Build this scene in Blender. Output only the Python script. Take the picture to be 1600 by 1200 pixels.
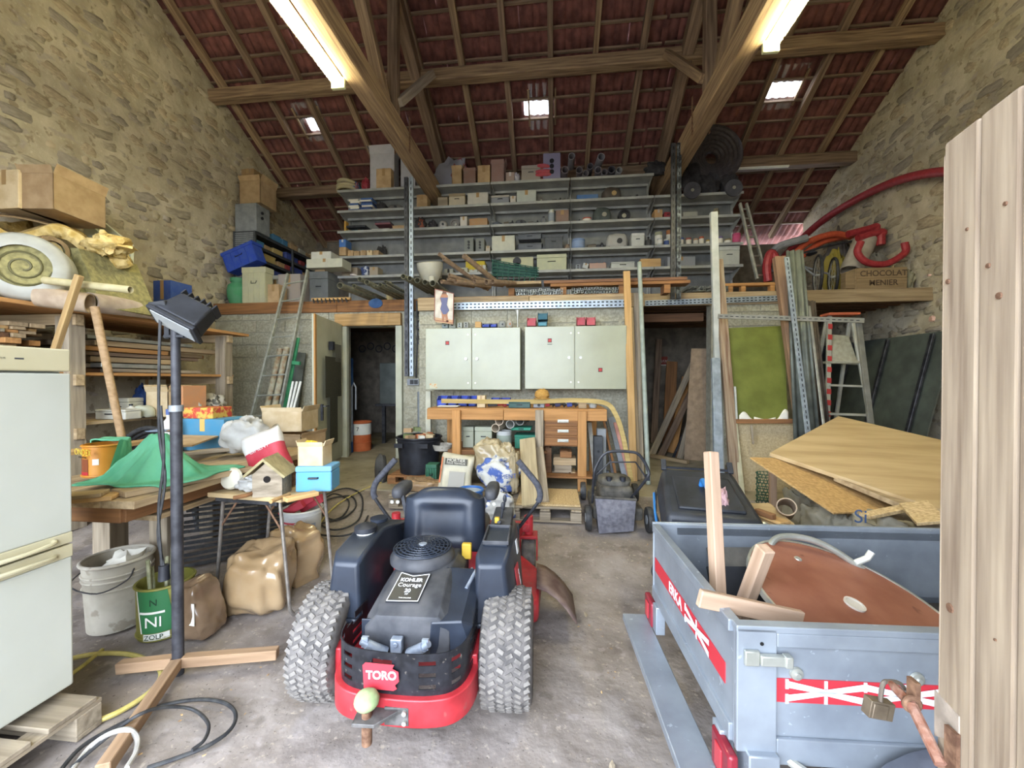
import bpy, bmesh, math, random
from mathutils import Matrix, Vector, Euler, noise
for o in list(bpy.data.objects): bpy.data.objects.remove(o)
SC = bpy.context.scene; COL = SC.collection
V = Vector; PI = math.pi; R = math.radians
rnd = random.Random(7)
# ------------------------------------------------------------------ camera
F = 620.0; PSI = R(6.2); PIT = R(0.55); CZ = 1.42
cam = bpy.data.objects.new('camera', bpy.data.cameras.new('camera')); COL.objects.link(cam)
cam.data.sensor_width = 36; cam.data.lens = 36 * F / 1600; cam.data.clip_start = .05; cam.data.clip_end = 200
cam.location = (0, 0, CZ); cam.rotation_euler = (PI/2 - PIT, 0, PSI); SC.camera = cam
# ------------------------------------------------------------------ daylight, exposure
W = bpy.data.worlds.new('sky'); SC.world = W; W.use_nodes = True
wn = W.node_tree.nodes; wl = W.node_tree.links
bg = wn['Background']
bg.inputs[0].default_value = (.76, .85, 1.0, 1); bg.inputs[1].default_value = 6.0
SC.view_settings.view_transform = 'Standard'; SC.view_settings.look = 'None'
SC.view_settings.exposure = 1.5; SC.view_settings.gamma = 1; SC.view_settings.use_curve_mapping = False
pl = bpy.data.lights.new('doorway_daylight_offscreen', 'AREA'); pl.shape = 'RECTANGLE'; pl.size = 4.6; pl.size_y = 3.9
pl.energy = 1; pl.cycles.is_portal = True
po = bpy.data.objects.new('doorway_daylight_offscreen', pl); COL.objects.link(po); po.location = (-1.7, -.62, 1.95); po.rotation_euler = (PI/2, 0, 0)
# ------------------------------------------------------------------ pixel helpers: a pixel gives a direction, Y / X / Z gives the surface it lies on
_fw = V((-math.sin(PSI)*math.cos(PIT), math.cos(PSI)*math.cos(PIT), -math.sin(PIT)))
_rt = V((math.cos(PSI), math.sin(PSI), 0)); _up = _rt.cross(_fw); _C = V((0, 0, CZ))
def ray(u, v): return _fw + _rt*((u-800)/F) - _up*((v-600)/F)
def aY(u, v, y): d = ray(u, v); return _C + d*(y/d.y)
def aX(u, v, x): d = ray(u, v); return _C + d*(x/d.x)
def aZ(u, v, z): d = ray(u, v); return _C + d*((z-CZ)/d.z)
# ------------------------------------------------------------------ materials
def lin(h):
    h = h.lstrip('#'); c = [int(h[i:i+2], 16)/255 for i in (0, 2, 4)]
    return tuple(x/12.92 if x <= .04045 else ((x+.055)/1.055)**2.4 for x in c) + (1,)
MATS = {}
def M(name, c1, c2=None, scale=6, rough=.75, metal=0, bump=0, st=(1, 1, 1), detail=4, lo=.35, hi=.65, spec=.4, rand=0, emit=0, alpha=1, trans=0, coat=0, dist=0.02):
    if name in MATS: return MATS[name]
    m = bpy.data.materials.new(name); m.use_nodes = True; MATS[name] = m
    N = m.node_tree.nodes; L = m.node_tree.links; b = N['Principled BSDF']
    b.inputs['Roughness'].default_value = rough; b.inputs['Metallic'].default_value = metal
    b.inputs['Specular IOR Level'].default_value = spec; b.inputs['Coat Weight'].default_value = coat
    b.inputs['Base Color'].default_value = lin(c1); m.diffuse_color = lin(c1)
    if emit: b.inputs['Emission Color'].default_value = lin(c1); b.inputs['Emission Strength'].default_value = emit
    if alpha < 1: b.inputs['Alpha'].default_value = alpha
    if trans: b.inputs['Transmission Weight'].default_value = trans
    if c2 or bump:
        tc = N.new('ShaderNodeTexCoord'); mp = N.new('ShaderNodeMapping'); mp.inputs['Scale'].default_value = st
        nz = N.new('ShaderNodeTexNoise'); nz.inputs['Scale'].default_value = scale; nz.inputs['Detail'].default_value = detail
        L.new(tc.outputs['Object'], mp.inputs[0])
        src = mp.outputs[0]
        if rand:
            oi = N.new('ShaderNodeObjectInfo'); va = N.new('ShaderNodeVectorMath'); va.operation = 'ADD'
            cx = N.new('ShaderNodeMath'); cx.operation = 'MULTIPLY'; cx.inputs[1].default_value = 37
            L.new(oi.outputs['Random'], cx.inputs[0]); L.new(src, va.inputs[0]); L.new(cx.outputs[0], va.inputs[1]); src = va.outputs[0]
        L.new(src, nz.inputs['Vector'])
        if c2:
            cr = N.new('ShaderNodeValToRGB'); cr.color_ramp.elements[0].position = lo; cr.color_ramp.elements[1].position = hi
            cr.color_ramp.elements[0].color = lin(c1); cr.color_ramp.elements[1].color = lin(c2)
            L.new(nz.outputs[0], cr.inputs[0]); out = cr.outputs[0]
            if rand:
                hs = N.new('ShaderNodeHueSaturation'); mr = N.new('ShaderNodeMapRange')
                mr.inputs['To Min'].default_value = 1-rand; mr.inputs['To Max'].default_value = 1+rand
                L.new(oi.outputs['Random'], mr.inputs[0]); L.new(mr.outputs[0], hs.inputs['Value']); L.new(out, hs.inputs['Color']); out = hs.outputs[0]
            L.new(out, b.inputs['Base Color'])
        if bump:
            bp = N.new('ShaderNodeBump'); bp.inputs['Strength'].default_value = bump; bp.inputs['Distance'].default_value = dist
            L.new(nz.outputs[0], bp.inputs['Height']); L.new(bp.outputs[0], b.inputs['Normal'])
    return m
def wood(name, c1, c2, ax=0, rough=.8, rand=.12, sc=7):
    st = [1, 1, 1]; st[ax] = .06
    return M(name, c1, c2, scale=sc*5, st=st, rough=rough, bump=.25, detail=5, lo=.3, hi=.7, rand=rand, dist=.004)
def plain(h, rough=.6, metal=0): return M('paint_%s_%d_%d' % (h, rough*100, metal*100), h, rough=rough, metal=metal)
def dusty(h, h2=None, rough=.75, sc=9):
    if not h2:
        r, g, b_ = (int(h[i:i+2], 16) for i in (0, 2, 4)); h2 = '%02x%02x%02x' % tuple(min(255, int(c*.72+38)) for c in (r, g, b_))
    return M('dusty_' + h, h, h2, scale=sc, rough=rough, lo=.38, hi=.75)
# ------------------------------------------------------------------ mesh builder
MW = {}
class MB:
    def __init__(s, X=None): s.v = []; s.f = []; s.mi = []; s.m = 0; s.X = X; s.flat = set()
    def add(s, vs, fs, T=None):
        o = len(s.v)
        if T is not None: vs = [T @ V(p) for p in vs]
        if s.X is not None: vs = [s.X @ V(p) for p in vs]
        s.v += [tuple(p) for p in vs]; s.f += [[i+o for i in f] for f in fs]; s.mi += [s.m]*len(fs); return s
    def box(s, c, sz, rot=None, taper=1):
        x, y, z = (a/2 for a in sz); t = taper
        vs = [(-x, -y, -z), (x, -y, -z), (x, y, -z), (-x, y, -z), (-x*t, -y*t, z), (x*t, -y*t, z), (x*t, y*t, z), (-x*t, y*t, z)]
        T = Matrix.Translation(V(c))
        if rot is not None: T = T @ (rot if isinstance(rot, Matrix) else Euler(rot).to_matrix().to_4x4())
        return s.add(vs, [(0, 3, 2, 1), (4, 5, 6, 7), (0, 1, 5, 4), (1, 2, 6, 5), (2, 3, 7, 6), (3, 0, 4, 7)], T)
    def b2(s, lo, hi): return s.box([(a+b)/2 for a, b in zip(lo, hi)], [abs(b-a) for a, b in zip(lo, hi)])
    def bar(s, a, b, w, h, up=(0, 0, 1), taper=1):
        a, b = V(a), V(b); L = (b-a).length
        return s.box((0, 0, 0), (L, w, h)) if False else s._bar(a, b, w, h, up)
    def _bar(s, a, b, w, h, up):
        T = frame(a, b, up); L = (b-a).length; x, y, z = L/2, w/2, h/2
        vs = [(i*x, j*y, k*z) for k in (-1, 1) for i, j in ((-1, -1), (1, -1), (1, 1), (-1, 1))]
        return s.add(vs, [(0, 3, 2, 1), (4, 5, 6, 7), (0, 1, 5, 4), (1, 2, 6, 5), (2, 3, 7, 6), (3, 0, 4, 7)], T)
    def cyl(s, a, b, r, r2=None, n=14, cap=True):
        a, b = V(a), V(b); r2 = r if r2 is None else r2; T = frame(a, b); L = (b-a).length/2; vs = []
        for x, q in ((-L, r), (L, r2)):
            vs += [(x, q*math.cos(2*PI*i/n), q*math.sin(2*PI*i/n)) for i in range(n)]
        fs = [(i, (i+1) % n, n+(i+1) % n, n+i) for i in range(n)]
        if cap: fs += [tuple(range(n))[::-1], tuple(range(n, 2*n))]
        return s.add(vs, fs, T)
    def tube(s, pts, r, n=8, closed=False, cap=True):
        pts = [V(p) for p in pts]; k = len(pts); vs = []; up = None
        for i, p in enumerate(pts):
            a = pts[(i-1) % k] if closed or i else p; c = pts[(i+1) % k] if closed or i < k-1 else p
            t = (c-a).normalized() if (c-a).length > 1e-9 else V((1, 0, 0))
            if up is None: up = t.orthogonal().normalized()
            up = (up - t*up.dot(t)); up = up.normalized() if up.length > 1e-6 else t.orthogonal().normalized()
            q = t.cross(up); rr = r[i] if isinstance(r, (list, tuple)) else r
            vs += [p + up*(rr*math.cos(2*PI*j/n)) + q*(rr*math.sin(2*PI*j/n)) for j in range(n)]
        fs = []
        for i in range(k if closed else k-1):
            a, b = i*n, ((i+1) % k)*n
            fs += [(a+j, a+(j+1) % n, b+(j+1) % n, b+j) for j in range(n)]
        if cap and not closed: fs += [tuple(range(n))[::-1], tuple(range((k-1)*n, k*n))]
        return s.add(vs, fs)
    def lathe(s, prof, n=24, T=None, arc=2*PI):
        vs = []; k = len(prof); full = abs(arc-2*PI) < 1e-6; m = n if full else n+1
        for r, z in prof: vs += [(r*math.cos(arc*i/n), r*math.sin(arc*i/n), z) for i in range(m)]
        fs = [(a*m+i, a*m+(i+1) % m, (a+1)*m+(i+1) % m, (a+1)*m+i) for a in range(k-1) for i in range(n)]
        return s.add(vs, fs, T)
    def pot(s, c, r0, r1, h, t=.006, n=24, rot=None):   # open vessel
        T = Matrix.Translation(V(c))
        if rot is not None: T = T @ Euler(rot).to_matrix().to_4x4()
        return s.lathe([(0, 0), (r0, 0), (r0+(r1-r0)*.5, h*.5), (r1, h), (r1-t, h), (r0-t+(r1-r0)*.5, h*.5), (r0-t, t), (0, t)], n, T)
    def prism(s, poly, z0, z1, T=None):
        n = len(poly); vs = [(x, y, z0) for x, y in poly] + [(x, y, z1) for x, y in poly]
        return s.add(vs, [tuple(range(n))[::-1], tuple(range(n, 2*n))] + [(i, (i+1) % n, n+(i+1) % n, n+i) for i in range(n)], T)
    def quad(s, a, b, c, d, t=.01):                       # plate from four world points, thickness t along its normal
        a, b, c, d = V(a), V(b), V(c), V(d); n = (b-a).cross(d-a).normalized()*t
        vs = [a, b, c, d, a+n, b+n, c+n, d+n]
        return s.add(vs, [(0, 3, 2, 1), (4, 5, 6, 7), (0, 1, 5, 4), (1, 2, 6, 5), (2, 3, 7, 6), (3, 0, 4, 7)])
    def grid(s, fn, nu, nv, wrap=False):
        vs = [fn(i/nu, j/nv) for j in range(nv+1) for i in range(nu if wrap else nu+1)]; m = nu if wrap else nu+1
        return s.add(vs, [(j*m+i, j*m+(i+1) % m, (j+1)*m+(i+1) % m, (j+1)*m+i) for j in range(nv) for i in range(nu)])
    def blob(s, c, rad, amp=.25, fr=2.5, seed=0, n=16, flat=None, rot=None, sq=1):
        # lumpy closed body; flat: the underside is cut level at c.z + flat; sq < 1 makes it boxier
        T = Matrix.Translation(V(c))
        if rot is not None: T = T @ Euler(rot).to_matrix().to_4x4()
        rad = V(rad) if not isinstance(rad, (int, float)) else V((rad,)*3); vs = []; nv = max(6, n*5//8)
        f = lambda a: math.copysign(abs(a)**sq, a)
        for j in range(nv+1):
            th = PI*j/nv
            for i in range(n):
                ph = 2*PI*i/n; d = V((math.sin(th)*math.cos(ph), math.sin(th)*math.sin(ph), math.cos(th)))
                k = 1 + amp*noise.noise(d*fr + V((seed*7.3, seed*3.1, seed)))
                p = V((f(d.x)*rad.x*k, f(d.y)*rad.y*k, f(d.z)*rad.z*k))
                if flat is not None and p.z < flat: p.z = flat
                vs.append(p)
        return s.add(vs, [(j*n+i, (j+1)*n+i, (j+1)*n+(i+1) % n, j*n+(i+1) % n) for j in range(nv) for i in range(n)], T)
    def sphere(s, c, r, n=14): return s.blob(c, r, 0, n=n)
    def torus(s, c, Rr, r, T=None, n=32, m=10, squash=1):
        T = Matrix.Translation(V(c)) @ (T if T is not None else Matrix()); vs = []
        for i in range(n):
            a = 2*PI*i/n
            vs += [((Rr+r*math.cos(2*PI*j/m))*math.cos(a), (Rr+r*math.cos(2*PI*j/m))*math.sin(a), r*squash*math.sin(2*PI*j/m)) for j in range(m)]
        return s.add(vs, [(i*m+j, ((i+1) % n)*m+j, ((i+1) % n)*m+(j+1) % m, i*m+(j+1) % m) for i in range(n) for j in range(m)], T)
    def obj(s, name, mat, parent=None, smooth=35, bevel=0, seg=2, sub=0, solid=0, O=None):
        vs = [V(p) for p in s.v]
        if O is None:
            lo = [min(p[i] for p in vs) for i in range(3)]; hi = [max(p[i] for p in vs) for i in range(3)]
            O = Matrix.Translation(V(((lo[0]+hi[0])/2, (lo[1]+hi[1])/2, lo[2])))
        inv = O.inverted(); me = bpy.data.meshes.new(name)
        me.from_pydata([inv @ p for p in vs], [], s.f); me.validate()
        for m in (mat if isinstance(mat, (list, tuple)) else [mat]): me.materials.append(m)
        if isinstance(mat, (list, tuple)) and len(me.polygons) == len(s.mi): me.polygons.foreach_set('material_index', s.mi)
        bm = bmesh.new(); bm.from_mesh(me); bmesh.ops.recalc_face_normals(bm, faces=bm.faces); bm.to_mesh(me); bm.free()
        if smooth:
            me.polygons.foreach_set('use_smooth', [True]*len(me.polygons)); me.set_sharp_from_angle(angle=R(smooth))
        me.update(); return link(name, me, O, parent, bevel, seg, sub, solid)
def frame(a, b, up=(0, 0, 1)):
    a, b = V(a), V(b); x = (b-a).normalized(); up = V(up)
    if abs(x.dot(up.normalized())) > .995: up = V((0, 1, 0)) if abs(x.y) < .9 else V((1, 0, 0))
    y = up.cross(x).normalized(); z = x.cross(y); m = Matrix((x, y, z)).transposed().to_4x4(); m.translation = (a+b)/2; return m
def link(name, data, O, parent=None, bevel=0, seg=2, sub=0, solid=0):
    o = bpy.data.objects.new(name, data); COL.objects.link(o); MW[o.name] = O.copy()
    if parent: o.parent = parent; o.matrix_basis = MW[parent.name].inverted() @ O
    else: o.matrix_basis = O
    if solid: q = o.modifiers.new('t', 'SOLIDIFY'); q.thickness = solid; q.offset = 0
    if bevel: q = o.modifiers.new('b', 'BEVEL'); q.width = bevel; q.segments = seg; q.limit_method = 'ANGLE'; q.angle_limit = R(40)
    if sub: q = o.modifiers.new('s', 'SUBSURF'); q.levels = q.render_levels = sub
    return o
def tag(o, label, cat, group=None, kind=None):
    if label: o['label'] = label
    if cat: o['category'] = cat
    if group: o['group'] = group
    if kind: o['kind'] = kind
    return o
def T(name, label, cat, loc, group=None, rz=0):
    O = Matrix.Translation(V(loc)) @ Matrix.Rotation(rz, 4, 'Z'); return tag(link(name, None, O), label, cat, group)
def S(name, label=None, o=None): o['kind'] = 'structure'; return o
def plank(name, a, b, w, t, mat, parent=None, up=(0, 0, 1), bevel=.003):   # one timber or bar with its grain along its length
    a, b = V(a), V(b); O = frame(a, b, up); mb = MB(); x, y, z = (b-a).length/2, w/2, t/2
    mb.v = [tuple(O @ V((i*x, j*y, k*z))) for k in (-1, 1) for i, j in ((-1, -1), (1, -1), (1, 1), (-1, 1))]
    mb.f = [[0, 3, 2, 1], [4, 5, 6, 7], [0, 1, 5, 4], [1, 2, 6, 5], [2, 3, 7, 6], [3, 0, 4, 7]]; mb.mi = [0]*6
    return mb.obj(name, mat, parent, smooth=0, bevel=bevel, seg=1, O=O)
def slab(name, lo, hi, mat, parent=None, bevel=0): return MB().b2(lo, hi).obj(name, mat, parent, smooth=0, bevel=bevel)
def dup(o, loc=None, M4=None, parent=None, label=None, group=None):
    c = o.copy(); COL.objects.link(c); O = M4 if M4 is not None else MW[o.name].copy()
    if loc is not None: O.translation = V(loc)
    MW[c.name] = O.copy()
    if parent: c.parent = parent; c.matrix_basis = MW[parent.name].inverted() @ O
    else: c.matrix_basis = O
    if label: c['label'] = label
    if group: c['group'] = group
    inv = MW[o.name].inverted()
    for ch in [x for x in COL.objects if x.parent == o]: dup(ch, M4=O @ inv @ MW[ch.name], parent=c)
    return c
def text(s, size, mat, parent, X, name='lettering', extr=.0004, sx=1, align='CENTER', bold=0):
    cu = bpy.data.curves.new('t', 'FONT'); cu.body = s; cu.size = size; cu.align_x = align; cu.align_y = 'CENTER'; cu.extrude = extr; cu.offset = bold
    to = bpy.data.objects.new('t', cu); COL.objects.link(to); dg = bpy.context.evaluated_depsgraph_get()
    me = bpy.data.meshes.new_from_object(to.evaluated_get(dg)); bpy.data.objects.remove(to); me.materials.clear(); me.materials.append(mat)
    me.transform(Matrix.Diagonal((sx, 1, 1, 1))); return link(name, me, X, parent)
def face(o, x, up=(0, 0, 1)):       # text frame at o, reading direction x
    x = V(x).normalized(); up = V(up); z = x.cross(up).normalized(); y = z.cross(x); m = Matrix((x, y, z)).transposed().to_4x4(); m.translation = V(o); return m
def arc(c, r, a0, a1, n, ax=0, ay=2):  # points of an arc in the plane of axes ax, ay
    out = []
    for i in range(n+1):
        a = a0+(a1-a0)*i/n; p = V(c); p[ax] += r*math.cos(a); p[ay] += r*math.sin(a); out.append(p)
    return out
def sm(pts, k=6):                    # Catmull-Rom through points
    P = [V(p) for p in pts]; P = [P[0]*2-P[1]] + P + [P[-1]*2-P[-2]]; out = []
    for i in range(1, len(P)-2):
        for j in range(k):
            t = j/k; a, b, c, d = P[i-1], P[i], P[i+1], P[i+2]
            out.append(.5*((2*b)+(c-a)*t+(2*a-5*b+4*c-d)*t*t+(3*b-a-3*c+d)*t**3))
    return out + [P[-2]]
def fz(y): return 0 if y < 2.7 else (.2*(y-2.7)/1.55 if y < 4.25 else .2)   # floor height
# ------------------------------------------------------------------ shared materials
TIMBER = wood('old_timber', '6b5442', 'a58c6c'); TIMBER2 = wood('grey_timber', '5c4a3c', '8d7660')
PINE = wood('pine', 'a37f4e', 'c29f6c'); PINE2 = wood('dusty_pine', '8a7557', 'b39d7a'); DARKW = wood('dark_wood', '4d3624', '755338')
GREYW = wood('weathered_wood', '746856', 'a29580'); OAK = wood('orange_pine', '9a6f40', 'bd8c56'); BROWNW = wood('brown_wood', '6d4b30', '95693f')
PLY = M('plywood', 'ab9268', 'c0a87e', scale=5, st=(.3, 2, 2), rough=.7, rand=.06); CHIP = M('chipboard', 'a88e62', 'cdb488', scale=70, rough=.85, rand=.05)
GALV = M('galvanised_steel', '8f9aa3', 'b7c3cd', scale=14, rough=.42, metal=.55, lo=.3, hi=.7); ALU = M('aluminium', 'a4a69c', 'c2c3ba', scale=10, rough=.4, metal=.6)
STEEL = M('dark_steel', '3b3c40', '5a5b5e', scale=12, rough=.45, metal=.6); BLACK = M('black_plastic', '17181c', '2b2d33', scale=7, rough=.5)
RUST = M('rusty_iron', '5b4030', '8a6a52', scale=40, rough=.8, metal=.2, bump=.3); CARD = M('cardboard', '9c815e', 'b09672', scale=9, rough=.85, rand=.1)
CARD2 = M('pale_cardboard', 'b9a27b', 'cbb894', scale=9, rough=.85, rand=.08); WHITEP = M('white_plastic', 'cfd0c6', 'e0e0d6', scale=7, rough=.5); PAPER = plain('d8d4c6', .8)
RUBBER = M('rubber_hose', '26272a', '3d3d3c', scale=30, rough=.6); GREYM = M('grey_metal', '7d8184', '94989a', scale=9, rough=.5, metal=.2); CREAM = M('cream_enamel', 'b9bba2', 'c8cab2', scale=4, rough=.35)
# ================================================================== SETTING
XL, XR, YB, YF, YM = -5.6, 5.1, 8.85, -.6, 6.0
YC, XC0, XC1, MC = 5.4, -1.9, 1.16, 2.57      # the middle bay of the block wall stands forward
def rz(y): return 9.55-.55*y if y >= 4 else 7.35-.55*(4-y)
DIRT = M('dirt_floor', '746a61', '968d86', scale=4.5, rough=.95, bump=.55, detail=9, lo=.3, hi=.68, dist=.05)
nt = DIRT.node_tree
def speck(m, scale, c, thr, fac=.8, st=None):       # scattered flecks mixed over a material's colour
    N, L = m.node_tree.nodes, m.node_tree.links; b = N['Principled BSDF']; src = b.inputs['Base Color'].links[0].from_socket
    n2 = N.new('ShaderNodeTexNoise'); n2.inputs['Scale'].default_value = scale; n2.inputs['Detail'].default_value = 3
    tc = N.new('ShaderNodeTexCoord'); mp = N.new('ShaderNodeMapping'); mp.inputs['Scale'].default_value = st or (1, 1, 1)
    L.new(tc.outputs['Object'], mp.inputs[0]); L.new(mp.outputs[0], n2.inputs['Vector'])
    r = N.new('ShaderNodeMapRange'); r.inputs['From Min'].default_value = thr; r.inputs['From Max'].default_value = thr+.06; r.inputs['To Max'].default_value = fac
    mx = N.new('ShaderNodeMix'); mx.data_type = 'RGBA'; mx.inputs['B'].default_value = lin(c)
    L.new(n2.outputs[0], r.inputs[0]); L.new(r.outputs[0], mx.inputs['Factor']); L.new(src, mx.inputs['A']); L.new(mx.outputs['Result'], b.inputs['Base Color']); return m
speck(DIRT, 38, 'a89d8e', .63, .65); speck(DIRT, 7, '5a5048', .62, .45); speck(DIRT, 80, '3b342d', .66, .7); speck(DIRT, 16, '9a918c', .62, .5)
CONC = M('concrete_slab', '7f7660', '9d937c', scale=3, rough=.9, bump=.2, detail=8); speck(CONC, 5, '746a50', .6, .6)
def ffn(u, v):
    x = XL-.2 + u*(XR-XL+.4); y = YF-1 + v*(4.3-YF+1)
    return (x, y, fz(min(y, 4.249)) + .012*noise.noise(V((x*1.7, y*1.7, 0))) + .006*noise.noise(V((x*6, y*6, 3))) - .014)
S(0, 0, MB().grid(ffn, 110, 60).obj('floor', DIRT, smooth=180))
S(0, 0, MB().prism([(XL-.2, 4.27), (-1, 4.22), (1.2, 4.3), (XR+.2, 4.24), (XR+.2, YB+.3), (XL-.2, YB+.3)], -.1, .2).obj('floor_slab', CONC, smooth=0, bevel=.01))
S(0, 0, slab('ground_outside', (-30, -40, -.08), (30, YF-1, -.02), M('gravel_yard', '8a8478', 'a09a8c', scale=9, rough=.95)))
# ---- gable walls of rubble stone in mortar
MORTAR = M('lime_mortar', '9d9178', 'c2b79e', scale=3.2, rough=.95, bump=.8, detail=10, lo=.32, hi=.68, dist=.05)
speck(MORTAR, 11, '7a6b52', .6, .65); speck(MORTAR, 4, 'b5a98c', .57, .5); speck(MORTAR, 30, 'c9bfa6', .62, .5); speck(MORTAR, 5, '9a9088', .6, .5, (1, 1, 2.2))
STONE = M('rubble_stone', '978c76', 'b1a68e', scale=4, rough=.9, bump=.5, detail=7, rand=.13, dist=.03)
STONE2 = M('grey_rubble_stone', '8c8374', 'a19787', scale=5, rough=.9, bump=.5, detail=7, rand=.13, dist=.03)
STONE3 = M('ochre_rubble_stone', '978870', 'b3a488', scale=5, rough=.9, bump=.5, detail=7, rand=.12, dist=.03)
def gable(name, x, sgn):
    ys = [YF, 4, YB]; poly = [(YF, -.1), (YB, -.1), (YB, rz(YB)+.02), (4, rz(4)+.02), (YF, rz(YF)+.02)]
    mb = MB(); Tm = Matrix(((0, 0, 1, 0), (1, 0, 0, 0), (0, 1, 0, 0), (0, 0, 0, 1)))
    mb.prism(poly, min(x, x+sgn*.45), max(x, x+sgn*.45), Tm); return S(0, 0, mb.obj(name, MORTAR, smooth=0))
stone_me = []
for i in range(12):
    mb = MB(); mb.blob((0, 0, 0), (.5, .5, .5), .55, 1.8, i+1, 8, sq=.62); me = bpy.data.meshes.new('stone'); me.from_pydata(mb.v, [], mb.f)
    me.polygons.foreach_set('use_smooth', [True]*len(me.polygons)); me.materials.append((STONE, STONE2, STONE, STONE3)[i % 4]); stone_me.append(me)
def stones(parent, x, sgn, y0, y1, seed, zmin):
    r = random.Random(seed); cells = []; z = zmin
    while z < 7:
        h = r.uniform(.09, .19); y = y0 + r.uniform(-.2, 0)
        while y < y1:
            w = h*r.uniform(1.1, 2.9)
            if z+h < rz(y+w/2)-.1 and y+w < y1: cells.append((y+w/2+r.uniform(-.02, .02), z+h/2+r.uniform(-.03, .03), w*r.uniform(.72, .95), h*r.uniform(.7, .95)))
            y += w
        z += h
    cells = [c for c in cells if r.random() < .72]
    cells.sort(key=lambda c: -(c[2]*c[3])/(c[0]**2)); mb = MB()
    for k, (y, zz, w, h) in enumerate(cells):
        Tm = Matrix.Translation((x + sgn*.022, y, zz)) @ Euler((r.uniform(-.18, .18), 0, 0)).to_matrix().to_4x4() @ Matrix.Diagonal((r.uniform(.07, .11), w, h, 1))
        me = stone_me[(k*5+seed) % 12]
        if k < 300: link('stone', me, Tm, parent)
        else: mb.m = (k*5) % 3; mb.add([v.co for v in me.vertices], [tuple(p.vertices) for p in me.polygons], Tm)
    o = mb.obj('stones', [STONE, STONE2, STONE3], parent, smooth=60); o['kind'] = 'stuff'
mb = MB(); mb.b2((XL, YF-.45, -.1), (-4.0, YF, rz(YF))); mb.b2((.6, YF-.45, -.1), (XR, YF, rz(YF))); mb.b2((-4.0, YF-.45, 3.9), (.6, YF, rz(YF)))
S(0, 0, mb.obj('wall_front', MORTAR, smooth=0))
wl_ = gable('wall_left', XL, -1); wr_ = gable('wall_right', XR, 1)
stones(wl_, XL, -1, 2.9, YB, 3, 1.9); stones(wr_, XR, 1, 4.6, YB, 5, 1.6)
# ---- eave wall behind the mezzanine, open under the tiles at its right end
mb = MB(); mb.b2((XL, YB, -.1), (3.4, YB+.45, rz(YB)-.02)); mb.b2((3.4, YB, -.1), (XR, YB+.45, rz(YB)-.42))
S(0, 0, mb.obj('wall_rear', M('eave_wall_stone', '6b6358', '8b8274', scale=6, rough=.95, bump=.8, detail=8, dist=.05), smooth=0))
# ---- roof: tiles on battens, rafters, purlins; the far slope is in view
TILE = M('clay_tile', '57342f', '7a4c44', scale=7, rough=.85, rand=.16); SHEET = M('roof_underside', '4a3330', '5c403b', scale=5, rough=.9)
mb = MB(); sl = lambda y0, y1, e: mb.add([(XL-.1, y0, rz(y0)+e), (XR+.1, y0, rz(y0)+e), (XR+.1, y1, rz(y1)+e), (XL-.1, y1, rz(y1)+e), (XL-.1, y0, rz(y0)+e+.03), (XR+.1, y0, rz(y0)+e+.03), (XR+.1, y1, rz(y1)+e+.03), (XL-.1, y1, rz(y1)+e+.03)], [(0, 1, 2, 3), (7, 6, 5, 4), (0, 4, 5, 1), (1, 5, 6, 2), (2, 6, 7, 3), (3, 7, 4, 0)])
sl(YF-.3, 4, .02); sl(4, 4.9, .02); ceil_ = S(0, 0, mb.obj('ceiling', SHEET, smooth=0))
def roof_hit(u, v):
    d = ray(u, v); t = (9.55-CZ)/(d.z+.55*d.y); return _C + d*t
sky = [(roof_hit(488, 192), .42, .52), (roof_hit(847, 168), .40, .56), (roof_hit(1225, 138), .44, .50)]
RW, RY = .225, .30
def tile_mesh(tag_):
    mb = MB(); n = 8
    for a, (y, z) in enumerate(((0, .012), (RY+.05, -.004))):
        pass
    rows = [(-.02, .02), (RY*.5, .006), (RY+.05, -.012), (RY+.05, .006)]
    vs = [(RW*1.06*(i/n-.5), y, z + .016*math.cos(2*PI*2*i/n)*(1 if k < 3 else .6)) for k, (y, z) in enumerate(rows) for i in range(n+1)]
    mb.add(vs, [(k*(n+1)+i, k*(n+1)+i+1, (k+1)*(n+1)+i+1, (k+1)*(n+1)+i) for k in range(3) for i in range(n)])
    me = bpy.data.meshes.new('roof_tile'); me.from_pydata(mb.v, [], mb.f); me.polygons.foreach_set('use_smooth', [True]*len(me.polygons)); me.materials.append(TILE); return me, mb
tme, tmb = tile_mesh(0); TR = Matrix.Rotation(-math.atan(.55), 4, 'X'); cells = []; r = random.Random(2)
y = 4.9
while y < 9.15:
    nx = int((XR-XL+.2)/RW)+1
    for i in range(nx):
        x = XL-.1 + (i+.5)*RW
        if any(abs(x-s[0].x) < s[1]/2 and abs(y+RY*.42-s[0].y) < s[2]/2*.88 for s in sky): continue
        cells.append((x, y))
    y += RY*.876
mb = MB(); cells.sort(key=lambda c: (abs(c[1]-5.9) > .5, abs(c[1]-5.75), abs(c[0])))
for k, (x, y) in enumerate(cells):
    Tm = Matrix.Translation((x, y, rz(y)+.02 + r.uniform(-.006, .006))) @ TR @ Matrix.Rotation(r.uniform(-.02, .02), 4, 'Z')
    if k < 300: link('roof_tile', tme, Tm, ceil_)
    else: mb.add(tmb.v, tmb.f, Tm)
o = mb.obj('roof_tiles', TILE, ceil_, smooth=60); o['kind'] = 'stuff'
y = 4.9; k = 0
while y < 9.1:
    for a in range(3): plank('batten', (XL+.02+a*3.57, y, rz(y)-.012), (XL+a*3.57+3.55, y, rz(y)-.012+r.uniform(-.008, .008)), .035, .03, TIMBER2, ceil_, bevel=0)
    y += RY*.876
x = XL+.25; k = 0
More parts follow.
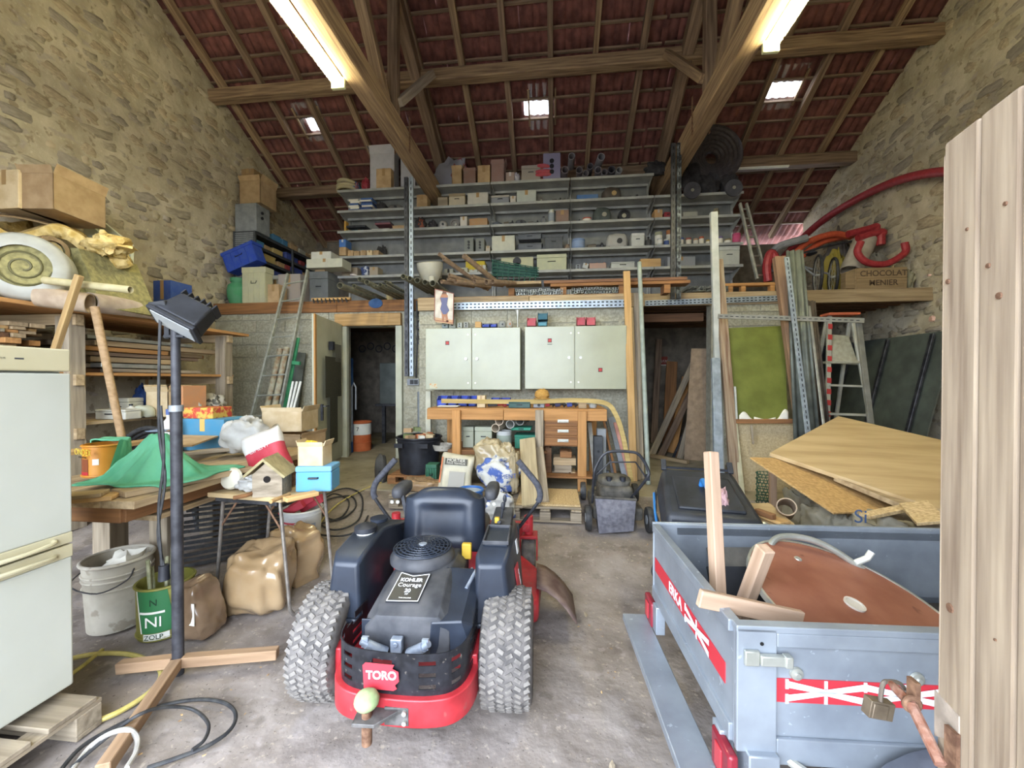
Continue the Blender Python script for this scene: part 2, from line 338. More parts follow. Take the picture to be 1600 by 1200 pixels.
while x < XR:
    dx = r.uniform(-.07, .07); e = r.uniform(.075, .1)
    plank('rafter', (x+dx, 9.05, rz(9.05)-.09), (x, 4.0, rz(4)-.09), e, .1, TIMBER2 if k % 3 else TIMBER, ceil_, up=(0, .55, 1)); x += .66; k += 1
def purlin(ul, ur, vl, vr, w, h, mat):
    a = aX(ul, vl, XL); b = aX(ur, vr, XR); a.z = min(a.z, rz(a.y)-.13-h/2); b.z = min(b.z, rz(b.y)-.13-h/2)
    n = 3; pts = [a.lerp(b, i/n) for i in range(n+1)]
    return plank('purlin', a, b, w, h, mat, ceil_, bevel=.015)
purlin(330, 1470, 147, 52, .17, .18, TIMBER); purlin(434, 1335, 294, 247, .17, .18, TIMBER2)
# glass tiles that let the sky in
GLASS = M('sky_glass', 'f4f8ff', rough=.15, alpha=.25)
for i, (c, w, h) in enumerate(sky):
    mb = MB(); n = 14
    for e in (0, .012):
        pass
    mb.grid(lambda a, b: TR @ V((w*(a-.5)*1.15, h*(b-.5)*1.25, .02 + .014*math.cos(2*PI*4*a))) + c, n, 3)
    wd = S(0, 0, mb.obj('window_%d' % (i+1), GLASS, smooth=80)); wd['label'] = 'glass roof tiles glowing with daylight'
    for s in (-1, 1): plank('window_frame', c + TR @ V((s*(w/2+.015), -h/2, -.01)), c + TR @ V((s*(w/2+.015), h/2, -.01)), .03, .03, TIMBER, wd)
# ---- roof trusses
TX = (-2.11, 1.85)
for i, x in enumerate(TX):
    s = 1 if i == 0 else -1
    t = T('roof_truss', 'old timber roof truss whose tie beam meets the %s slotted steel post' % ('shiny twin-channel' if i == 0 else 'dark paint-splashed'), 'roof truss', (x, 4, 4.6), 'trusses carrying the tiled roof')
    plank('tie_beam', (x, YF, 4.75), (x+.0, YB, 4.71), .2, .27, TIMBER, t, bevel=.012)
    plank('principal_rafter', (x, 8.7, rz(8.7)-.25), (x, 4.0, rz(4)-.25), .16, .18, TIMBER2, t, up=(0, .55, 1), bevel=.01)
    plank('post', (x+s*.02, 5.0, 4.86), (x+s*.02, 5.0, rz(5)-.32), .13, .12, TIMBER2, t, up=(0, 1, 0), bevel=.008)
    plank('strut', (x-s*.03, 4.85, 4.9), (x-s*.03, 3.35, 6.7), .13, .13, TIMBER, t, up=(1, 0, 0), bevel=.008)
    b = aY(675, 116, 5.75) if i == 0 else aY(1042, 84, 5.75)
    plank('brace', (x+s*.09, 5.0, 5.02), b, .1, .1, wood('pale_brace', '8d8072', 'b5a795') if i == 0 else TIMBER, t, bevel=.006)
    mb = MB()
    for dx in (-.106, .106): mb.b2((x+dx-.004, 5.32, 4.57), (x+dx+.004, 5.36, 5.05))
    mb.b2((x-.11, 5.32, 4.6), (x+.11, 5.36, 4.612)); mb.obj('iron_strap', RUST, t)
# ---- fluorescent battens on the tie beams
TUBE = M('lit_tube', 'fff6c8', emit=85)
def fluor(name, x, y0, y1, z, lit, label, grp=None):
    t = T(name, label, 'strip light', (x, (y0+y1)/2, z), grp)
    m = MB(); m.b2((x-.05, y0, z+.075), (x+.05, y1, z+.1)); m.obj('housing', WHITEP, t, bevel=.004)
    for e in (y0, y1): MB().b2((x-.075, e-.02, z-.02), (x+.075, e+.02, z+.09)).obj('end_cap', M('frosted_cap', 'cfd3a8', rough=.3), t, bevel=.008)
    for dx in (-.03, .03): MB().cyl((x+dx, y0+.03, z+.035), (x+dx, y1-.03, z+.035), .014, n=12).obj('tube', TUBE if lit else WHITEP, t)
    m = MB(); m.grid(lambda a, b: V((x + .07*math.cos(PI+PI*a), y0+.02+(y1-y0-.04)*b, z+.07+.085*math.sin(PI+PI*a))), 12, 1)
    m.obj('diffuser', M('clear_diffuser', 'fffbe6', rough=.2, alpha=.12), t)
fluor('strip_light', -2.29, 2.5, 4.02, 4.53, 1, 'glowing twin-tube strip light on the tie beam above the tool stand', 'strip lights on the tie beams')
fluor('strip_light', 2.02, 2.5, 4.02, 4.53, 1, 'glowing twin-tube strip light on the tie beam above the trailer', 'strip lights on the tie beams')
# ---- mezzanine
MZ = 2.69
DECK = wood('deck_board', '8a6b48', 'b08f63'); mez = MB(); mez.b2((XL, YM+.05, MZ-.03), (XR, YB, MZ))
mez = S(0, 0, mez.obj('ceiling_mezzanine_deck', DECK, smooth=0))
for a, b, m in ((XL, -3.45, BROWNW), (-3.45, -1.9, BROWNW), (1.17, 3.3, PINE2), (3.3, XR, PINE2)):
    plank('fascia_board', (a+.003, YM+.0, MZ-.1), (b-.003, YM+.0, MZ-.1), .05, .18, m, mez, up=(0, 0, 1))
for i in range(12):
    plank('joist', (XL+.05, 6.25+i*.22, MZ-.1), (XR-.05, 6.25+i*.22, MZ-.1), .07, .13, DARKW, mez, bevel=0)
MB().b2((XC0, YC-.02, MC-.03), (XC1, YM+.05, MC)).obj('lower_deck', DECK, mez, smooth=0)
for a, b in ((XC0, -.35), (-.35, XC1)): plank('fascia_board', (a+.003, YC-.03, MC-.1), (b-.003, YC-.03, MC-.1), .05, .17, PINE2, mez)
# ---- block partition with two openings
BLOCKM = M('block_mortar', '8d8a7a', 'a3a08f', scale=12, rough=.95); D1 = (-3.34, -2.40, 2.27); D2 = (1.28, 2.24, 2.5); XE = 3.35
mb = MB(); mb.b2((XL, YM+.015, .1), (D1[0], YM+.2, 2.52)); mb.b2((D1[0], YM+.015, D1[2]), (D1[1], YM+.2, 2.52)); mb.b2((D1[1], YM+.015, .1), (D2[0], YM+.2, 2.52)); mb.b2((XC0, YC+.015, .1), (XC1, YM+.02, 2.4)); mb.b2((D2[1], YM+.015, .1), (XE, YM+.2, 2.52))
wb = S(0, 0, mb.obj('wall_back', BLOCKM, smooth=0))
BLK = M('concrete_block', '8b8876', 'a8a593', scale=35, rough=.95, bump=.35, rand=.09, dist=.006); speck(BLK, 3, '9c9060', .6, .4)
bm_ = MB().b2((-.244, -.02, -.094), (.244, .015, .094)).obj('block', BLK, wb, smooth=0, bevel=.004); bme = bm_.data; bpy.data.objects.remove(bm_)
half = MB().b2((-.119, -.02, -.094), (.119, .015, .094)).obj('block', BLK, wb, smooth=0, bevel=.004); hme = half.data; bpy.data.objects.remove(half)
for row in range(11):
    z = .4 + row*.2; x = XL + (.25 if row % 2 else 0)
    while x < XE:
        def ok(a, b):
            return b <= XE+.01 and a >= XL-.01 and not any(b > d[0]+.01 and a < d[1]-.01 and z-.1 < d[2]-.02 for d in (D1, D2))
        if ok(x, x+.5):
            if not XC0 < x+.1 < x+.4 < XC1: link('block', bme, Matrix.Translation((x+.25, YM+.02, z)), wb)
        else:
            for q in (x, x+.25):
                if ok(q, q+.25): link('block', hme, Matrix.Translation((q+.125, YM+.02, z)), wb)
        x += .5
for row in range(10):
    z = .4+row*.2; x = XC0 - (.25 if row % 2 else 0)
    while x < XC1-.1:
        a, b = max(x, XC0), min(x+.5, XC1)
        if b-a > .45: link('block', bme, Matrix.Translation(((a+b)/2, YC+.02, z)), wb)
        elif b-a > .2: link('block', hme, Matrix.Translation(((a+b)/2, YC+.02, z)), wb)
        x += .5
S(0, 0, slab('wall_divider', (D1[1]+.05, YM+.2, .1), (D1[1]+.25, YB, MZ-.2), BLOCKM)); S(0, 0, slab('wall_divider', (D2[0]-.25, YM+.2, .1), (D2[0]-.05, YB, MZ-.2), BLOCKM))
# door frame and the open leaf
CREAMP = M('door_paint', 'a9aa94', 'b9baa6', scale=3, rough=.55); EDGE = wood('door_edge', '9c6f3c', 'bd8d52')
df = T('trim_1', None, None, (-2.87, YM, .2)); df['kind'] = 'structure'
plank('jamb', (D1[1]-.02, YM-.02, .2), (D1[1]-.02, YM-.02, 2.27), .1, .07, CREAMP, df, up=(0, 1, 0)); plank('jamb', (D1[0]+.02, YM-.02, .2), (D1[0]+.02, YM-.02, 2.27), .1, .07, CREAMP, df, up=(0, 1, 0))
plank('lintel', (D1[0]-.12, YM-.035, 2.37), (D1[1]+.02, YM-.035, 2.37), .08, .19, PINE, df, up=(0, 0, 1))
hp = V((D1[0]+.02, YM-.1, .23)); dv = (aZ(480, 744, .22) - V((hp.x, hp.y, .22))); dv.z = 0; dv.normalize(); dn = V((-dv.y, dv.x, 0))
if dn.x < 0: dn = -dn
dl = T('door_1', None, None, hp); dl['kind'] = 'structure'; WD = 1.02
mb = MB(); a = hp; b = hp+dv*WD
mb.quad(a, b, b+V((0, 0, 2.06)), a+V((0, 0, 2.06)), .04); leaf = mb.obj('door_leaf', CREAMP, dl, smooth=0, bevel=.003)
plank('edge_strip', b+V((0, 0, 0)), b+V((0, 0, 2.06)), .05, .02, EDGE, dl, up=(dn.x, dn.y, 0))
def on_leaf(s, z, e=.03): return hp + dv*s + dn*e + V((0, 0, z))
PIN = M('pinned_paper', '35342b', '4a4838', scale=60, st=(1, 1, 3), rough=.9, lo=.45, hi=.6)
for s0, s1, z0, z1 in ((.20, .82, .95, 1.52), (.36, .66, .28, .95), (.20, .45, 1.46, 1.72)):
    q = MB(); q.quad(on_leaf(s1, z0, .052), on_leaf(s0, z0, .052), on_leaf(s0, z1, .052), on_leaf(s1, z1, .052), .002); q.obj('pinned_sheet', PIN if z1 < 1.6 else M('grey_sheet', '5b5b55', '73736b', scale=40, st=(1, 1, 4)), dl, smooth=0)
q = MB(); q.tube([on_leaf(.93, .84, .045), on_leaf(.93, .84, .09), on_leaf(.80, .84, .09)], .008); q.box(on_leaf(.93, .76, .05), (.03, .03, .22)); q.obj('door_handle', STEEL, dl)
MB().box(on_leaf(.57, 1.68, .05), (.06, .06, .12)).obj('hook', BLACK, dl)
# slotted steel channels on the fascia and the two slotted posts
def slotted(name, a, b, w, t, label=None, cat=None, parent=None, up=(0, -1, 0), mat=GALV, pitch=.055, grp=None):
    a, b = V(a), V(b); Lg = (b-a).length; root = T(name, label, cat, a, grp) if label else None
    o = plank('web' if root else name, a, b, w, t, mat, root or parent, up=up, bevel=.001); m = MB(frame(a, b, up)); n = int(Lg/pitch)
    for row in ((-.22, .22) if w > .06 else (0,)):
        for i in range(n): m.box((-Lg/2+(i+.5)*pitch, row*w, t/2+.0008), (pitch*.55, w*.16, .0015))
    so = m.obj('slot_shade_patch', plain('1d1e20', .8), root or parent, smooth=0); so['kind'] = 'stuff'; return root  # dark plates on the web paint the shade of slots that are not cut
slotted('slotted_channel', aY(690, 479, YC-.075), aY(980, 474, YC-.075), .1, .02, 'galvanised slotted channel fixed above the two cream cabinets', 'channel', grp='slotted channels on the mezzanine edge')
slotted('slotted_channel', aY(1008, 474, YM-.05), aY(1218, 466, YM-.05), .08, .02, 'galvanised slotted channel over the dark opening and green panel', 'channel', grp='slotted channels on the mezzanine edge')
def upright(u, v0, v1, mats, label):
    a, b = aY(u, v1, YM-.14), aY(u, v0, YM-.14); b.x = a.x; t = T('slotted_post', label, 'post', a, 'slotted steel posts under the trusses')
    for dx, m, nm in ((-.045, mats[0], 'channel'), (.035, mats[1], 'channel')):
        plank(nm, a+V((dx, 0, 0)), b+V((dx, 0, 0)), .06, .04, m, t, up=(0, -1, 0))
        s = MB(); n = int((b-a).length/.09)
        for i in range(n): s.box((a.x+dx, a.y-.021, a.z+.05+i*.09), (.014, .002, .045))
        q = s.obj('slot_shade_patch', plain('16171a'), t, smooth=0); q['kind'] = 'stuff'  # slot openings are painted shade: dark plates on the solid channel
upright(640, 277, 588, (STEEL, GALV), 'twin slotted steel post with a galvanised channel beside the wiring'); upright(1056, 224, 467, (STEEL, M('splashed_steel', '33363b', '8d9499', scale=18, rough=.45, metal=.5, lo=.45, hi=.7)), 'dark slotted steel post standing on the mezzanine edge over the opening')
# ================================================================== RIDE-ON MOWER
def mower():
    O = V((-.63, 1.72, 0)); X = Matrix.Translation(O) @ Matrix.Rotation(R(2.5), 4, 'Z')
    t = T('ride_on_mower', 'red and black zero-turn ride-on mower standing on the dirt floor', 'mower', O, rz=R(2.5))
    RED = M('mower_red', '8f1f26', 'b8333a', scale=9, rough=.4, spec=.5); speck(RED, 22, '8a5550', .62, .5)
    PL = M('mower_black', '1c2028', '333a46', scale=5, rough=.36, lo=.3, hi=.8); PLD = M('mower_black_dusty', '2a2c31', '4a4a4c', scale=8, rough=.6)
    GU = M('guard_black', '15161a', '24252a', scale=30, rough=.35); speck(GU, 60, '6d655c', .66, .6)
    CAST = M('cast_silver', '8f99a8', 'aab2bd', scale=30, rough=.45, metal=.5); TY = M('tyre', '4a4745', '6a6561', scale=22, rough=.9)
    WHT = plain('d9dde0', .5); G = lambda: MB(X)
    # rear wheels
    def wheel(nm, cx, cy, r, w, tread, parent=t):
        wroot = link(nm, None, X @ Matrix.Translation((cx, cy, r)), parent)
        m = G(); Tm = Matrix.Translation((cx, cy, r)) @ Matrix.Rotation(PI/2, 4, 'Y'); h = w/2
        m.lathe([(r*.52, -h*.85), (r*.8, -h), (r*.94, -h*.9), (r, -h*.62), (r*1.0, 0), (r, h*.62), (r*.94, h*.9), (r*.8, h), (r*.52, h*.85)], 36, Tm)
        m.obj('tyre', TY, wroot, smooth=50)
        if tread:
            m = G(); nn = 46
            for i in range(nn):
                a = 2*PI*i/nn
                for k, z in enumerate((-.78, -.47, -.16, .16, .47, .78)):
                    aa = a + (PI/nn if k % 2 else 0); rr = r*(.985 if abs(z) < .7 else .955)
                    m.box((0, 0, 0), (.012, .015, .027), Tm @ Matrix.Rotation(aa, 4, 'Z') @ Matrix.Translation((rr+.001, 0, z*h)) @ Matrix.Rotation(.5 if k % 2 else -.5, 4, 'X'))
            o = m.obj('tread', M('muddy_tread', '5a5652', '807b74', scale=28, rough=.95), wroot, smooth=0); o['kind'] = 'stuff'
        m = G(); m.lathe([(0, -h*.5), (r*.3, -h*.55), (r*.5, -h*.86), (r*.54, -h*.86), (r*.54, h*.86), (r*.5, h*.86), (r*.3, h*.55), (0, h*.5)], 28, Tm); m.obj('rim', M('rim_cream', 'c9c6b4', 'b0aa98', scale=20, rough=.5), wroot)
    wheel('rear_wheel', .425, .02, .235, .22, 1); wheel('rear_wheel', -.385, .02, .235, .2, 1)
    for s in (-1, 1):
        wheel('front_caster', s*.49, 1.12, .14, .1, 0)
        m = G(); m.b2((s*.49-.065, 1.08, .13), (s*.49-.055, 1.16, .3)); m.b2((s*.49+.055, 1.08, .13), (s*.49+.065, 1.16, .3)); m.b2((s*.49-.065, 1.06, .29), (s*.49+.065, 1.18, .31))
        m.cyl((s*.49, 1.12, .31), (s*.49, 1.12, .44), .032); m.obj('caster_fork', RED, t, bevel=.003)
    # frame
    m = G()
    m.b2((-.26, -.1, .2), (.27, .95, .27)); m.bar((-.5, 1.12, .36), (.5, 1.12, .36), .07, .06); m.bar((-.3, .9, .25), (-.42, 1.12, .36), .08, .06); m.bar((.3, .9, .25), (.42, 1.12, .36), .08, .06)
    m.b2((.265, -.15, .2), (.31, .5, .3)); m.b2((-.3, -.15, .2), (-.265, .5, .3)); m.b2((-.2, .28, .36), (.3, .5, .44)); m.obj('chassis', RED, t, bevel=.006)
    m = G()  # cutting deck
    m.prism([(-.55, .42), (-.35, .3), (.35, .3), (.56, .42), (.58, .75), (.45, .98), (-.45, .98), (-.58, .75)], .09, .22); m.obj('cutting_deck', RED, t, bevel=.02)
    m = G(); m.grid(lambda a, b: (.55+.22*b, .5+.3*a-.06*b, .24-.16*b*b), 4, 4); m.obj('side_deflector', M('deflector', '5a4541', '7c6a62', scale=12, rough=.7), t, solid=.008)
    # rear bumper, a rounded band
    path = [(-.24, .02), (-.25, -.14), (-.225, -.25), (-.15, -.31), (0, -.335), (.16, -.335), (.255, -.30), (.3, -.2), (.305, .02)]
    sp = sm([V((x, y, 0)) for x, y in path], 5)
    def band(z0, z1, off, th, name, mat, skip=None, tz=None):
        m = G(); n = len(sp)-1; vs = []; fs = []
        for i, p in enumerate(sp):
            d = (sp[min(i+1, n)]-sp[max(i-1, 0)]).normalized(); nn = V((d.y, -d.x, 0)); nn = -nn if nn.y > 0 and abs(d.x) > .5 else nn
            za, zb = z0, (z1 if tz is None else tz(i/n))
            for q, z in ((off, za), (off, zb), (off-th, zb), (off-th, za)): vs.append(p - V((0, 0, 0)) + V((nn.x*q, nn.y*q, z)))
        for i in range(n):
            for k in range(4): fs.append((i*4+k, i*4+(k+1) % 4, (i+1)*4+(k+1) % 4, (i+1)*4+k))
        fs += [(0, 1, 2, 3), (n*4+3, n*4+2, n*4+1, n*4)]; m.add(vs, fs); return m.obj(name, mat, t, bevel=.004)
    band(.16, .262, .012, .03, 'rear_bumper', RED)
    # perforated rear guard: strips between three rows of slots
    sp2 = sm([V((x*.96, y*.97, 0)) for x, y in path], 8); n2 = len(sp2)-1; zs = [.262, .285, .302, .328, .345, .371, .388, .415]
    m = G()
    def lip(i): return .415 if 6 < i < n2-9 else .405
    for i in range(n2):
        for k in range(7):
            if k in (1, 3, 5) and (i % 9) in (2, 3, 4, 5): continue
            a, b = sp2[i], sp2[i+1]; z0, z1 = zs[k], zs[k+1]
            if 4 < i < 9 and k == 6: continue
            d = (b-a).normalized(); nn = V((d.y, -d.x, 0))*.004
            vs = [a+V((0, 0, z0)), b+V((0, 0, z0)), b+V((0, 0, z1)), a+V((0, 0, z1))]; vs += [p-nn for p in vs]
            m.add(vs, [(0, 1, 2, 3), (7, 6, 5, 4), (0, 4, 5, 1), (1, 5, 6, 2), (2, 6, 7, 3), (3, 7, 4, 0)])
    m.obj('rear_guard', GU, t, smooth=0)
    # badge with its torn right edge, then lettering
    bx = X @ Matrix.Translation((-.02, -.337, .335)) @ Matrix.Rotation(PI/2, 4, 'X')
    m = MB(bx); m.prism([(-.062, -.045), (.05, -.05), (.062, -.042), (.055, -.03), (.07, -.015), (.068, .02), (.045, .03), (.052, .045), (-.055, .05), (-.066, .04)], 0, .0015)
    m.obj('badge', plain('b8343f', .5), t, smooth=0); text('TORO', .042, WHT, t, bx @ Matrix.Translation((.004, .004, .0022)), bold=.0012, sx=.95)
    # engine
    m = G()
    prof = [(-.17, .30, .36), (-.18, .30, .44), (-.16, .29, .48), (.02, .24, .55), (.1, .22, .555), (.34, .2, .52), (.36, .2, .36)]
    secs = []
    for y, w, z in [(-.195, .165, .455), (-.19, .175, .47), (-.15, .18, .495), (.0, .17, .538), (.12, .17, .55), (.3, .165, .54), (.36, .15, .5)]:
        cx = .03; secs.append([(cx-w, y, .3), (cx-w, y, z-.05), (cx-w*.72, y, z), (cx+w*.72, y, z), (cx+w, y, z-.05), (cx+w, y, .3)])
    vs = [p for s_ in secs for p in s_]; fs = [(a*6+i, a*6+i+1, (a+1)*6+i+1, (a+1)*6+i) for a in range(6) for i in range(5)] + [(0, 5, 4, 3, 2, 1), tuple(36+i for i in range(6))] + [(a*6, (a+1)*6, (a+1)*6+5, a*6+5) for a in range(6)]
    m.add(vs, fs); m.obj('engine_cover', PLD, t, bevel=.008)
    m = G(); m.prism([(-.16, -.185), (.09, -.185), (.09, -.178), (-.16, -.178)], .33, .45); m.obj('engine_skirt', PL, t, bevel=.004)
    m = G()   # air filter housing, right of the cover
    m.add([(.12, -.2, .32), (.29, -.17, .32), (.29, .1, .34), (.12, .1, .34), (.13, -.2, .455), (.25, -.185, .455), (.26, .1, .535), (.13, .08, .55), (.29, -.15, .42), (.29, .08, .5)],
          [(0, 1, 5, 4), (4, 5, 6, 7), (1, 2, 9, 8), (8, 9, 6, 5), (1, 8, 5), (2, 3, 7, 6), (2, 6, 9), (3, 0, 4, 7), (0, 3, 2, 1)]); m.obj('air_filter_housing', PL, t, bevel=.006)
    m = G(); c = (-.01, .17, .545); m.lathe([(.155, 0), (.155, .02), (.14, .045), (.13, .05)], 40, Matrix.Translation(c)); m.obj('fan_housing', PLD, t, smooth=40)
    m = G()
    for rr in (.025, .045, .065, .085, .105, .124, .138): m.torus((c[0], c[1], c[2]+.055+.012*(1-rr/.14)), rr, .0042, n=36, m=5)
    for i in range(20):
        a = 2*PI*i/20; m.bar((c[0]+.02*math.cos(a), c[1]+.02*math.sin(a), c[2]+.066), (c[0]+.138*math.cos(a+.25), c[1]+.138*math.sin(a+.25), c[2]+.054), .005, .006)
    m.obj('fan_grille', PL, t); m = G(); m.lathe([(.022, .062), (.02, .07), (0, .071)], 20, Matrix.Translation(c)); m.obj('fan_cap', CAST, t)
    m = G(); m.lathe([(.13, .03), (0, .03)], 24, Matrix.Translation(c)); m.obj('fan_disc', plain('0c0d10'), t)
    # engine plate
    sl_ = math.atan2(.05, .15); px = X @ Matrix.Translation((.0, -.075, .5235)) @ Matrix.Rotation(-.03, 4, 'X') @ Matrix.Rotation(math.atan(.335), 4, 'X')
    m = MB(px); m.prism([(-.075, -.075), (.062, -.072), (.075, .085), (0, .07), (-.062, .09)], -.004, .0012); pl_ = m.obj('engine_plate', plain('1a1c22', .4), t, smooth=0)
    m = MB(px)
    for a, b in (((-.072, -.071), (.059, -.068)), ((.059, -.068), (.071, .08)), ((.071, .08), (0, .066)), ((0, .066), (-.059, .085)), ((-.059, .085), (-.072, -.071))): m.bar((*a, .0018), (*b, .0018), .003, .001)
    o = m.obj('plate_outline', WHT, pl_); o['kind'] = 'stuff'
    for s_, z, y, b in (('KOHLER', .026, .043, .0006), ('Courage', .03, .015, -.0002), ('20', .026, -.016, .0004), ('HP', .011, -.034, 0), ('TWIN CYLINDER', .007, -.054, 0)): text(s_, z, WHT, pl_, px @ Matrix.Translation((0, y, .002)), bold=b)
    for s in (-1, 1):   # rocker covers and manifold
        m = G(); m.cyl((.0+s*.05, -.215, .335), (.0+s*.115, -.24, .385), .024, .019); m.cyl((.0+s*.11, -.235, .38), (.0+s*.135, -.245, .4), .016, .012); m.box((.0+s*.12, -.24, .395), (.026, .012, .04)); m.obj('cylinder_head', CAST, t)
    m = G(); m.box((.0, -.22, .375), (.045, .03, .055)); m.cyl((.0, -.236, .385), (.0, -.242, .385), .01); m.obj('breather', CAST, t, bevel=.006)
    m = G()
    for k in range(5): m.b2((.225+k*.012, .06-.02*k, .4), (.235+k*.012, .2, .49-.01*k))
    m.tube(sm([(.24, -.02, .5), (.27, .1, .53), (.28, .22, .5), (.25, .3, .48)]), .008); m.obj('carburettor', CAST, t)
    m = G(); m.b2((.165, .26, .5), (.215, .29, .58)); m.obj('oil_filler', M('yellow_plastic', 'b5932f', rough=.5), t, bevel=.006)
    # side pods
    def pod(s, name, secs):
        m = G(); k = len(secs[0]); vs = []
        for sec in secs: vs += [(s*x, y, z) for x, y, z in sec]
        fs = [(a*k+i, a*k+(i+1) % k, (a+1)*k+(i+1) % k, (a+1)*k+i) for a in range(len(secs)-1) for i in range(k)]
        fs += [tuple(range(k)), tuple(range((len(secs)-1)*k, len(secs)*k))]; m.add(vs, fs); return m.obj(name, PL, t, bevel=.014, seg=3)
    R1 = [[(.275, -.03, .33), (.44, -.02, .33), (.405, -.01, .6), (.29, -.02, .6)], [(.265, .02, .32), (.465, .04, .32), (.425, .05, .635), (.275, .03, .635)], [(.27, .3, .34), (.48, .3, .34), (.44, .3, .65), (.29, .3, .65)], [(.27, .7, .36), (.45, .7, .36), (.42, .68, .56), (.3, .68, .56)]]
    pod(1, 'right_pod', R1); pod(-1, 'left_pod', [[(x-.035, y, z-.01 if z > .5 else z) for x, y, z in s_] for s_ in R1])
    for s in (-1, 1):
        m = G(); m.grid(lambda a, b: ((s*(.275+.165*a)+(.03 if s < 0 else 0)), -.034+.012*a, .335+.02*b), 6, 1); m.obj('pod_rim', PL, t, solid=.012)
    m = G()   # storage tray, right pod
    m.b2((.3, .1, .645), (.415, .11, .665)); m.b2((.3, .3, .65), (.415, .31, .668)); m.b2((.295, .1, .645), (.305, .31, .667)); m.b2((.41, .1, .645), (.42, .31, .667)); m.obj('tray_rim', PLD, t, bevel=.004)
    m = G(); m.b2((.305, .11, .6), (.41, .3, .653)); m.obj('tray_recess', PL, t)
    m = G(); m.b2((.3, .34, .648), (.41, .66, .6)); m.cyl((.35, .36, .65), (.35, .36, .67), .012); m.obj('control_panel', PLD, t, bevel=.006)
    m = G(); m.b2((.325, .355, .655), (.35, .38, .685)); m.obj('choke_knob', MATS['yellow_plastic'], t, bevel=.004)
    for y in (.46, .6):
        m = G(); m.cyl((.35, y, .63), (.36, y, .7), .006); m.blob((.36, y, .715), (.012, .008, .025), 0, n=10); m.obj('throttle_lever', BLACK, t)
    m = G(); m.blob((-.33, .24, .66), (.05, .05, .025), .1, 4, 3, 16); m.lathe([(.056, -.006), (.056, .018), (.04, .026)], 18, Matrix.Translation((-.33, .24, .65))); m.obj('fuel_cap', BLACK, t, smooth=40)
    m = G(); m.cyl((-.33, .24, .615), (-.33, .24, .647), .046); m.obj('fuel_neck', WHITEP, t)
    m = G(); m.cyl((-.365, .5, .605), (-.365, .5, .622), .05, n=20); m.obj('cup_holder', PL, t)
    sx_ = X @ face((.468, .2, .48), (-.02, 1, 0))
    m = MB(X); m.quad((.467, .12, .40), (.476, .19, .40), (.458, .19, .53), (.448, .12, .53), -.003); st_ = m.obj('sticker', plain('b43c42', .5), t)
    m = MB(X); m.quad((.455, .22, .555), (.459, .25, .555), (.45, .25, .62), (.445, .22, .62), -.003); m.obj('sticker', WHT, t)
    text('TORO', .035, WHT, st_, X @ Matrix.Translation((.4705, .155, .465)) @ Matrix.Rotation(-.17, 4, 'Y') @ Matrix.Rotation(R(90), 4, 'X') @ Matrix.Rotation(R(90), 4, 'Y') @ Matrix.Rotation(R(90), 4, 'Z'), name='lettering')
    # seat
    def back(a, b):
        x = (a-.5)*2; w = .245*(1-.05*(b-.5)) ; z = .40+.38*b; ex = (1-abs(x)**3.2)
        return (x*w*(1 if b < .8 else (1-.25*((b-.8)/.2)**2)), .55+.05*b+.02*x*x, z - (.05*abs(x)**4 if b > .9 else 0))
    m = G(); n1, n2_ = 20, 14
    fr = [back(i/n1, j/n2_) for j in range(n2_+1) for i in range(n1+1)]; mm = n1+1
    def off(p, i, j):
        e = min(1, min(i, n1-i)/3.0, min(j, n2_-j)/3.0); q = math.sin(e*PI/2); inner = (5 <= i <= n1-5 and 4 <= j <= n2_-4)
        return (p[0], p[1]-.02-.045*q + (.016 if inner else 0), p[2])
    def off2(p, i, j):
        e = min(1, min(i, n1-i)/3.0, min(j, n2_-j)/3.0); return (p[0], p[1]+.02+.06*math.sin(e*PI/2), p[2])
    A = [off(fr[j*mm+i], i, j) for j in range(n2_+1) for i in range(mm)]; B = [off2(fr[j*mm+i], i, j) for j in range(n2_+1) for i in range(mm)]; K = len(A)
    fs = [(j*mm+i, j*mm+i+1, (j+1)*mm+i+1, (j+1)*mm+i) for j in range(n2_) for i in range(n1)]
    m.add(A+B, fs + [tuple(K+q for q in f[::-1]) for f in fs] + [(i, i+1, K+i+1, K+i) for i in range(n1)] + [(n2_*mm+i, n2_*mm+i+1, K+n2_*mm+i+1, K+n2_*mm+i) for i in range(n1)] + [(j*mm, (j+1)*mm, K+(j+1)*mm, K+j*mm) for j in range(n2_)] + [(j*mm+n1, (j+1)*mm+n1, K+(j+1)*mm+n1, K+j*mm+n1) for j in range(n2_)])
    m.obj('seat_back', PL, t, smooth=60, sub=1)
    m = G(); m.blob((-.01, .8, .45), (.25, .25, .07), .05, 2, 1, 24, sq=.5); m.obj('seat_cushion', PL, t, smooth=60)
    m = G(); m.bar((-.2, .585, .4), (-.2, .6, .5), .03, .02); m.bar((.2, .585, .4), (.2, .6, .5), .03, .02); m.b2((-.2, .55, .38), (.2, .9, .4)); m.obj('seat_bracket', STEEL, t)
    for s in (-1, 1):
        m = G(); m.blob((s*.285-.01, .7, .735), (.04, .125, .04), 0, n=16, sq=.6); ar = m.obj('armrest', PLD, t, smooth=60)
        m = G(); m.bar((s*.255-.01, .62, .72), (s*.23-.01, .62, .6), .03, .02); m.obj('armrest_bracket', STEEL, t)
        m = G()
        for k in (0, 1): m.cyl((s*.29-.01+(k-.5)*.035, .585, .69), (s*.29-.01+(k-.5)*.035, .575, .69), .011, n=8)
        m.obj('bolts', ALU, ar)['kind'] = 'stuff'
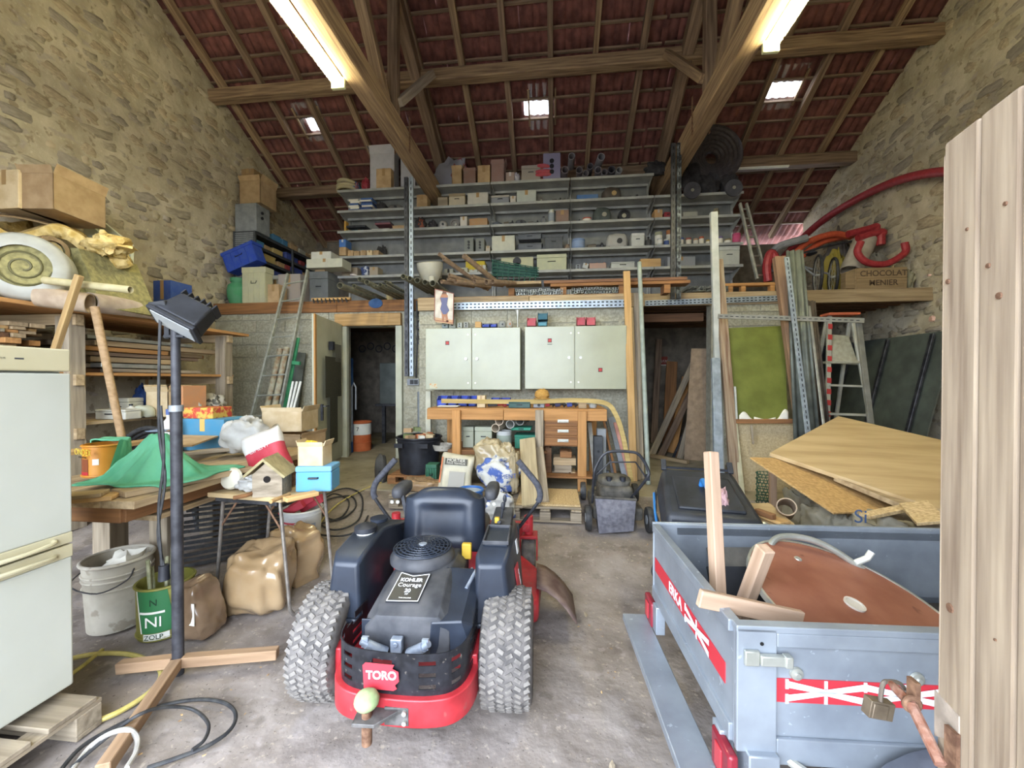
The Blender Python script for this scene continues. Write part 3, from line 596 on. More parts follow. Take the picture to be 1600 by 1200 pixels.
    for s, dx in ((1, .03), (-1, .04)):
        P = [(s*.39+dx, .74, .47), (s*.51+dx, .74, .63), (s*.54+dx, .74, .69), (s*.525+dx, .74, .76), (s*.47+dx, .75, .83), (s*.40+dx, .76, .91)]
        m = G(); m.tube(sm(P, 5), .011, 10); lv = m.obj('steering_lever', GU, t)
        m = G(); m.tube(sm(P[1:], 6)[3:], .0195, 12); m.obj('grip', M('foam_grip', '33343a', '45464c', scale=60, rough=.9), lv)
        m = G(); m.box((s*.38+dx, .74, .47), (.06, .05, .09)); m.obj('lever_bracket', STEEL, t, bevel=.004)
    # hitch with a split ball over the tow ball
    m = G(); m.prism([(-.09, -.42), (-.01, -.42), (.05, -.36), (.09, -.34), (.09, -.3), (-.1, -.3)], .215, .228); m.b2((.0, -.353, .17), (.09, -.345, .235)); hp_ = m.obj('hitch_plate', M('hitch_steel', '4c4b49', '6c6966', scale=30, rough=.6, metal=.3), t, bevel=.002)
    m = G(); m.cyl((-.05, -.385, .13), (-.05, -.385, .25), .018); m.obj('tow_pin', RUST, hp_)
    m = G()
    for z in (.185, .22): m.cyl((.075, -.352, z), (.075, -.362, z), .009, n=8)
    m.obj('bolts', ALU, hp_)['kind'] = 'stuff'
    m = G(); m.sphere((0, 0, 0), .001); m.v.clear(); m.f.clear(); m.mi.clear()
    m.blob((-.05, -.385, .285), (.044, .042, .034), .05, 3, 1, 18, flat=-.026); tb = m.obj('ball_cover', M('faded_felt', '84966a', '9aab7c', scale=30, rough=.95, bump=.3, dist=.004), t, smooth=60)
    for b_ in ((.3, .3, -.19), (.32, .12, -.1)): pass
    m = G()
    for z, y in ((.3, -.1), (.25, -.02), (.2, .06)): m.cyl((.308, y-.05, z-.06), (.318, y-.05, z-.06), .011, n=8)
    m.obj('frame_bolts', ALU, t)['kind'] = 'stuff'
mower()
# ================================================================== BARN DOOR LEAF (right, standing open)
def barn_door():
    A = V((.655, .75, 0)); d = V((-math.sin(R(12)), -math.cos(R(12)), 0)); BW = wood('barn_board', '776655', 'a89882', ax=2, rough=.9, rand=.08, sc=9); speck(BW, 3, 'aaa06a', .64, .5, (1, 1, .25)); speck(BW, 4, '9b8f8c', .58, .5, (1, 1, .2))
    t = T('door_2', None, None, A); t['kind'] = 'structure'; nrm = V((d.y, -d.x, 0)); nrm = -nrm if nrm.x > 0 else nrm
    s = [0]
    for u in (1470, 1525, 1590, 1680): # board joints where the sight line meets the leaf
        q = ray(u, 640); k = (A.x*q.y-A.y*q.x)/(d.y*q.x-d.x*q.y); s.append(k)
    for i in range(4):
        a, b = s[i]+.0015, s[i+1]-.0015; z1 = (1.785, 1.80, 1.80, 1.80)[i]; pa, pb = A+d*a, A+d*b; m = MB(); nn = nrm*.028
        vs = [pa, pb, pb+V((0, 0, z1)), pa+V((0, 0, z1-(.02 if i == 0 else 0)))]; vs = vs + [p-nn for p in vs]
        m.add([p+V((0, 0, .02)) for p in vs], [(0, 1, 2, 3), (7, 6, 5, 4), (0, 4, 5, 1), (1, 5, 6, 2), (2, 6, 7, 3), (3, 7, 4, 0)])
        m.obj('board', BW, t, smooth=0, bevel=.004)
    for z in (.5, 1.5): plank('ledge', A+d*.01-nrm*.05+V((0, 0, z)), A+d*s[4]-nrm*.05+V((0, 0, z)), .03, .12, BW, t)
    def on(u, v, e=.004):
        q = ray(u, v); k = (A.x*q.y-A.y*q.x)/(d.y*q.x-d.x*q.y); p = A+d*k; L_ = (p.x*q.x+p.y*q.y)/(q.x*q.x+q.y*q.y); return V((p.x, p.y, CZ+q.z*L_)) + nrm*e
    for (u, v, r) in ((1456, 498, .008), (1572, 318, .005), (1512, 358, .004), (1545, 415, .006), (1482, 440, .007), (1562, 462, .008), (1485, 950, .012), (1556, 1000, .003), (1452, 430, .003)):
        p = on(u, v); m = MB(); m.cyl(p-nrm*.006, p-nrm*.002, r*.7, r*.6, n=9); m.obj('nail_head', RUST, t)
    # bolt with keepers, and the padlock hanging from it
    LR = M('latch_rust', '7a4a36', '9a7a6a', scale=45, rough=.85, bump=.4); lb = link('latch', None, Matrix.Translation(on(1450, 1130)), t)
    a, b, c = on(1418, 1078, .02), on(1442, 1105, .016), on(1490, 1200, .016)
    m = MB(); m.tube([b, (b+c)/2, c], .009, 10); m.tube([a-d*.01, a, b], [.006, .008, .009], 8); m.obj('latch_bolt', LR, lb)
    m = MB(); m.torus(on(1440, 1103, .014), .012, .005, Matrix.Rotation(PI/2, 4, 'X'), n=16); m.box(on(1436, 1085, .008), (.008, .02, .05)); m.box(on(1495, 1175, .006), (.006, .02, .07)); m.obj('keeper', RUST, lb)
    m = MB(); m.quad(on(1462, 1078, .002), on(1500, 1120, .002), on(1500, 1160, .002), on(1462, 1150, .002), .002); m.obj('strike_plate', M('worn_plate', '8f8478', 'b3a596', scale=30, rough=.7), t)
    pk = T('padlock', 'old brass padlock with open shackle hanging on the rusty door bolt', 'padlock', on(1370, 1125, .03))
    c0 = on(1385, 1075, .012); w = .024; bx = aY(1372, 1106, c0.y+.005)
    m = MB(); m.box(bx, (.05, .02, .036), (0, .18, .1)); m.box(bx+V((-.004, -.0115, 0)), (.03, .002, .03), (0, .18, .1)); m.obj('lock_body', M('old_brass', '6f6252', '8a7c68', scale=25, rough=.5, metal=.5), pk, bevel=.003)
    m = MB(); top = aY(1390, 1065, c0.y); l = aY(1376, 1090, c0.y); r_ = aY(1416, 1082, c0.y); m.tube(sm([l+V((0, 0, -.012)), l, aY(1380, 1068, c0.y), top, aY(1406, 1068, c0.y), r_, on(1420, 1082, .018)], 5), .0042, 8); m.obj('shackle', M('shackle_steel', '8d8378', 'a79d90', rough=.35, metal=.7), pk)
barn_door()
# ================================================================== TRAILER (right foreground) AND ITS LOAD
def ext(a, b, z): a, b = V(a), V(b); return a + (b-a)*((z-a.z)/(b.z-a.z))
def trailer():
    O = V((.49, 1.13, 0)); rz_ = R(2.5); X = Matrix.Translation(O) @ Matrix.Rotation(rz_, 4, 'Z'); G = lambda: MB(X)
    t = T('utility_trailer', 'small galvanised utility trailer with red and white patterned bands', 'trailer', O, rz=rz_); L, Wd, z0, z1 = 1.75, .76, .42, .755
    RD = plain('b5303a', .45); WT = plain('d8dde4', .5); SIL = M('trailer_zinc', '868d95', 'a3abb3', scale=7, rough=.38, metal=.45, lo=.3, hi=.75); speck(SIL, 40, 'c9d3dd', .68, .5)
    def side(nm, y, s):
        m = G(); m.b2((.0, y, z0), (L, y+.012, z1)); o = m.obj(nm, SIL, t, smooth=0, bevel=.002)
        m = G(); m.b2((-.005, y-.008*s-.004, z1-.012), (L, y+.02, z1+.006)); m.b2((.1, y-.01*s, z1-.05), (L, y, z1-.012)); m.b2((-.004, y-.012*s, z0), (.1, y+.002, z1)); m.b2((.1, y-.012*s, z0-.03), (L, y, z0+.04)); m.obj('rail', SIL, o, smooth=0, bevel=.003); return o
    near = side('side_panel', 0, 1); far = side('side_panel', Wd, -1)
    m = G(); m.b2((0, .01, z0), (.012, Wd, z1)); m.b2((-.012, .02, z1-.03), (.02, Wd-.01, z1+.004)); m.b2((-.01, .02, z0), (.012, Wd, z0+.05)); tg = m.obj('tailgate', SIL, t, smooth=0, bevel=.003)
    m = G(); m.b2((L-.012, 0, z0), (L, Wd, z1)); m.obj('front_panel', SIL, t, smooth=0); m = G(); m.b2((.01, .01, z0), (L, Wd, z0+.012)); m.obj('trailer_floor', M('trailer_ply', '3a352f', '574f45', scale=8, rough=.9), t, smooth=0)
    # patterned band, near side
    y = -.0005; m = G(); m.b2((.103, y-.0016, .553), (L, y, .617)); bd = m.obj('band', RD, near, smooth=0)
    def bandp(org, xdir, n0):
        Xf = X @ face(org, xdir)
        m = MB(Xf); p = .2
        for k in range(n0):
            x0 = k*p
            for s in (1, -1):
                m.add([(x0, s*.028, .0025), (x0, s*.010, .0025), (x0+p*.5, -s*.006, .0025), (x0+p*.5, s*.008, .0025)], [(0, 1, 2, 3)])
                m.add([(x0+p, s*.028, .0025), (x0+p, s*.010, .0025), (x0+p*.5, -s*.006, .0025), (x0+p*.5, s*.008, .0025)], [(0, 1, 2, 3)])
                m.b2((x0+p*.48, s*.010, .0012), (x0+p*.52, s*.031, .0027)); m.b2((x0-.004, s*.02-.014, .0012), (x0+.004, s*.02+.012, .0028))
        return m
    m = bandp((.13, y-.0016, .585), (1, 0, 0), 7); m.obj('band_pattern', WT, bd, smooth=0)['kind'] = 'stuff'
    m = G(); m.b2((-.0025, .06, .55), (-.0005, Wd-.02, .61)); b2_ = m.obj('band', RD, tg, smooth=0)
    m = bandp((-.003, .36, .58), (0, -1, 0), 1); m.obj('band_pattern', WT, b2_, smooth=0)['kind'] = 'stuff'
    text('ERKA', .06, WT, b2_, X @ face((-.004, .47, .58), (0, -1, 0)), bold=.001)
    # fittings
    m = G(); m.b2((.012, -.024, .66), (.05, -.012, .7)); m.b2((.05, -.03, .665), (.115, -.014, .692)); m.b2((.11, -.034, .664), (.13, -.012, .694)); m.obj('latch', ALU, near, bevel=.003)
    for x in (.155, .46, .8):
        m = G(); m.lathe([(.018, 0), (.016, .006), (.008, .008), (.006, .012), (0, .012)], 16, Matrix.Translation((x, -.001, .632)) @ Matrix.Rotation(PI/2, 4, 'X')); m.obj('rope_stud', ALU, near)
    m = G(); m.cyl((.06, -.011, .715), (.06, -.0135, .715), .005, n=10); m.obj('hole_shade_disc', plain('0d0e10'), near)  # dark disc painted as the shade of a rivet hole; panel is unpierced
    m = G(); m.b2((.02, -.03, .30), (.1, .04, .425)); m.obj('corner_bracket', SIL, t, bevel=.004)
    m = G(); m.b2((-.13, -.0, .27), (-.02, Wd+.06, .3)); m.b2((-.02, .05, .3), (.02, .1, .42)); m.b2((-.02, Wd-.1, .3), (.02, Wd-.05, .42)); m.obj('rear_bar', SIL, t, bevel=.003)
    for yy in (.0, Wd-.03):
        m = G(); m.b2((-.028, yy-.02, .3), (.0, yy+.09, .41)); o = m.obj('tail_light', plain('7c2530', .25), t, bevel=.008); m = G(); m.b2((-.032, yy+.02, .32), (-.026, yy+.06, .39)); m.obj('lens', plain('b0343c', .15), o, bevel=.004)
    m = G(); m.b2((.03, .1, .36), (L, .15, .42)); m.b2((.03, Wd-.15, .36), (L, Wd-.1, .42)); m.b2((.5, -.05, .24), (.56, Wd+.05, .3)); m.obj('chassis', SIL, t, smooth=0)
    m = G(); m.tube(sm([(.13, .0, .4), (.2, -.05, .37), (.26, -.09, .3), (.2, -.1, .05)], 4), .012); m.obj('prop_leg', ALU, t)
    for yy in (-.13, Wd+.13):
        Tm = Matrix.Translation((.53, yy, .24)) @ Matrix.Rotation(PI/2, 4, 'X'); m = G(); m.lathe([(.13, -.05), (.2, -.065), (.235, -.05), (.24, 0), (.235, .05), (.2, .065), (.13, .05)], 28, Tm); wr = m.obj('wheel', RUBBER, t)
        m = G(); m.lathe([(0, -.02), (.13, -.05), (.135, -.05), (.135, .05), (.13, .05), (0, .02)], 24, Tm); m.obj('rim', ALU, wr)
        m = G(); m.grid(lambda a, b: (.53+.28*math.cos(PI*(1-a)), yy-.09+.18*b, .24+.25*math.sin(PI*a)), 14, 2); m.obj('mudguard', M('mudguard', '6b6f78', '858a94', scale=12, rough=.7), t, solid=.006)
    return X
TXF = trailer(); TFL = .436
# round table top leaning in the trailer
c = aY(1335, 945, 1.5); vw = (c-_C).normalized(); maj = (_rt*math.cos(R(30)) - _up*math.sin(R(30))); maj = (maj-vw*maj.dot(vw)).normalized(); mnr = maj.cross(vw); mnr = mnr if mnr.z > 0 else -mnr
nn = (-vw*math.cos(R(62)) + mnr*math.sin(R(62))).normalized(); yy = nn.cross(maj).normalized(); DM = Matrix((maj, yy, nn)).transposed().to_4x4(); DM.translation = c; Rd = .333
t = T('round_table_top', 'round red-brown table top with a steel rim leaning in the trailer', 'table top', c-V((0, 0, .2)))
MB(DM).lathe([(0, -.012), (Rd-.006, -.012), (Rd-.006, .0), (0, .0)], 48).obj('top', M('redbrown_laminate', '7d4a38', '94614c', scale=6, rough=.45), t)
speck(MATS['redbrown_laminate'], 14, '5e2f22', .66, .7)
MB(DM).lathe([(Rd-.007, -.016), (Rd+.002, -.016), (Rd+.002, .003), (Rd-.007, .003), (Rd-.007, -.016)], 48).obj('rim', ALU, t)
MB(DM).lathe([(.0, .001), (.026, .001), (.026, .006), (.032, .006), (.032, 0), (0, 0)], 24).obj('parasol_ring', M('white_ring', 'c4bdb0', rough=.5), t)
MB(DM).lathe([(.0, .001), (.012, .003), (.014, 0)], 16, Matrix.Translation((-.2, .1, 0))).obj('plug', ALU, t)
# timbers in the trailer
def post(u0, v0, y0, u1, v1, y1, w, mat, label, zb=None, nm='timber_stake', grp='rough timbers standing in the trailer', h=None):
    a, b = aY(u0, v0, y0), aY(u1, v1, y1)
    if zb is not None: b = ext(a, b, zb)
    return tag(plank(nm, a, b, w, h or w, mat, bevel=.004, up=(.3, -1, .1)), label, 'timber', grp)
PINKW = wood('raw_timber', '977c64', 'b89d85')
post(1111, 706, 1.62, 1122, 925, 1.5, .042, PINKW, 'tall rough timber stake standing upright in the trailer', TFL+.03)
post(1196, 856, 1.42, 1170, 925, 1.48, .045, PINKW, 'short rough timber block leaning in the trailer beside the round top', TFL+.03)
tag(plank('timber_board', aZ(1092, 934, .787), aY(1252, 968, 1.27), .02, .05, PINKW, bevel=.003), 'pale sawn board lying across the trailer edge in front of the stakes', 'timber', 'rough timbers standing in the trailer')
# folded chair frame and black slabs
t = T('garden_chair', 'folded garden chair with bent aluminium tube and beige seat in the trailer', 'chair', aY(1330, 880, 1.72))
q = lambda u, v, y: aY(u, v, y+.09)
MB().tube(sm([q(1195, 900, 1.62), q(1205, 850, 1.68), q(1230, 838, 1.7), q(1280, 848, 1.7), q(1340, 885, 1.66), q(1433, 962, 1.6), q(1470, 1000, 1.55)], 6), .013, 10).obj('frame', ALU, t)
m = MB(); m.grid(lambda a, b: q(1212+90*a, 850+30*a+26*b, 1.72-.02*b), 6, 3); m.obj('seat', M('beige_seat', 'a89c84', 'b9ae96', scale=12), t, solid=.012)
MB().tube([q(1335, 880, 1.66), q(1355, 872, 1.67), q(1362, 862, 1.67)], .012).obj('armrest', WHITEP, t); MB().tube([q(1345, 893, 1.645), q(1368, 905, 1.64)], .012).obj('armrest', WHITEP, t)
for i, (va, yy_, dz, mt, lb) in enumerate(((855, 1.78, .0, M('slate_panel', '4c4a46', '6c675f', scale=9, rough=.8), 'scuffed grey panel lying against the far side of the trailer'), (885, 1.66, 0, BLACK, 'black panel with a chrome edge lying in the trailer'))):
    a, b = q(1105, va, yy_), q(1215, va, yy_); m = MB(); d = V((0, -.1, -.14)); m.quad(a, b, b+d, a+d, .016); tp = T('flat_panel', lb, 'panel', a-V((0, 0, .15)), 'panels in the trailer'); m.obj('sheet', mt, tp)
    if i: MB().cyl(a+d*1.0, b+d*1.0, .006).obj('edge_trim', ALU, tp)
# ================================================================== REFRIGERATOR ON ITS PALLET
def pallet(lo, L, Wd, label, group=None, h=.13, nb=5, rzz=0, mat=GREYW):
    t = T('pallet', label, 'pallet', lo, group, rz=rzz); X = Matrix.Translation(V(lo)) @ Matrix.Rotation(rzz, 4, 'Z')
    for i in range(nb):
        y = Wd*(i+.5)/nb; plank('slat', X @ V((0, y, h-.01)), X @ V((L, y, h-.01)), Wd/nb*.78, .02, mat, t)
    for i in range(3):
        x = .05+(L-.1)*i/2; plank('stringer', X @ V((x, 0, h-.03)), X @ V((x, Wd, h-.03)), .09, .018, mat, t)
        for j in range(3): plank('block', X @ V((x-.05, .05+(Wd-.1)*j/2, .057)), X @ V((x+.05, .05+(Wd-.1)*j/2, .057)), .09, .072, mat, t)
    for j in range(3): plank('runner', X @ V((0, .05+(Wd-.1)*j/2, .011)), X @ V((L, .05+(Wd-.1)*j/2, .011)), .09, .02, mat, t)
    return t
pallet((-2.78, .42, 0), .92, 1.02, 'weathered wooden pallet lying under the white refrigerator', 'pallets on the floor')
def fridge():
    x1, y1, y0, z0, z1 = -1.97, 1.42, .78, .15, 1.545; t = T('refrigerator', 'tall white two-door refrigerator standing on a wooden pallet', 'refrigerator', (x1-.3, 1.1, .13))
    WH = M('fridge_white', 'b2b4a8', 'bdbfb4', scale=2, rough=.35); IV = M('fridge_ivory', 'b5ad8c', 'bfb798', scale=3, rough=.4)
    slab('body', (x1-.58, y0, z0+.02), (x1-.05, y1, z1), WH, t, .006)
    slab('top_panel', (x1-.05, y0, 1.455), (x1, y1, z1), IV, t, .006); slab('upper_door', (x1-.048, y0, .80), (x1, y1, 1.447), WH, t, .006); slab('lower_door', (x1-.048, y0, z0+.02), (x1, y1, .70), WH, t, .008)
    slab('upper_handle_strip', (x1-.046, y0, .757), (x1+.001, y1, .80), IV, t, .003); slab('lower_handle_strip', (x1-.046, y0, .70), (x1+.001, y1, .75), IV, t, .003)
    for z, s in ((.775, 1), (.727, -1)):
        m = MB(); m.tube(sm([(x1-.01, y1-.06, z+s*.008), (x1+.018, y1-.075, z+s*.004), (x1+.028, y1-.16, z), (x1+.018, y1-.26, z), (x1-.01, y1-.27, z)], 5), .008, 8); m.obj('handle', IV, t)
    m = MB(); m.b2((x1, y1-.17, 1.497), (x1+.001, y1-.145, 1.503)); m.obj('badge', plain('4a4a4a'), t)
    text('SUPER CONGELATEUR', .009, plain('7d7a68'), t, face((x1+.0008, y1-.24, 1.5), (0, 1, 0)), extr=.0002)
    for yy in (y0+.06, y1-.06):
        for xx in (x1-.5, x1-.1): MB().cyl((xx, yy, .131), (xx, yy, .172), .022).obj('foot', BLACK, t)
fridge()
# ================================================================== WORK LIGHT ON A HOME-MADE STAND
def worklight():
    c = V((-1.81, 1.72, 0)); t = T('work_light_stand', 'black twin floodlight on a steel pole with plank feet', 'work light', c)
    BK = M('flood_black', '131417', '242529', scale=14, rough=.6); PO = M('pole_black', '26262a', '3f3f43', scale=20, rough=.55)
    MB().cyl(c+V((0, 0, .0)), c+V((0, 0, 1.28)), .024).obj('lower_pole', PO, t); MB().cyl(c+V((0, 0, 1.26)), c+V((0, 0, 1.72)), .019).obj('upper_pole', PO, t); MB().cyl(c+V((0, 0, 1.27)), c+V((0, 0, 1.3)), .029).obj('collar', GREYM, t)
    FW = wood('foot_plank', '84694f', 'a88b6d')
    for u, v in ((186, 1042), (434, 1020), (160, 1205)):
        e = aZ(u, v, .045); d = (e-c).normalized(); plank('foot', c+V((0, 0, .06))+d*.02, e, .045, .05, FW, t)
    Y0 = 1.70; hc = aY(296, 490, Y0+.02); HR = Euler((R(-35), R(28), R(10))).to_matrix().to_4x4()
    m = MB(); m.box(hc, (.2, .1, .13), HR, .8); hd = m.obj('lamp_head', BK, t, bevel=.01)
    m = MB(); m.box(hc+HR @ V((0, 0, -.08)), (.23, .12, .02), HR); m.obj('lamp_rim', BK, hd, bevel=.004); m = MB(); m.box(hc+HR @ V((0, 0, -.092)), (.19, .09, .004), HR); m.obj('lamp_glass', M('lamp_glass', '8d9090', rough=.1), hd)
    m = MB()
    for k in range(6): m.box(hc+HR @ V((-.08+.032*k, 0, .07)), (.006, .08, .03), HR)
    m.obj('fins', BK, hd)['kind'] = 'stuff'
    sc_ = aY(253, 478, Y0-.03); m = MB(); m.box(sc_, (.07, .07, .045), Euler((.2, -.2, .3)).to_matrix().to_4x4()); m.obj('junction_box', BK, t, bevel=.006)
    for dx in (-.045, .05): m = MB(); m.bar(c+V((dx, 0, 1.62)), c+V((dx, 0, 1.78)), .025, .008, up=(0, 1, 0)); m.obj('yoke_arm', BK, t)
    m = MB(); m.bar(c+V((-.05, 0, 1.63)), c+V((.055, 0, 1.63)), .03, .012); m.obj('yoke', BK, t)
    m = MB(); m.tube(sm([sc_, sc_+V((0, -.01, -.1)), c+V((-.06, -.03, 1.2)), c+V((-.03, -.03, .95)), c+V((-.07, -.03, .7)), c+V((-.04, -.03, .53))], 6), .006, 6); m.tube(sm([c+V((-.05, -.03, 1.3)), c+V((-.03, -.035, 1.05)), c+V((-.06, -.035, .8)), c+V((-.045, -.035, .53))], 6), .006, 6); cb = m.obj('cable', RUBBER, t)
    m = MB(); m.cyl(c+V((-.04, -.03, .54)), c+V((-.04, -.03, .47)), .02, .023); m.obj('plug', BLACK, t)
worklight()
# ================================================================== LEFT FLOOR: buckets, tin, pellet bags, hoses
def bucket(name, label, cat, c, r0, r1, h, mat, bands=(), grp=None, rim=.01, n=32):
    t = T(name, label, cat, c, grp); MB().pot(c, r0, r1, h, .005, n).obj('body', mat, t, smooth=50)
    m = MB(); m.torus(V(c)+V((0, 0, h-.006)), r1+.003, rim, n=n); m.obj('rim', mat, t)
    for k in bands: m = MB(); m.torus(V(c)+V((0, 0, h*k)), r0+(r1-r0)*k+.002, .006, n=n, m=8); m.obj('band', mat, t)
    return t
DIRTYW = M('dirty_white', '9a9384', 'bbb5a6', scale=5, rough=.8); speck(DIRTYW, 12, '7d7260', .6, .6)
c = V((-2.55, 2.06, 0)); t = bucket('bucket', 'large dirty white plastic bucket beside the refrigerator', 'bucket', c, .135, .155, .39, DIRTYW, (.62, .75, .82))
MB().tube(sm([c+V((.15, -.04, .34)), c+V((.17, -.1, .3)), c+V((.1, -.19, .27)), c+V((-.08, -.18, .3)), c+V((-.15, -.04, .34))], 5), .004, 6).obj('wire_handle', STEEL, t)
MB().blob(c+V((.03, .02, .33)), (.11, .1, .07), .8, 3, 4, 16).obj('rag', PAPER, t)
c = V((-2.21, 2.03, 0)); OLIVE = M('olive_tin', '6d6a2c', '8a8645', scale=9, rough=.5); t = bucket('paint_tin', 'olive and green paint tin holding cut sticks', 'paint tin', c, .125, .13, .29, OLIVE, (.06,), rim=.006)
GRN = plain('2f6b40', .5); WTE = plain('d8d6cc', .6); a0, a1 = R(-105), R(-40)
m = MB(); m.grid(lambda a, b: c+V((.1315*math.cos(a0+(a1-a0)*a+.25*(1-b)), .1315*math.sin(a0+(a1-a0)*a+.25*(1-b)), .05+.23*b)), 8, 4); lbl = m.obj('label_panel', GRN, t)
m = MB(); m.grid(lambda a, b: c+V((.1325*math.cos(a0+.06*a-.06+.25*(1-b)), .1325*math.sin(a0+.06*a-.06+.25*(1-b)), .05+.23*b)), 2, 4); m.grid(lambda a, b: c+V((.1325*math.cos(a0+.15+(.9)*a), .1325*math.sin(a0+.15+.9*a), .155+.012*b)), 8, 1); m.grid(lambda a, b: c+V((.1325*math.cos(a0+.3+(.9)*a), .1325*math.sin(a0+.3+.9*a), .012+.035*b)), 8, 1); m.obj('label_stripes', WTE, lbl)['kind'] = 'stuff'
for tx, z, s in (('N', .215, .05), ('NI', .11, .08), ('ZOLP', .03, .035)):
    a = R(-66); text(tx, s, plain('1c3a26') if z != .11 else WTE, lbl, face(c+V((.134*math.cos(a), .134*math.sin(a), z)), (-math.sin(a), math.cos(a), 0)))
for i in range(7):
    a = i*.9; p = c+V((.03*math.cos(a*2), .05*math.sin(a), .02)); MB().tube([p, p+V((.05*math.cos(a+2), .06*math.sin(a), .25)), p+V((.09*math.cos(a+2.2), .1*math.sin(a+.3), .38+.03*(i % 3)))], .009, 6).obj('stick', M('cut_stem', '7a7d5e', '98977a', scale=30), t)
PEL = M('pellet_bag', '8f7553', 'a68f6f', scale=4, rough=.22, lo=.3, hi=.7, coat=.4); PEL2 = M('pellet_bag_brown', '63503d', '7d6853', scale=5, rough=.2, coat=.4)
def sack(label, c, rad, mat, rot=(0, 0, 0), seed=1, amp=.3, grp=None, flat=None, name='sack', stick=None, sq=.6):
    t = T(name, label, 'sack', (c[0], c[1], 0 if flat is None else c[2]+flat), grp)
    m = MB(); m.blob(c, rad, amp, 2.2, seed, 30, flat=flat, rot=rot, sq=sq); o = m.obj('bag', mat, t, smooth=70)
    tx = bpy.data.textures.get('wrinkle') or bpy.data.textures.new('wrinkle', 'CLOUDS'); tx.noise_scale = .07
    q = o.modifiers.new('s', 'SUBSURF'); q.levels = q.render_levels = 1; q = o.modifiers.new('d', 'DISPLACE'); q.texture = tx; q.strength = .028; q.texture_coords = 'LOCAL'; return t
g = 'pellet sacks on the dirt floor'
t = sack('small clear bag of dark pellets with a barcode beside the tin', V((-1.965, 2.0, .15)), (.085, .1, .17), PEL2, (0, -.2, 0), 2, .2, g, -.15)
m = MB(); Q = aY(298, 962, 1.905); m.quad(Q+V((-.03, 0, -.05)), Q+V((.03, -.008, -.05)), Q+V((.015, .006, .06)), Q+V((-.04, .012, .055)), .002); m.obj('barcode_label', PAPER, t)
sack('largest straw-coloured clear sack of pellets on the dirt floor', V((-1.84, 2.3, .18)), (.18, .17, .21), PEL, (.1, .1, .2), 5, .25, g, -.19)
t = sack('pellet sack leaning behind the largest one by the folding table', V((-1.86, 2.66, .17)), (.17, .15, .2), PEL, (0, .15, -.4), 9, .3, g, -.17)
Q = aY(417, 897, 2.44); m = MB(); m.quad(Q+V((-.03, 0, -.05)), Q+V((.03, 0, -.05)), Q+V((.02, 0, .05)), Q+V((-.035, 0, .05)), .002); m.obj('barcode_label', PAPER, t)
# hoses lying on the floor
def hose(label, uv, r, mat, z=None, cat='hose', name='hose', k=6, grp=None, zf=None):
    P = [aZ(u, v, (r if z is None else z) + (zf[i] if zf else 0)) for i, (u, v) in enumerate(uv)]
    for p in P: p.z += fz(p.y)
    return tag(MB().tube(sm(P, k), r, 8).obj(name, mat), label, cat, grp)
YEL = M('yellow_hose', 'a89a52', 'c2b46c', scale=20, rough=.6); WHH = M('white_hose', '9b978f', 'b9b6ae', scale=20, rough=.6)
hose('dirty yellow garden hose snaking out from behind the refrigerator', [(60, 1045), (115, 1028), (160, 1021), (205, 1023), (238, 1036), (252, 1052), (240, 1075), (215, 1095), (180, 1115), (143, 1130)], .011, YEL)
hose('thin tan hose on the floor between bucket and refrigerator', [(95, 1065), (130, 1040), (160, 1015)], .009, YEL, grp=None)
hose('black rubber hose looped on the floor by the stand feet', [(85, 1215), (130, 1165), (195, 1128), (250, 1103), (310, 1093), (350, 1098), (368, 1115), (360, 1140), (325, 1165), (275, 1185), (230, 1200)], .0075, RUBBER, zf=[0]*11)
hose('inner black hose loop lying over the plank foot', [(110, 1200), (170, 1150), (215, 1118), (255, 1105), (300, 1108), (325, 1130), (320, 1155), (300, 1172)], .0065, RUBBER, z=.02, zf=[0, .03, .09, .06, 0, 0, 0, 0])
hose('white plastic hose bent in a tight loop on the floor', [(112, 1205), (140, 1168), (170, 1147), (200, 1140), (214, 1153), (212, 1175), (198, 1200)], .009, WHH, z=.02, zf=[0, 0, .05, .06, .02, 0, 0])
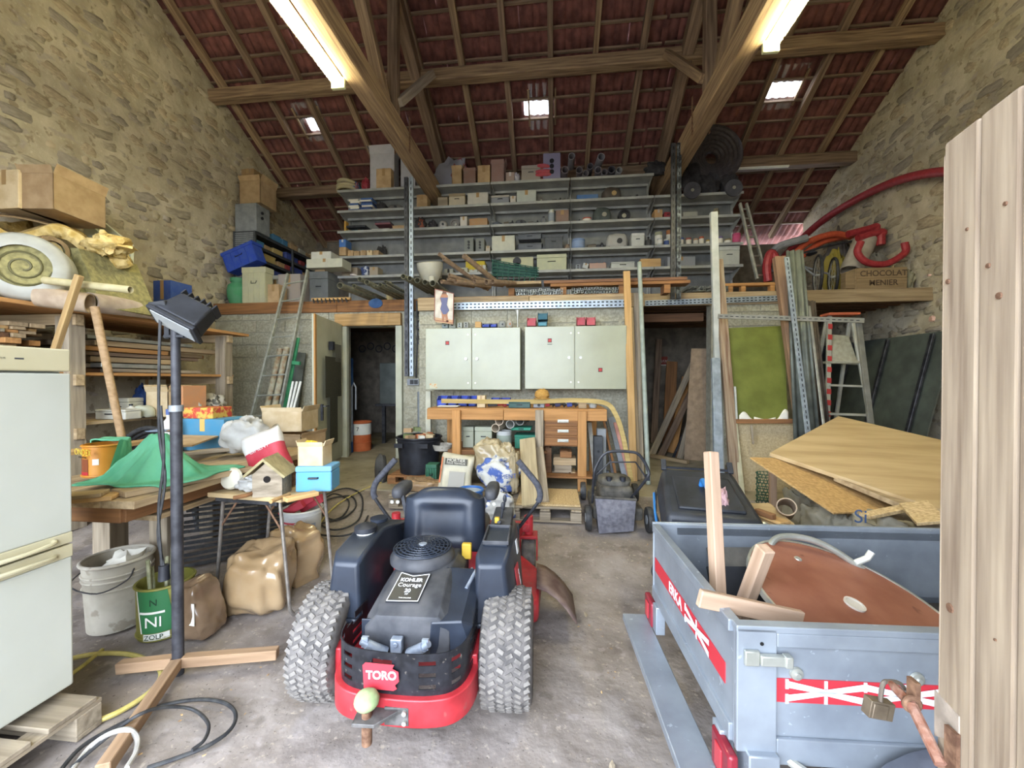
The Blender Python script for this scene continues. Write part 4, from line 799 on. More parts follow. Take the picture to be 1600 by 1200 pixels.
# ================================================================== SMALL-ITEM BUILDER: kind, pixel extent on the plane Y = y, resting on z
ITEMN = {'carton': 'cardboard_box', 'open': 'open_carton', 'case': 'storage_case', 'bin': 'stacking_bin', 'crate': 'plastic_crate', 'can': 'tin_can', 'bottle': 'bottle', 'pipe': 'pipe_offcut', 'disc': 'pulley_disc', 'jar': 'jar', 'rag': 'cloth_bundle', 'ebox': 'electrical_box', 'coil': 'hose_coil', 'block': 'wood_block', 'books': 'manual_stack', 'dome': 'machine_housing', 'tools': 'hand_tool', 'wheel': 'small_wheel', 'tray': 'shelf_tray', 'funnel': 'funnel', 'drum': 'drum'}
def item(kind, u0, u1, vt, z, y, col, label, cat=None, dep=None, rot=0, group=None, name=None, col2=None, tilt=0, mat=None):
    a, b = aY(u0, 500, y), aY(u1, 500, y); w = (b.x-a.x)*.965; h = max(.012, aY((u0+u1)/2, vt, y).z-z); dep = dep or min(.36, max(.05, w*.8))
    cx = (a.x+b.x)/2; cx = max(cx, XL+.14+w/2) if cx < 0 else min(cx, XR-.08-w/2); c = V((cx, y+dep/2, z)); nm = name or ITEMN[kind]; t = T(nm, label, cat or nm.split('_')[-1], c, group, rz=rot)
    X = Matrix.Translation(c) @ Matrix.Rotation(rot, 4, 'Z') @ Matrix.Rotation(tilt, 4, 'Y'); G = lambda: MB(X)
    k = 'ccc' if col is None else col; m1 = mat or (CARD if col == 'card' else CARD2 if col == 'card2' else dusty(k)); m2 = dusty(col2) if col2 else None; x, d = w/2, dep/2; q = G(); r = min(x, h/2)
    if kind in ('carton', 'open'):
        if kind == 'carton':
            q.b2((-x, -d, 0), (x, d, h)); q.obj('body', m1, t, smooth=0, bevel=min(.006, h*.1))
            q = G(); q.b2((-min(.025, x*.25), -d-.001, h*.62), (min(.025, x*.25), d+.001, h+.001)); q.obj('tape', m2 or M('parcel_tape', '9a7d55', rough=.35), t, smooth=0)
        else:
            e = .006; q.b2((-x, -d, 0), (x, -d+e, h)); q.b2((-x, d-e, 0), (x, d, h)); q.b2((-x, -d, 0), (-x+e, d, h)); q.b2((x-e, -d, 0), (x, d, h)); q.b2((-x, -d, 0), (x, d, e)); q.obj('body', m1, t, smooth=0)
            for s in (-1, 1):
                q = G(); q.quad((s*x, -d, h), (s*x, d, h), (s*(x+h*.1), d, h+h*.26), (s*(x+h*.1), -d, h+h*.26), .004); q.obj('flap', m1, t, smooth=0)
            q = G(); q.quad((-x, -d, h), (x, -d, h), (x, -d-h*.06, h+h*.2), (-x, -d-h*.06, h+h*.2), .004); q.obj('flap', m1, t, smooth=0)
    elif kind == 'case':
        q.b2((-x, -d, 0), (x, d, h*.78)); q.obj('body', m1, t, smooth=0, bevel=min(.01, h*.12)); q = G(); q.b2((-x*1.01, -d*1.02, h*.78), (x*1.01, d, h)); q.obj('lid', m2 or m1, t, smooth=0, bevel=min(.008, h*.1))
        q = G(); q.tube([(-x*.25, -d, h*.55), (-x*.25, -d-.012, h*.55), (x*.25, -d-.012, h*.55), (x*.25, -d, h*.55)], min(.006, h*.07), 6); q.obj('handle', BLACK, t)
    elif kind == 'bin':
        e = .006; q.b2((-x, -d, 0), (x, d, e)); q.b2((-x, d-e, 0), (x, d, h)); q.b2((-x, -d, 0), (x, -d+e, h*.62))
        for s in (-1, 1): q.add([(s*x, -d, 0), (s*x, d, 0), (s*x, d, h), (s*x, -d*.2, h), (s*x, -d, h*.62), (s*(x-e), -d, 0), (s*(x-e), d, 0), (s*(x-e), d, h), (s*(x-e), -d*.2, h), (s*(x-e), -d, h*.62)], [(0, 1, 2, 3, 4), (9, 8, 7, 6, 5)] + [(i, (i+1) % 5, 5+(i+1) % 5, 5+i) for i in range(5)])
        q.obj('shell', m1, t, smooth=0); q = G(); q.b2((-x*.6, -d-.003, h*.12), (x*.6, -d, h*.4)); q.obj('label_slot', m2 or m1, t, smooth=0)
        q = G(); q.blob((0, 0, h*.3), (x*.85, d*.85, h*.3), .6, 5, int(u0), 12); q.obj('contents', STEEL, t)
    elif kind == 'crate':
        q.b2((-x*.94, -d*.94, 0), (x*.94, d*.94, h*.86)); q.obj('body', m1, t, smooth=0, bevel=.008); q = G(); q.b2((-x, -d, h*.84), (x, d, h)); q.obj('rim', m1, t, smooth=0, bevel=.006)
        q = G()
        for i in range(5): q.b2((-x*.9+i*x*.45-.006, -d*.94-.008, .01), (-x*.9+i*x*.45+.006, -d*.94, h*.84))
        q.obj('ribs', m1, t, smooth=0)['kind'] = 'stuff'
        q = G(); q.tube([(-x*.22, -d*.95, h*.62), (-x*.2, -d*.98-.008, h*.55), (x*.2, -d*.98-.008, h*.55), (x*.22, -d*.95, h*.62)], .005, 6); q.obj('handle', m2 or BLACK, t)
    elif kind in ('can', 'drum'):
        q.lathe([(0, 0), (x, 0), (x, .006), (x*.98, .01), (x*.98, h-.01), (x, h-.006), (x, h), (x*.9, h), (x*.88, h-.006), (0, h-.006)], 22); q.obj('body', m1, t, smooth=40)
        q = G(); q.lathe([(x*.985, h*.22), (x*.992, h*.22), (x*.992, h*.78), (x*.985, h*.78)], 22); q.obj('label_band', m2 or PAPER, t)
        if kind == 'drum': q = G(); q.torus((0, 0, h*.93), x*.99, x*.05, n=24, m=6); q.obj('hoop', m1, t)
    elif kind == 'bottle':
        q.lathe([(0, 0), (x, 0), (x, h*.6), (x*.8, h*.72), (x*.3, h*.8), (x*.3, h*.92)], 18); q.obj('body', m1, t, smooth=50); q = G(); q.lathe([(x*.36, h*.88), (x*.36, h), (0, h)], 14); q.obj('cap', m2 or BLACK, t)
    elif kind == 'jar':
        q.lathe([(0, 0), (x*.75, 0), (x*.95, h*.25), (x, h*.5), (x*.9, h*.72), (x*.62, h*.8), (x*.62, h*.86)], 22); q.obj('body', m1, t, smooth=60); q = G(); q.lathe([(x*.7, h*.86), (x*.7, h), (0, h)], 18); q.obj('lid', m2 or m1, t)
        q = G(); q.tube(sm([(-x*.6, -.01, h*.8), (-x*1.05, -.01, h*.7), (-x*.95, -.01, h*.5)], 4), .006, 6); q.obj('handle', m2 or m1, t)
    elif kind == 'pipe':
        q.lathe([(r, 0), (r, dep), (r*.8, dep), (r*.8, 0), (r, 0)], 18, Matrix.Translation((0, d, r)) @ Matrix.Rotation(PI/2, 4, 'X')); q.obj('wall', m1, t, smooth=50)
        q = G(); q.lathe([(r*1.12, dep-.02), (r*1.12, dep), (r*.82, dep+.001), (r*.82, dep-.02), (r*1.12, dep-.02)], 18, Matrix.Translation((0, d, r*1.0)) @ Matrix.Rotation(PI/2, 4, 'X')); q.obj('collar', m1, t)
    elif kind in ('disc', 'wheel'):
        Tm = Matrix.Translation((0, 0, min(h/2, x))) @ Matrix.Rotation(PI/2, 4, 'X'); r = min(h/2, x); e = min(.05, dep/2)
        q.lathe([(r*.35, -e*.5), (r*.72, -e*.5), (r*.76, -e), (r, -e), (r, e), (r*.76, e), (r*.72, e*.5), (r*.35, e*.5)], 26, Tm); q.obj('rim', m1, t); q = G(); q.lathe([(0, -e*1.1), (r*.3, -e*1.1), (r*.36, -e*.6), (r*.36, e*.6), (0, e)], 18, Tm); q.obj('hub', m2 or ALU, t)
    elif kind == 'rag':
        q.blob((0, 0, h*.5), (x*.86, d*.86, h*.53), .55, 2.6, int(u0+vt), 22, flat=-h*.5); q.obj('fabric', m1, t, smooth=70); q = G(); q.blob((x*.25, -d*.2, h*.45), (x*.5, d*.66, h*.5), .7, 3.5, int(u1), 18, flat=-h*.45); q.obj('fold', m2 or m1, t, smooth=70)
    elif kind == 'ebox':
        q.b2((-x, -d, 0), (x, d, h)); q.obj('housing', m1, t, smooth=0, bevel=min(.008, w*.08)); n = 2 if h < 1.4*w else 3
        for i in range(n): q = G(); q.cyl((0, -d+.001, h*(.3+.4*i/max(1, n-1))), (0, -d-.012, h*(.3+.4*i/max(1, n-1))), w*.13, n=12); q.obj('button', BLACK, t)
    elif kind == 'coil':
        for i in range(4): q.torus((0, 0, h*(.2+.2*i)), x*(.86-.05*(i % 2)), h*.16, n=30, m=8, T=Euler((.12*(i % 3-1), .1*(i % 2), 0)).to_matrix().to_4x4())
        q.obj('loops', m1, t); q = G(); q.box((x*.84, 0, h*.5), (h*.5, .02, h)); q.obj('tie', m2 or BLACK, t)
    elif kind == 'block':
        q.b2((-x, -d, 0), (x, d, h)); q.obj('timber', mat or PINE2, t, smooth=0, bevel=.004); q = G(); q.b2((-x*.9, -d*.8, h), (x*.3, d*.9, h*1.02+.004)); q.obj('offcut', mat or PINE2, t, smooth=0)
    elif kind == 'books':
        n = max(2, int(h/.03)); rr = random.Random(int(u0))
        for i in range(n):
            q = G(); z0 = h*i/n; e = rr.uniform(-.02, .02); q.b2((-x*rr.uniform(.85, 1)+e, -d, z0), (x*rr.uniform(.85, 1)+e, d*.9, z0+h/n*.92)); q.obj('volume', (m1, m2 or PAPER, PAPER)[i % 3], t, smooth=0)
    elif kind == 'dome':
        q.blob((0, 0, h*.35), (x, d, h*.66), .12, 2, int(u0), 22, flat=-h*.35, sq=.75); q.obj('shell', m1, t, smooth=60); q = G(); q.cyl((x*.2, -d*.7, h*.4), (x*.2, -d*1.15, h*.4), min(x, h)*.25); q.obj('nozzle', m2 or BLACK, t); q = G(); q.b2((-x*.8, -d*.8, 0), (x*.8, d*.8, h*.1)); q.obj('base', m2 or BLACK, t)
    elif kind == 'tools':
        q.cyl((-x, 0, h*.4), (0, 0, h*.5), h*.35); q.obj('grip', m1, t); q = G(); q.tube([(0, 0, h*.5), (x*.8, 0, h*.55), (x, -d*.4, h*.3)], h*.2, 8); q.blob((x*.75, 0, h*.5), (x*.22, d*.5, h*.48), .2, 3, 1, 10); q.obj('head', m2 or STEEL, t)
    elif kind == 'tray':
        e = .005; q.b2((-x, -d, 0), (x, d, e)); q.b2((-x, -d, 0), (x, -d+e, h)); q.b2((-x, d-e, 0), (x, d, h)); q.b2((-x, -d, 0), (-x+e, d, h)); q.b2((x-e, -d, 0), (x, d, h)); q.obj('tray', m1, t, smooth=0); q = G()
        for i in range(7): q.blob((-x*.8+i*x*.26, (i % 3-1)*d*.4, h*.7), (x*.14, d*.3, h*.5), .5, 4, i+int(u0), 8)
        q.obj('contents', m2 or STEEL, t)['kind'] = 'stuff'
    elif kind == 'funnel':
        q.lathe([(x*.25, 0), (x*.3, h*.5), (x, h*.95), (x, h), (x*.94, h), (x*.24, h*.5), (x*.2, 0)], 20); q.obj('cone', m1, t); q = G(); q.torus((0, 0, h), x*.98, .004, n=20, m=6); q.obj('rim', m1, t)
    return t
# ================================================================== LUMBER RACK ALONG THE LEFT WALL
t = T('lumber_rack', 'heavy timber rack along the stone wall filled with offcuts', 'rack', (-5, 3.7, 0)); FX = -4.4
for y in (3.17, 4.86):
    for x in (FX, -5.5): plank('post', (x, y, fz(y)), (x, y, 2.0), .14, .13, GREYW, t, up=(0, 1, 0))
    for z in (.93, 1.42, 1.97): plank('crossbeam', (-5.55, y, z), (FX+.1, y, z), .07, .1, PINE2, t)
for z, m in ((1.03, PINE2), (1.5, OAK)):
    for i in range(4): plank('shelf_board', (FX-.12-i*.29, 2.3, z-.02), (FX-.12-i*.29, 5.0, z-.02), .27, .03, m, t)
for i in range(3): plank('shelf_board', (FX+.16-.2-i*.4, 2.2, 2.045), (FX+.16-.2-i*.4, 5.12, 2.045), .38, .035, OAK, t)
def rack_timbers():
    r = random.Random(11); g = 'offcuts stacked on the lumber rack'
    shades = [PINE2, PINE, DARKW, GREYW, OAK, TIMBER2, ALU]; nm = {0: 'dusty pine', 1: 'yellow pine', 2: 'dark brown', 3: 'grey', 4: 'orange pine', 5: 'old brown', 6: 'silver metal'}
    z = 1.5; k = 0
    for lay in range(7):
        x = FX-.09; h = .042+.008*(lay % 3)
        while x > -5.4:
            w = r.uniform(.07, .17); k_ = r.choice([0, 0, 1, 2, 3, 4, 5, 6, 3]) if x > -9 else 2
            y0 = 3.26+r.uniform(0, .35); y1 = r.uniform(4.0, 4.4) if r.random() < .45 else r.uniform(4.3, 4.98)
            if y1-y0 < .4: y1 = y0+.9
            if x > -5.05: tag(plank('timber_offcut', (x-w/2, y0, z+h/2), (x-w/2, y1, z+h/2), w-.008, h-.006, shades[k_]), nm[k_]+(' length on the lower layers of the lumber rack stack' if lay < 3 else ' length midway up the lumber rack stack' if lay < 6 else ' length on the upper layers of the lumber rack stack'), 'offcut', g)
            x -= w
        z += h+.004
rack_timbers()
r = random.Random(5); z = 1.5; tones = ('pale pine', 'dusty pine', 'orange pine', 'grey weathered', 'dark brown')
for lay in range(10):
    h = r.choice((.03, .04, .05)); y = 2.3+r.uniform(0, .06)
    while y < 3.0:
        w = r.uniform(.06, .15); k = r.choice((0, 0, 1, 1, 2, 3, 4))
        if r.random() < .85: tag(plank('board_offcut', (-5.3, y+w/2, z+h/2), (-4.5+r.uniform(-.12, .16), y+w/2, z+h/2), w-.008, h-.004, (PINE, PINE2, OAK, GREYW, DARKW)[k]), tones[k]+' board end stacked in the rack above the refrigerator'+(' on the bottom layers' if lay < 3 else ' in the middle layers' if lay < 7 else ' on the top layers'), 'offcut', 'board ends stacked in the lumber rack')
        y += w
    z += h
# things on the lower rack shelf
g = 'clutter on the lower rack shelf'
for a in ((146, 195, 640, 1.027, 3.5, 'c4c2b2', 'flat white carton in front on the lower rack shelf', 'case'), (168, 200, 622, 1.027, 3.75, 'b5b29f', 'grey-white tray behind the flat carton on the rack shelf', 'case'), (184, 197, 632, 1.027, 3.62, 'd2d0c4', 'white tub with a red band on the rack shelf', 'bottle'), (196, 224, 634, 1.027, 3.7, 'b6b9a6', 'pale green cream canister with a handle on the rack shelf', 'dome')):
    item(a[7], a[0], a[1], a[2], a[3], a[4], a[5], a[6], dep=.16, group=g, cat='container', name='container')
item('open', 226, 262, 612, 1.02, 3.85, 'card2', 'fruit box topmost of the stack on the rack shelf', 'box', .25, group=g); item('carton', 262, 285, 603, 1.02, 3.95, 'c58a5e', 'orange and white shoe box behind the black pole', 'box', .3, group=g)
item('rag', 195, 226, 603, 1.02, 4.1, '1f3f7a', 'blue plastic sheet bundle on the rack shelf', 'bundle', group=g); item('carton', 217, 240, 593, 1.02, 4.5, 'b9b49a', 'white and yellow printed box at the back of the rack shelf', 'box', group=g)
item('rag', 284, 305, 610, 1.02, 4.1, 'b9b7ae', 'black and yellow checked rag on the rack shelf', 'rag', col2='35352f', group=g); item('rag', 300, 338, 618, 1.02, 4.35, 'a7a294', 'grey crumpled rag hanging at the rack post', 'rag', col2='5c5a50', group=g)
for i in range(6):
    yy_ = 3.26+.05*i; pts = [V((-4.22, yy_, .06)), V((-4.1, yy_, .7)), V((-3.75, yy_, .98-.03*i)), V((-3.4, yy_, .8-.03*i)), V((-3.22, yy_, .06))]
    tag(MB().tube(sm(pts, 6), .02, 8).obj('hose', RUBBER), 'thick black hose bundled behind the left work table', 'hose', 'black hoses behind the work table')
# ---- on top of the rack
ZT = 2.063; g = 'goods stored on top of the lumber rack'
def roll(label, a, b, r, mat, core=None, name='insulation_roll', inner=None):
    t = T(name, label, 'roll', a, None); a, b = V(a), V(b); d = (b-a).normalized(); Tm = frame(a, b) @ Matrix.Rotation(PI/2, 4, 'Y'); L = (b-a).length
    m = MB(Tm); m.lathe([(r*.62, -L/2), (r*.9, -L/2), (r, -L/2+.03), (r, L/2-.03), (r*.9, L/2), (r*.62, L/2)], 30); m.obj('wrapper', mat, t, smooth=50)
    m = MB(Tm); m.lathe([(0, -L/2+.03), (r*.64, -L/2+.03), (r*.64, L/2-.03), (0, L/2-.03)], 26); m.obj('core', core, t, smooth=30)
    if inner:
        m = MB(Tm); m.tube([V((r*(.1+.5*i/40)*math.cos(i*.35), r*(.1+.5*i/40)*math.sin(i*.35), L/2-.027)) for i in range(41)], .008, 5); m.obj('winding', inner, t)
WOOL = M('glass_wool', 'b99a52', 'd9c083', scale=14, rough=.95, bump=.8, dist=.04); ROCK = M('rock_wool', '77704a', '98905f', scale=26, rough=.95, bump=.5)
e = aY(34, 415, 2.75); roll('white-wrapped insulation roll with a mossy brown core atop the rack', e+V((-.5, .52, .0)), e, .27, M('roll_wrap', '96958a', 'a9a89d', scale=6, rough=.5), ROCK, inner=plain('5d5836'))
t = T('glass_wool_batt', 'yellow glass wool batt with torn brown paper lying atop the rack', 'insulation', aY(100, 390, 3.3), None)
m = MB(); cl = lambda p: V((max(p.x, -5.42), p.y, p.z)); m.grid(lambda a, b: cl(aY(-20+222*a, 352+48*a+14*math.sin(9*a)-4*b, 3.15+.25*a+.4*b)) + V((0, 0, .035*noise.noise(V((a*7, b*5, 1))))), 26, 6); m.obj('wool', WOOL, t, solid=.11, smooth=70)
m = MB(); m.grid(lambda a, b: cl(aY(-20+160*a, 337+40*a*a-5*b, 3.12+.3*a+.4*b)), 12, 4); m.obj('paper_backing', M('kraft_paper', '6d5a40', '8a7353', scale=8), t, solid=.01)
m = MB(); m.blob(aY(172, 384, 3.3), (.2, .15, .09), .6, 4, 3, 22); m.obj('torn_wool', WOOL, t, smooth=70)
roll('brown paper insulation roll lying under the yellow wool', aY(34, 398, 3.05)+V((-.3, .06, 0)), aY(84, 390, 3.0), .12, MATS['kraft_paper'], WOOL)
item('open', 30, 78, 270, 3.08, 3.34, 'card', 'tall open cardboard box standing on the insulation', 'box', .5, rot=.12); item('carton', -26, 20, 266, 3.08, 3.3, 'card2', 'pale cardboard box beside the tall open one', 'box', .4)
for i, (u0, v0, u1, v1) in enumerate(((124, 326, 204, 382), (119, 343, 196, 398))):
    a, b = aY(u0+12, v0, 4.15-.1*i), aY(u1, v1, 4.05-.1*i); m = MB(); m.quad(a, b, V((b.x, b.y, ZT+.004)), V((a.x, a.y, ZT+.004)), .03); o = m.obj('foam_board', CREAM, smooth=0); tag(o, 'cream foam board leaning against the stone wall above the rack', 'board', 'cream foam boards')
for i in range(5):
    a = aY(120+i*20, 400+i*3, 3.5+.03*i); b = aY(150+i*21, 463+i*1, 3.5+.03*i); a2 = aY(140+i*20, 401+i*3, 3.5+.03*i); b.z = ZT+.005; w = V((.24, .0, 0)); m = MB(); sh = V((0, .5, 0))
    m.quad(a, a+V((.1, 0, -.01)), b+V((.1, 0, 0)), b, -.5); tag(m.obj('insulation_slab', ROCK, smooth=0), 'olive rock wool slab in the leaning row atop the rack', 'insulation', 'rock wool slabs atop the rack')
TUBEC = M('cardboard_tube', '9a8670', 'b5a28a', scale=10, rough=.85)
def ctube(label, a, b, r, mat=TUBEC, name='cardboard_tube', cat='tube', grp=None, n=20):
    t = T(name, label, cat, a, grp); a, b = V(a), V(b); Tm = frame(a, b) @ Matrix.Rotation(PI/2, 4, 'Y'); L = (b-a).length
    m = MB(Tm); m.lathe([(r, -L/2), (r, L/2), (r*.86, L/2), (r*.86, -L/2), (r, -L/2)], n); m.obj('tube', mat, t, smooth=50)
    m = MB(Tm); m.torus((0, 0, L/2), r*.93, r*.07, n=n, m=6); m.obj('cut_rim', mat, t); return t
ctube('wide cardboard tube lying at the front edge of the rack top', aY(60, 463, 2.85), aY(140, 474, 3.0), .085); ctube('long pale cardboard tube running along the rack top', aY(139, 472, 3.05), aY(264, 492, 3.9)+V((0, 0, .02)), .085, M('pale_tube', 'a8988c', 'c0b2a6', scale=10))
ctube('narrow beige plastic pipe resting across the cardboard tubes', aY(70, 438, 2.8), aY(204, 453, 2.9), .03, M('beige_pipe', 'a59a72', 'bdb28a', scale=10), 'plastic_pipe', 'pipe')
item('carton', 239, 268, 438, ZT, 4.6, '2c4a92', 'blue plastic sheet box at the back of the rack top', 'box', .3); item('books', 288, 306, 488, ZT, 4.75, '6f8fa3', 'pale blue folder standing at the end of the rack top', 'folder', .1)
for u0, v0, u1, v1, lb in ((124, 430, 86, 548, 'weathered trestle leg leaning from the refrigerator to the rack'), (148, 480, 190, 682, 'round wooden pole leaning against the rack shelves')):
    a, b = aY(u0, v0, 2.75), aY(u1, v1, 2.75)
    if u0 == 124: tag(plank('trestle_timber', a, b, .045, .045, wood('leg_wood', '8c7048', 'ad9162'), bevel=.006), lb, 'timber')
    else: tag(MB().cyl(a, ext(a, b, .85), .028, .026).obj('wooden_pole', wood('pole_wood', '7d6445', '9c8160')), lb, 'pole')
# ================================================================== LEFT WORK TABLE AND ITS CLUTTER
TZ = .82; t = T('work_table', 'long timber work table with thick post legs on the left', 'table', (-2.8, 2.2, 0))
for i in range(5): plank('top_plank', (-2.16-.19*i, 1.74, TZ-.02), (-2.16-.19*i, 3.3, TZ-.02), .185, .04, PINE2, t)
for x in (-2.56, -2.98):
    for y in (2.36, 3.15): plank('leg', (x, y, fz(y)), (x, y, TZ-.12), .13, .12, GREYW, t, up=(0, 1, 0))
plank('apron', (-2.2, 1.8, TZ-.085), (-2.2, 3.26, TZ-.085), .03, .09, BROWNW, t); plank('apron', (-3.0, 1.8, TZ-.085), (-2.2, 1.8, TZ-.085), .03, .09, BROWNW, t)
for i in range(3): plank('shelf_board', (-2.3-.25*i, 1.95, .66), (-2.3-.25*i, 3.2, .66), .24, .03, PINE2, t)
g = 'boards lying on the left work table'
def bd(u0, v0, u1, v1, z, w, th, mat, lb, nm='loose_board'):
    a, b = aZ(u0, v0, z), aZ(u1, v1, z); tag(plank(nm, a+V((0, 0, th/2)), b+V((0, 0, th/2)), w, th, mat), lb, 'board', g)
bd(60, 788, 183, 778, TZ+.002, .1, .022, PINE, 'short pale pine board across the near end of the table'); bd(60, 783, 165, 773, TZ+.026, .1, .02, PINE2, 'short pine board stacked on another at the table end')
bd(185, 776, 385, 735, TZ+.002, .14, .032, PINE2, 'thick dusty board along the front edge of the work table'); bd(95, 712, 245, 690, TZ+.05, .13, .03, PINE, 'long pine board behind the green cloth on the table')
bd(140, 724, 230, 706, TZ+.002, .12, .028, PINE2, 'dusty pine board beside the orange tin on the table'); bd(280, 712, 400, 700, TZ+.06, .09, .025, GREYW, 'grey plank crossing behind the red paper sack')
m = MB(); m.quad(aZ(262, 700, .94), aZ(300, 698, .94), aZ(341, 683, .96), aZ(262, 681, .96), .012); tag(m.obj('cardboard_sheet', CARD, smooth=0), 'flat brown cardboard sheet lying behind the green cloth', 'cardboard')
# orange tin, with its printed label, under the cloth
yt = 2.02; c = aY(136, 770, yt); c = V((c.x, yt+.1, TZ+.03)); ORG = M('orange_tin', 'b9761f', 'c98a33', scale=8, rough=.45); t = bucket('varnish_tin', 'orange varnish tin with a red label beside the green cloth', 'tin', c, .1, .1, .19, ORG, (.05,), rim=.005)
a0, a1 = R(-118), R(-52)
def cg(rr, z0, z1, b0, b1, mat, nm, par): m = MB(); m.grid(lambda a, b: c+V((rr*math.cos(b0+(b1-b0)*a), rr*math.sin(b0+(b1-b0)*a), z0+(z1-z0)*b)), 10, 1); return m.obj(nm, mat, par)
l1 = cg(.1012, .02, .11, R(-150), R(-85), plain('7a3f22', .5), 'label_print', t); cg(.1016, .012, .035, R(-150), R(-85), plain('a8272c', .5), 'label_red', l1); cg(.1014, .075, .11, R(-72), R(-55), PAPER, 'price_sticker', t)
def ctext(s, size, mat, par, z, a, rr): return text(s, size, mat, par, face(c+V((rr*math.cos(a), rr*math.sin(a), z)), (-math.sin(a), math.cos(a), 0)))
ctext('ONDEX', .052, plain('c9b23a'), t, .148, R(-106), .103); ctext('BOIS SATINEE', .015, plain('20180f'), t, .12, R(-106), .103)
# green cloth draped over a hump
hc = V((-2.36, 2.12, TZ+.036)); GC = M('green_cloth', '4b9370', '63ab86', scale=7, rough=.9, st=(1, 1, .3))
def cloth(a, b):
    x = c.x-.13+.82*a; f = min(1, max(0, (x-c.x-.1)/.05)); y0 = (c.y+.0)*(1-f)+(hc.y-.26)*f; y = y0+(hc.y+.26-y0)*b; d = math.hypot((x-hc.x)/.2, (y-hc.y)/.17); h = .235*max(0, 1-max(0, d-.3)/1.05)**1.25
    dt = math.hypot(x-c.x, y-c.y); h = max(h, .2 if dt < .118 else 0); an = math.atan2(y-hc.y, x-hc.x)
    h += (.02*math.sin(an*15+3*d)*min(1, d)*max(0, 1.6-d)) + .012*noise.noise(V((x*16, y*16, 0))); return V((x+.02*math.sin(y*19), y+.02*math.sin(x*23)*f, hc.z+max(.004, h)))
tag(MB().grid(cloth, 54, 34).obj('draped_cloth', GC, smooth=80, solid=.008), 'green cloth draped over a hump on the work table', 'cloth')
item('rag', 216, 262, 676, TZ+.26, 2.3, '6d7f96', 'patterned blue rag lying on top of the green cloth', 'rag', .12, col2='a5743c')
# groceries cartons and bags at the far end of the table
FR = M('fruit_print', 'b5402f', 'c9a34a', scale=22, rough=.6, lo=.45, hi=.55); zt = TZ
item('carton', 279, 356, 655, TZ+.02, 2.95, '3f7f9f', 'blue printed carton at the far end of the work table', 'box', .3, rot=-.1, col2='c9a458'); item('carton', 284, 332, 637, 1.1, 3.0, None, 'red and yellow fruit-print box on top of the blue carton', 'box', .2, mat=FR, col2='b5402f')
item('bottle', 244, 260, 640, TZ, 2.8, 'c4c2ba', 'white plastic container beside the black light pole', 'container', .1, col2='44588c', name='container')
PB = M('white_bag', '98968f', 'b2b0a9', scale=6, rough=.5)
def bag(label, u0, u1, v0, v1, y, mat, seed, nm='plastic_bag', cat='bag', sq=.8, amp=.5, grp=None, dep=.12, base=None, n=26, rot=None):
    a, b = aY(u0, v1, y), aY(u1, v0, y); cc = (a+b)/2; hh = abs(b.z-a.z)/2; z = a.z if base is None else base; hh = (b.z-z)/2
    t = T(nm, label, cat, (cc.x, y, z), grp); m = MB(); m.blob((cc.x, y, z+hh), (abs(b.x-a.x)/2, dep, hh), amp, 2.4, seed, n, sq=sq, flat=-hh, rot=rot); o = m.obj('film', mat, t, smooth=75)
    q = o.modifiers.new('s', 'SUBSURF'); q.levels = q.render_levels = 1; tx = bpy.data.textures.get('crumple') or bpy.data.textures.new('crumple', 'CLOUDS'); tx.noise_scale = .035; q = o.modifiers.new('d', 'DISPLACE'); q.texture = tx; q.strength = .045; q.texture_coords = 'LOCAL'
    m = MB(); k = V((cc.x, y, z+hh*2)); m.blob(k+V((0, 0, -hh*.15)), (abs(b.x-a.x)*.2, dep*.6, hh*.25), .9, 4, seed+3, 14); m.obj('gathered_neck', mat, t, smooth=75); return t
bag('crumpled white plastic bag at the end of the work table', 350, 420, 655, 700, 2.85, PB, 31, amp=.35,  base=TZ+.02)
item('open', 406, 465, 643, .93, 3.5, 'card2', 'open cardboard box in front of the ladder', 'box', .35, rot=.15); item('open', 415, 470, 682, .785, 3.42, 'card', 'lower cardboard box carrying the open box by the door', 'box', .4)
item('block', 405, 466, 708, fz(3.4), 3.4, None, 'rough timber block stand under the cardboard boxes', 'timber', .3, mat=GREYW)
# ---- folding table
FZ = .70; A, B, Cc = V((-2.13, 2.22, FZ)), V((-1.60, 2.16, FZ)), V((-1.45, 2.52, FZ)); D = A+(Cc-B); t = T('folding_table', 'small wooden folding table with bent steel tube legs', 'table', (A+Cc)/2-V((0, 0, FZ)))
m = MB(); m.quad(A, B, Cc, D, .028); m.obj('table_top', PLY, t, smooth=0, bevel=.004); TT = FZ+.028
for s, (P, Q) in enumerate(((B, Cc), (A, D))):
    o_ = (B-A).normalized()*(.02 if s == 0 else -.02); p0 = P.lerp(Q, .12)-o_*3; p1 = P.lerp(Q, .88)-o_*3; g0, g1 = V((p0.x, p0.y, .012))+o_*3.5, V((p1.x, p1.y, .012))+o_*3.5
    m = MB(); m.tube([p0, p0.lerp(g0, .9)]+sm([p0.lerp(g0, .95), g0+(g1-g0)*.06, g0+(g1-g0)*.12], 3)+sm([g1+(g0-g1)*.12, g1+(g0-g1)*.06, p1.lerp(g1, .95)], 3)+[p1], .0105, 8); m.obj('leg_frame', M('leg_tube', '6f6861', '8b857c', scale=30, rough=.5, metal=.5), t)
    for p, gg in ((p0, g0), (p1, g1)): m = MB(); m.tube([p.lerp(gg, .28), p-o_*6+V((0, 0, -.005))], .006, 6); m.obj('stay', RUST, t)
m = MB(); m.bar(A.lerp(B, .08)+V((0, .03, -.012)), B.lerp(A, .08)+V((0, .03, -.012)), .02, .03); m.obj('side_rail', STEEL, t)
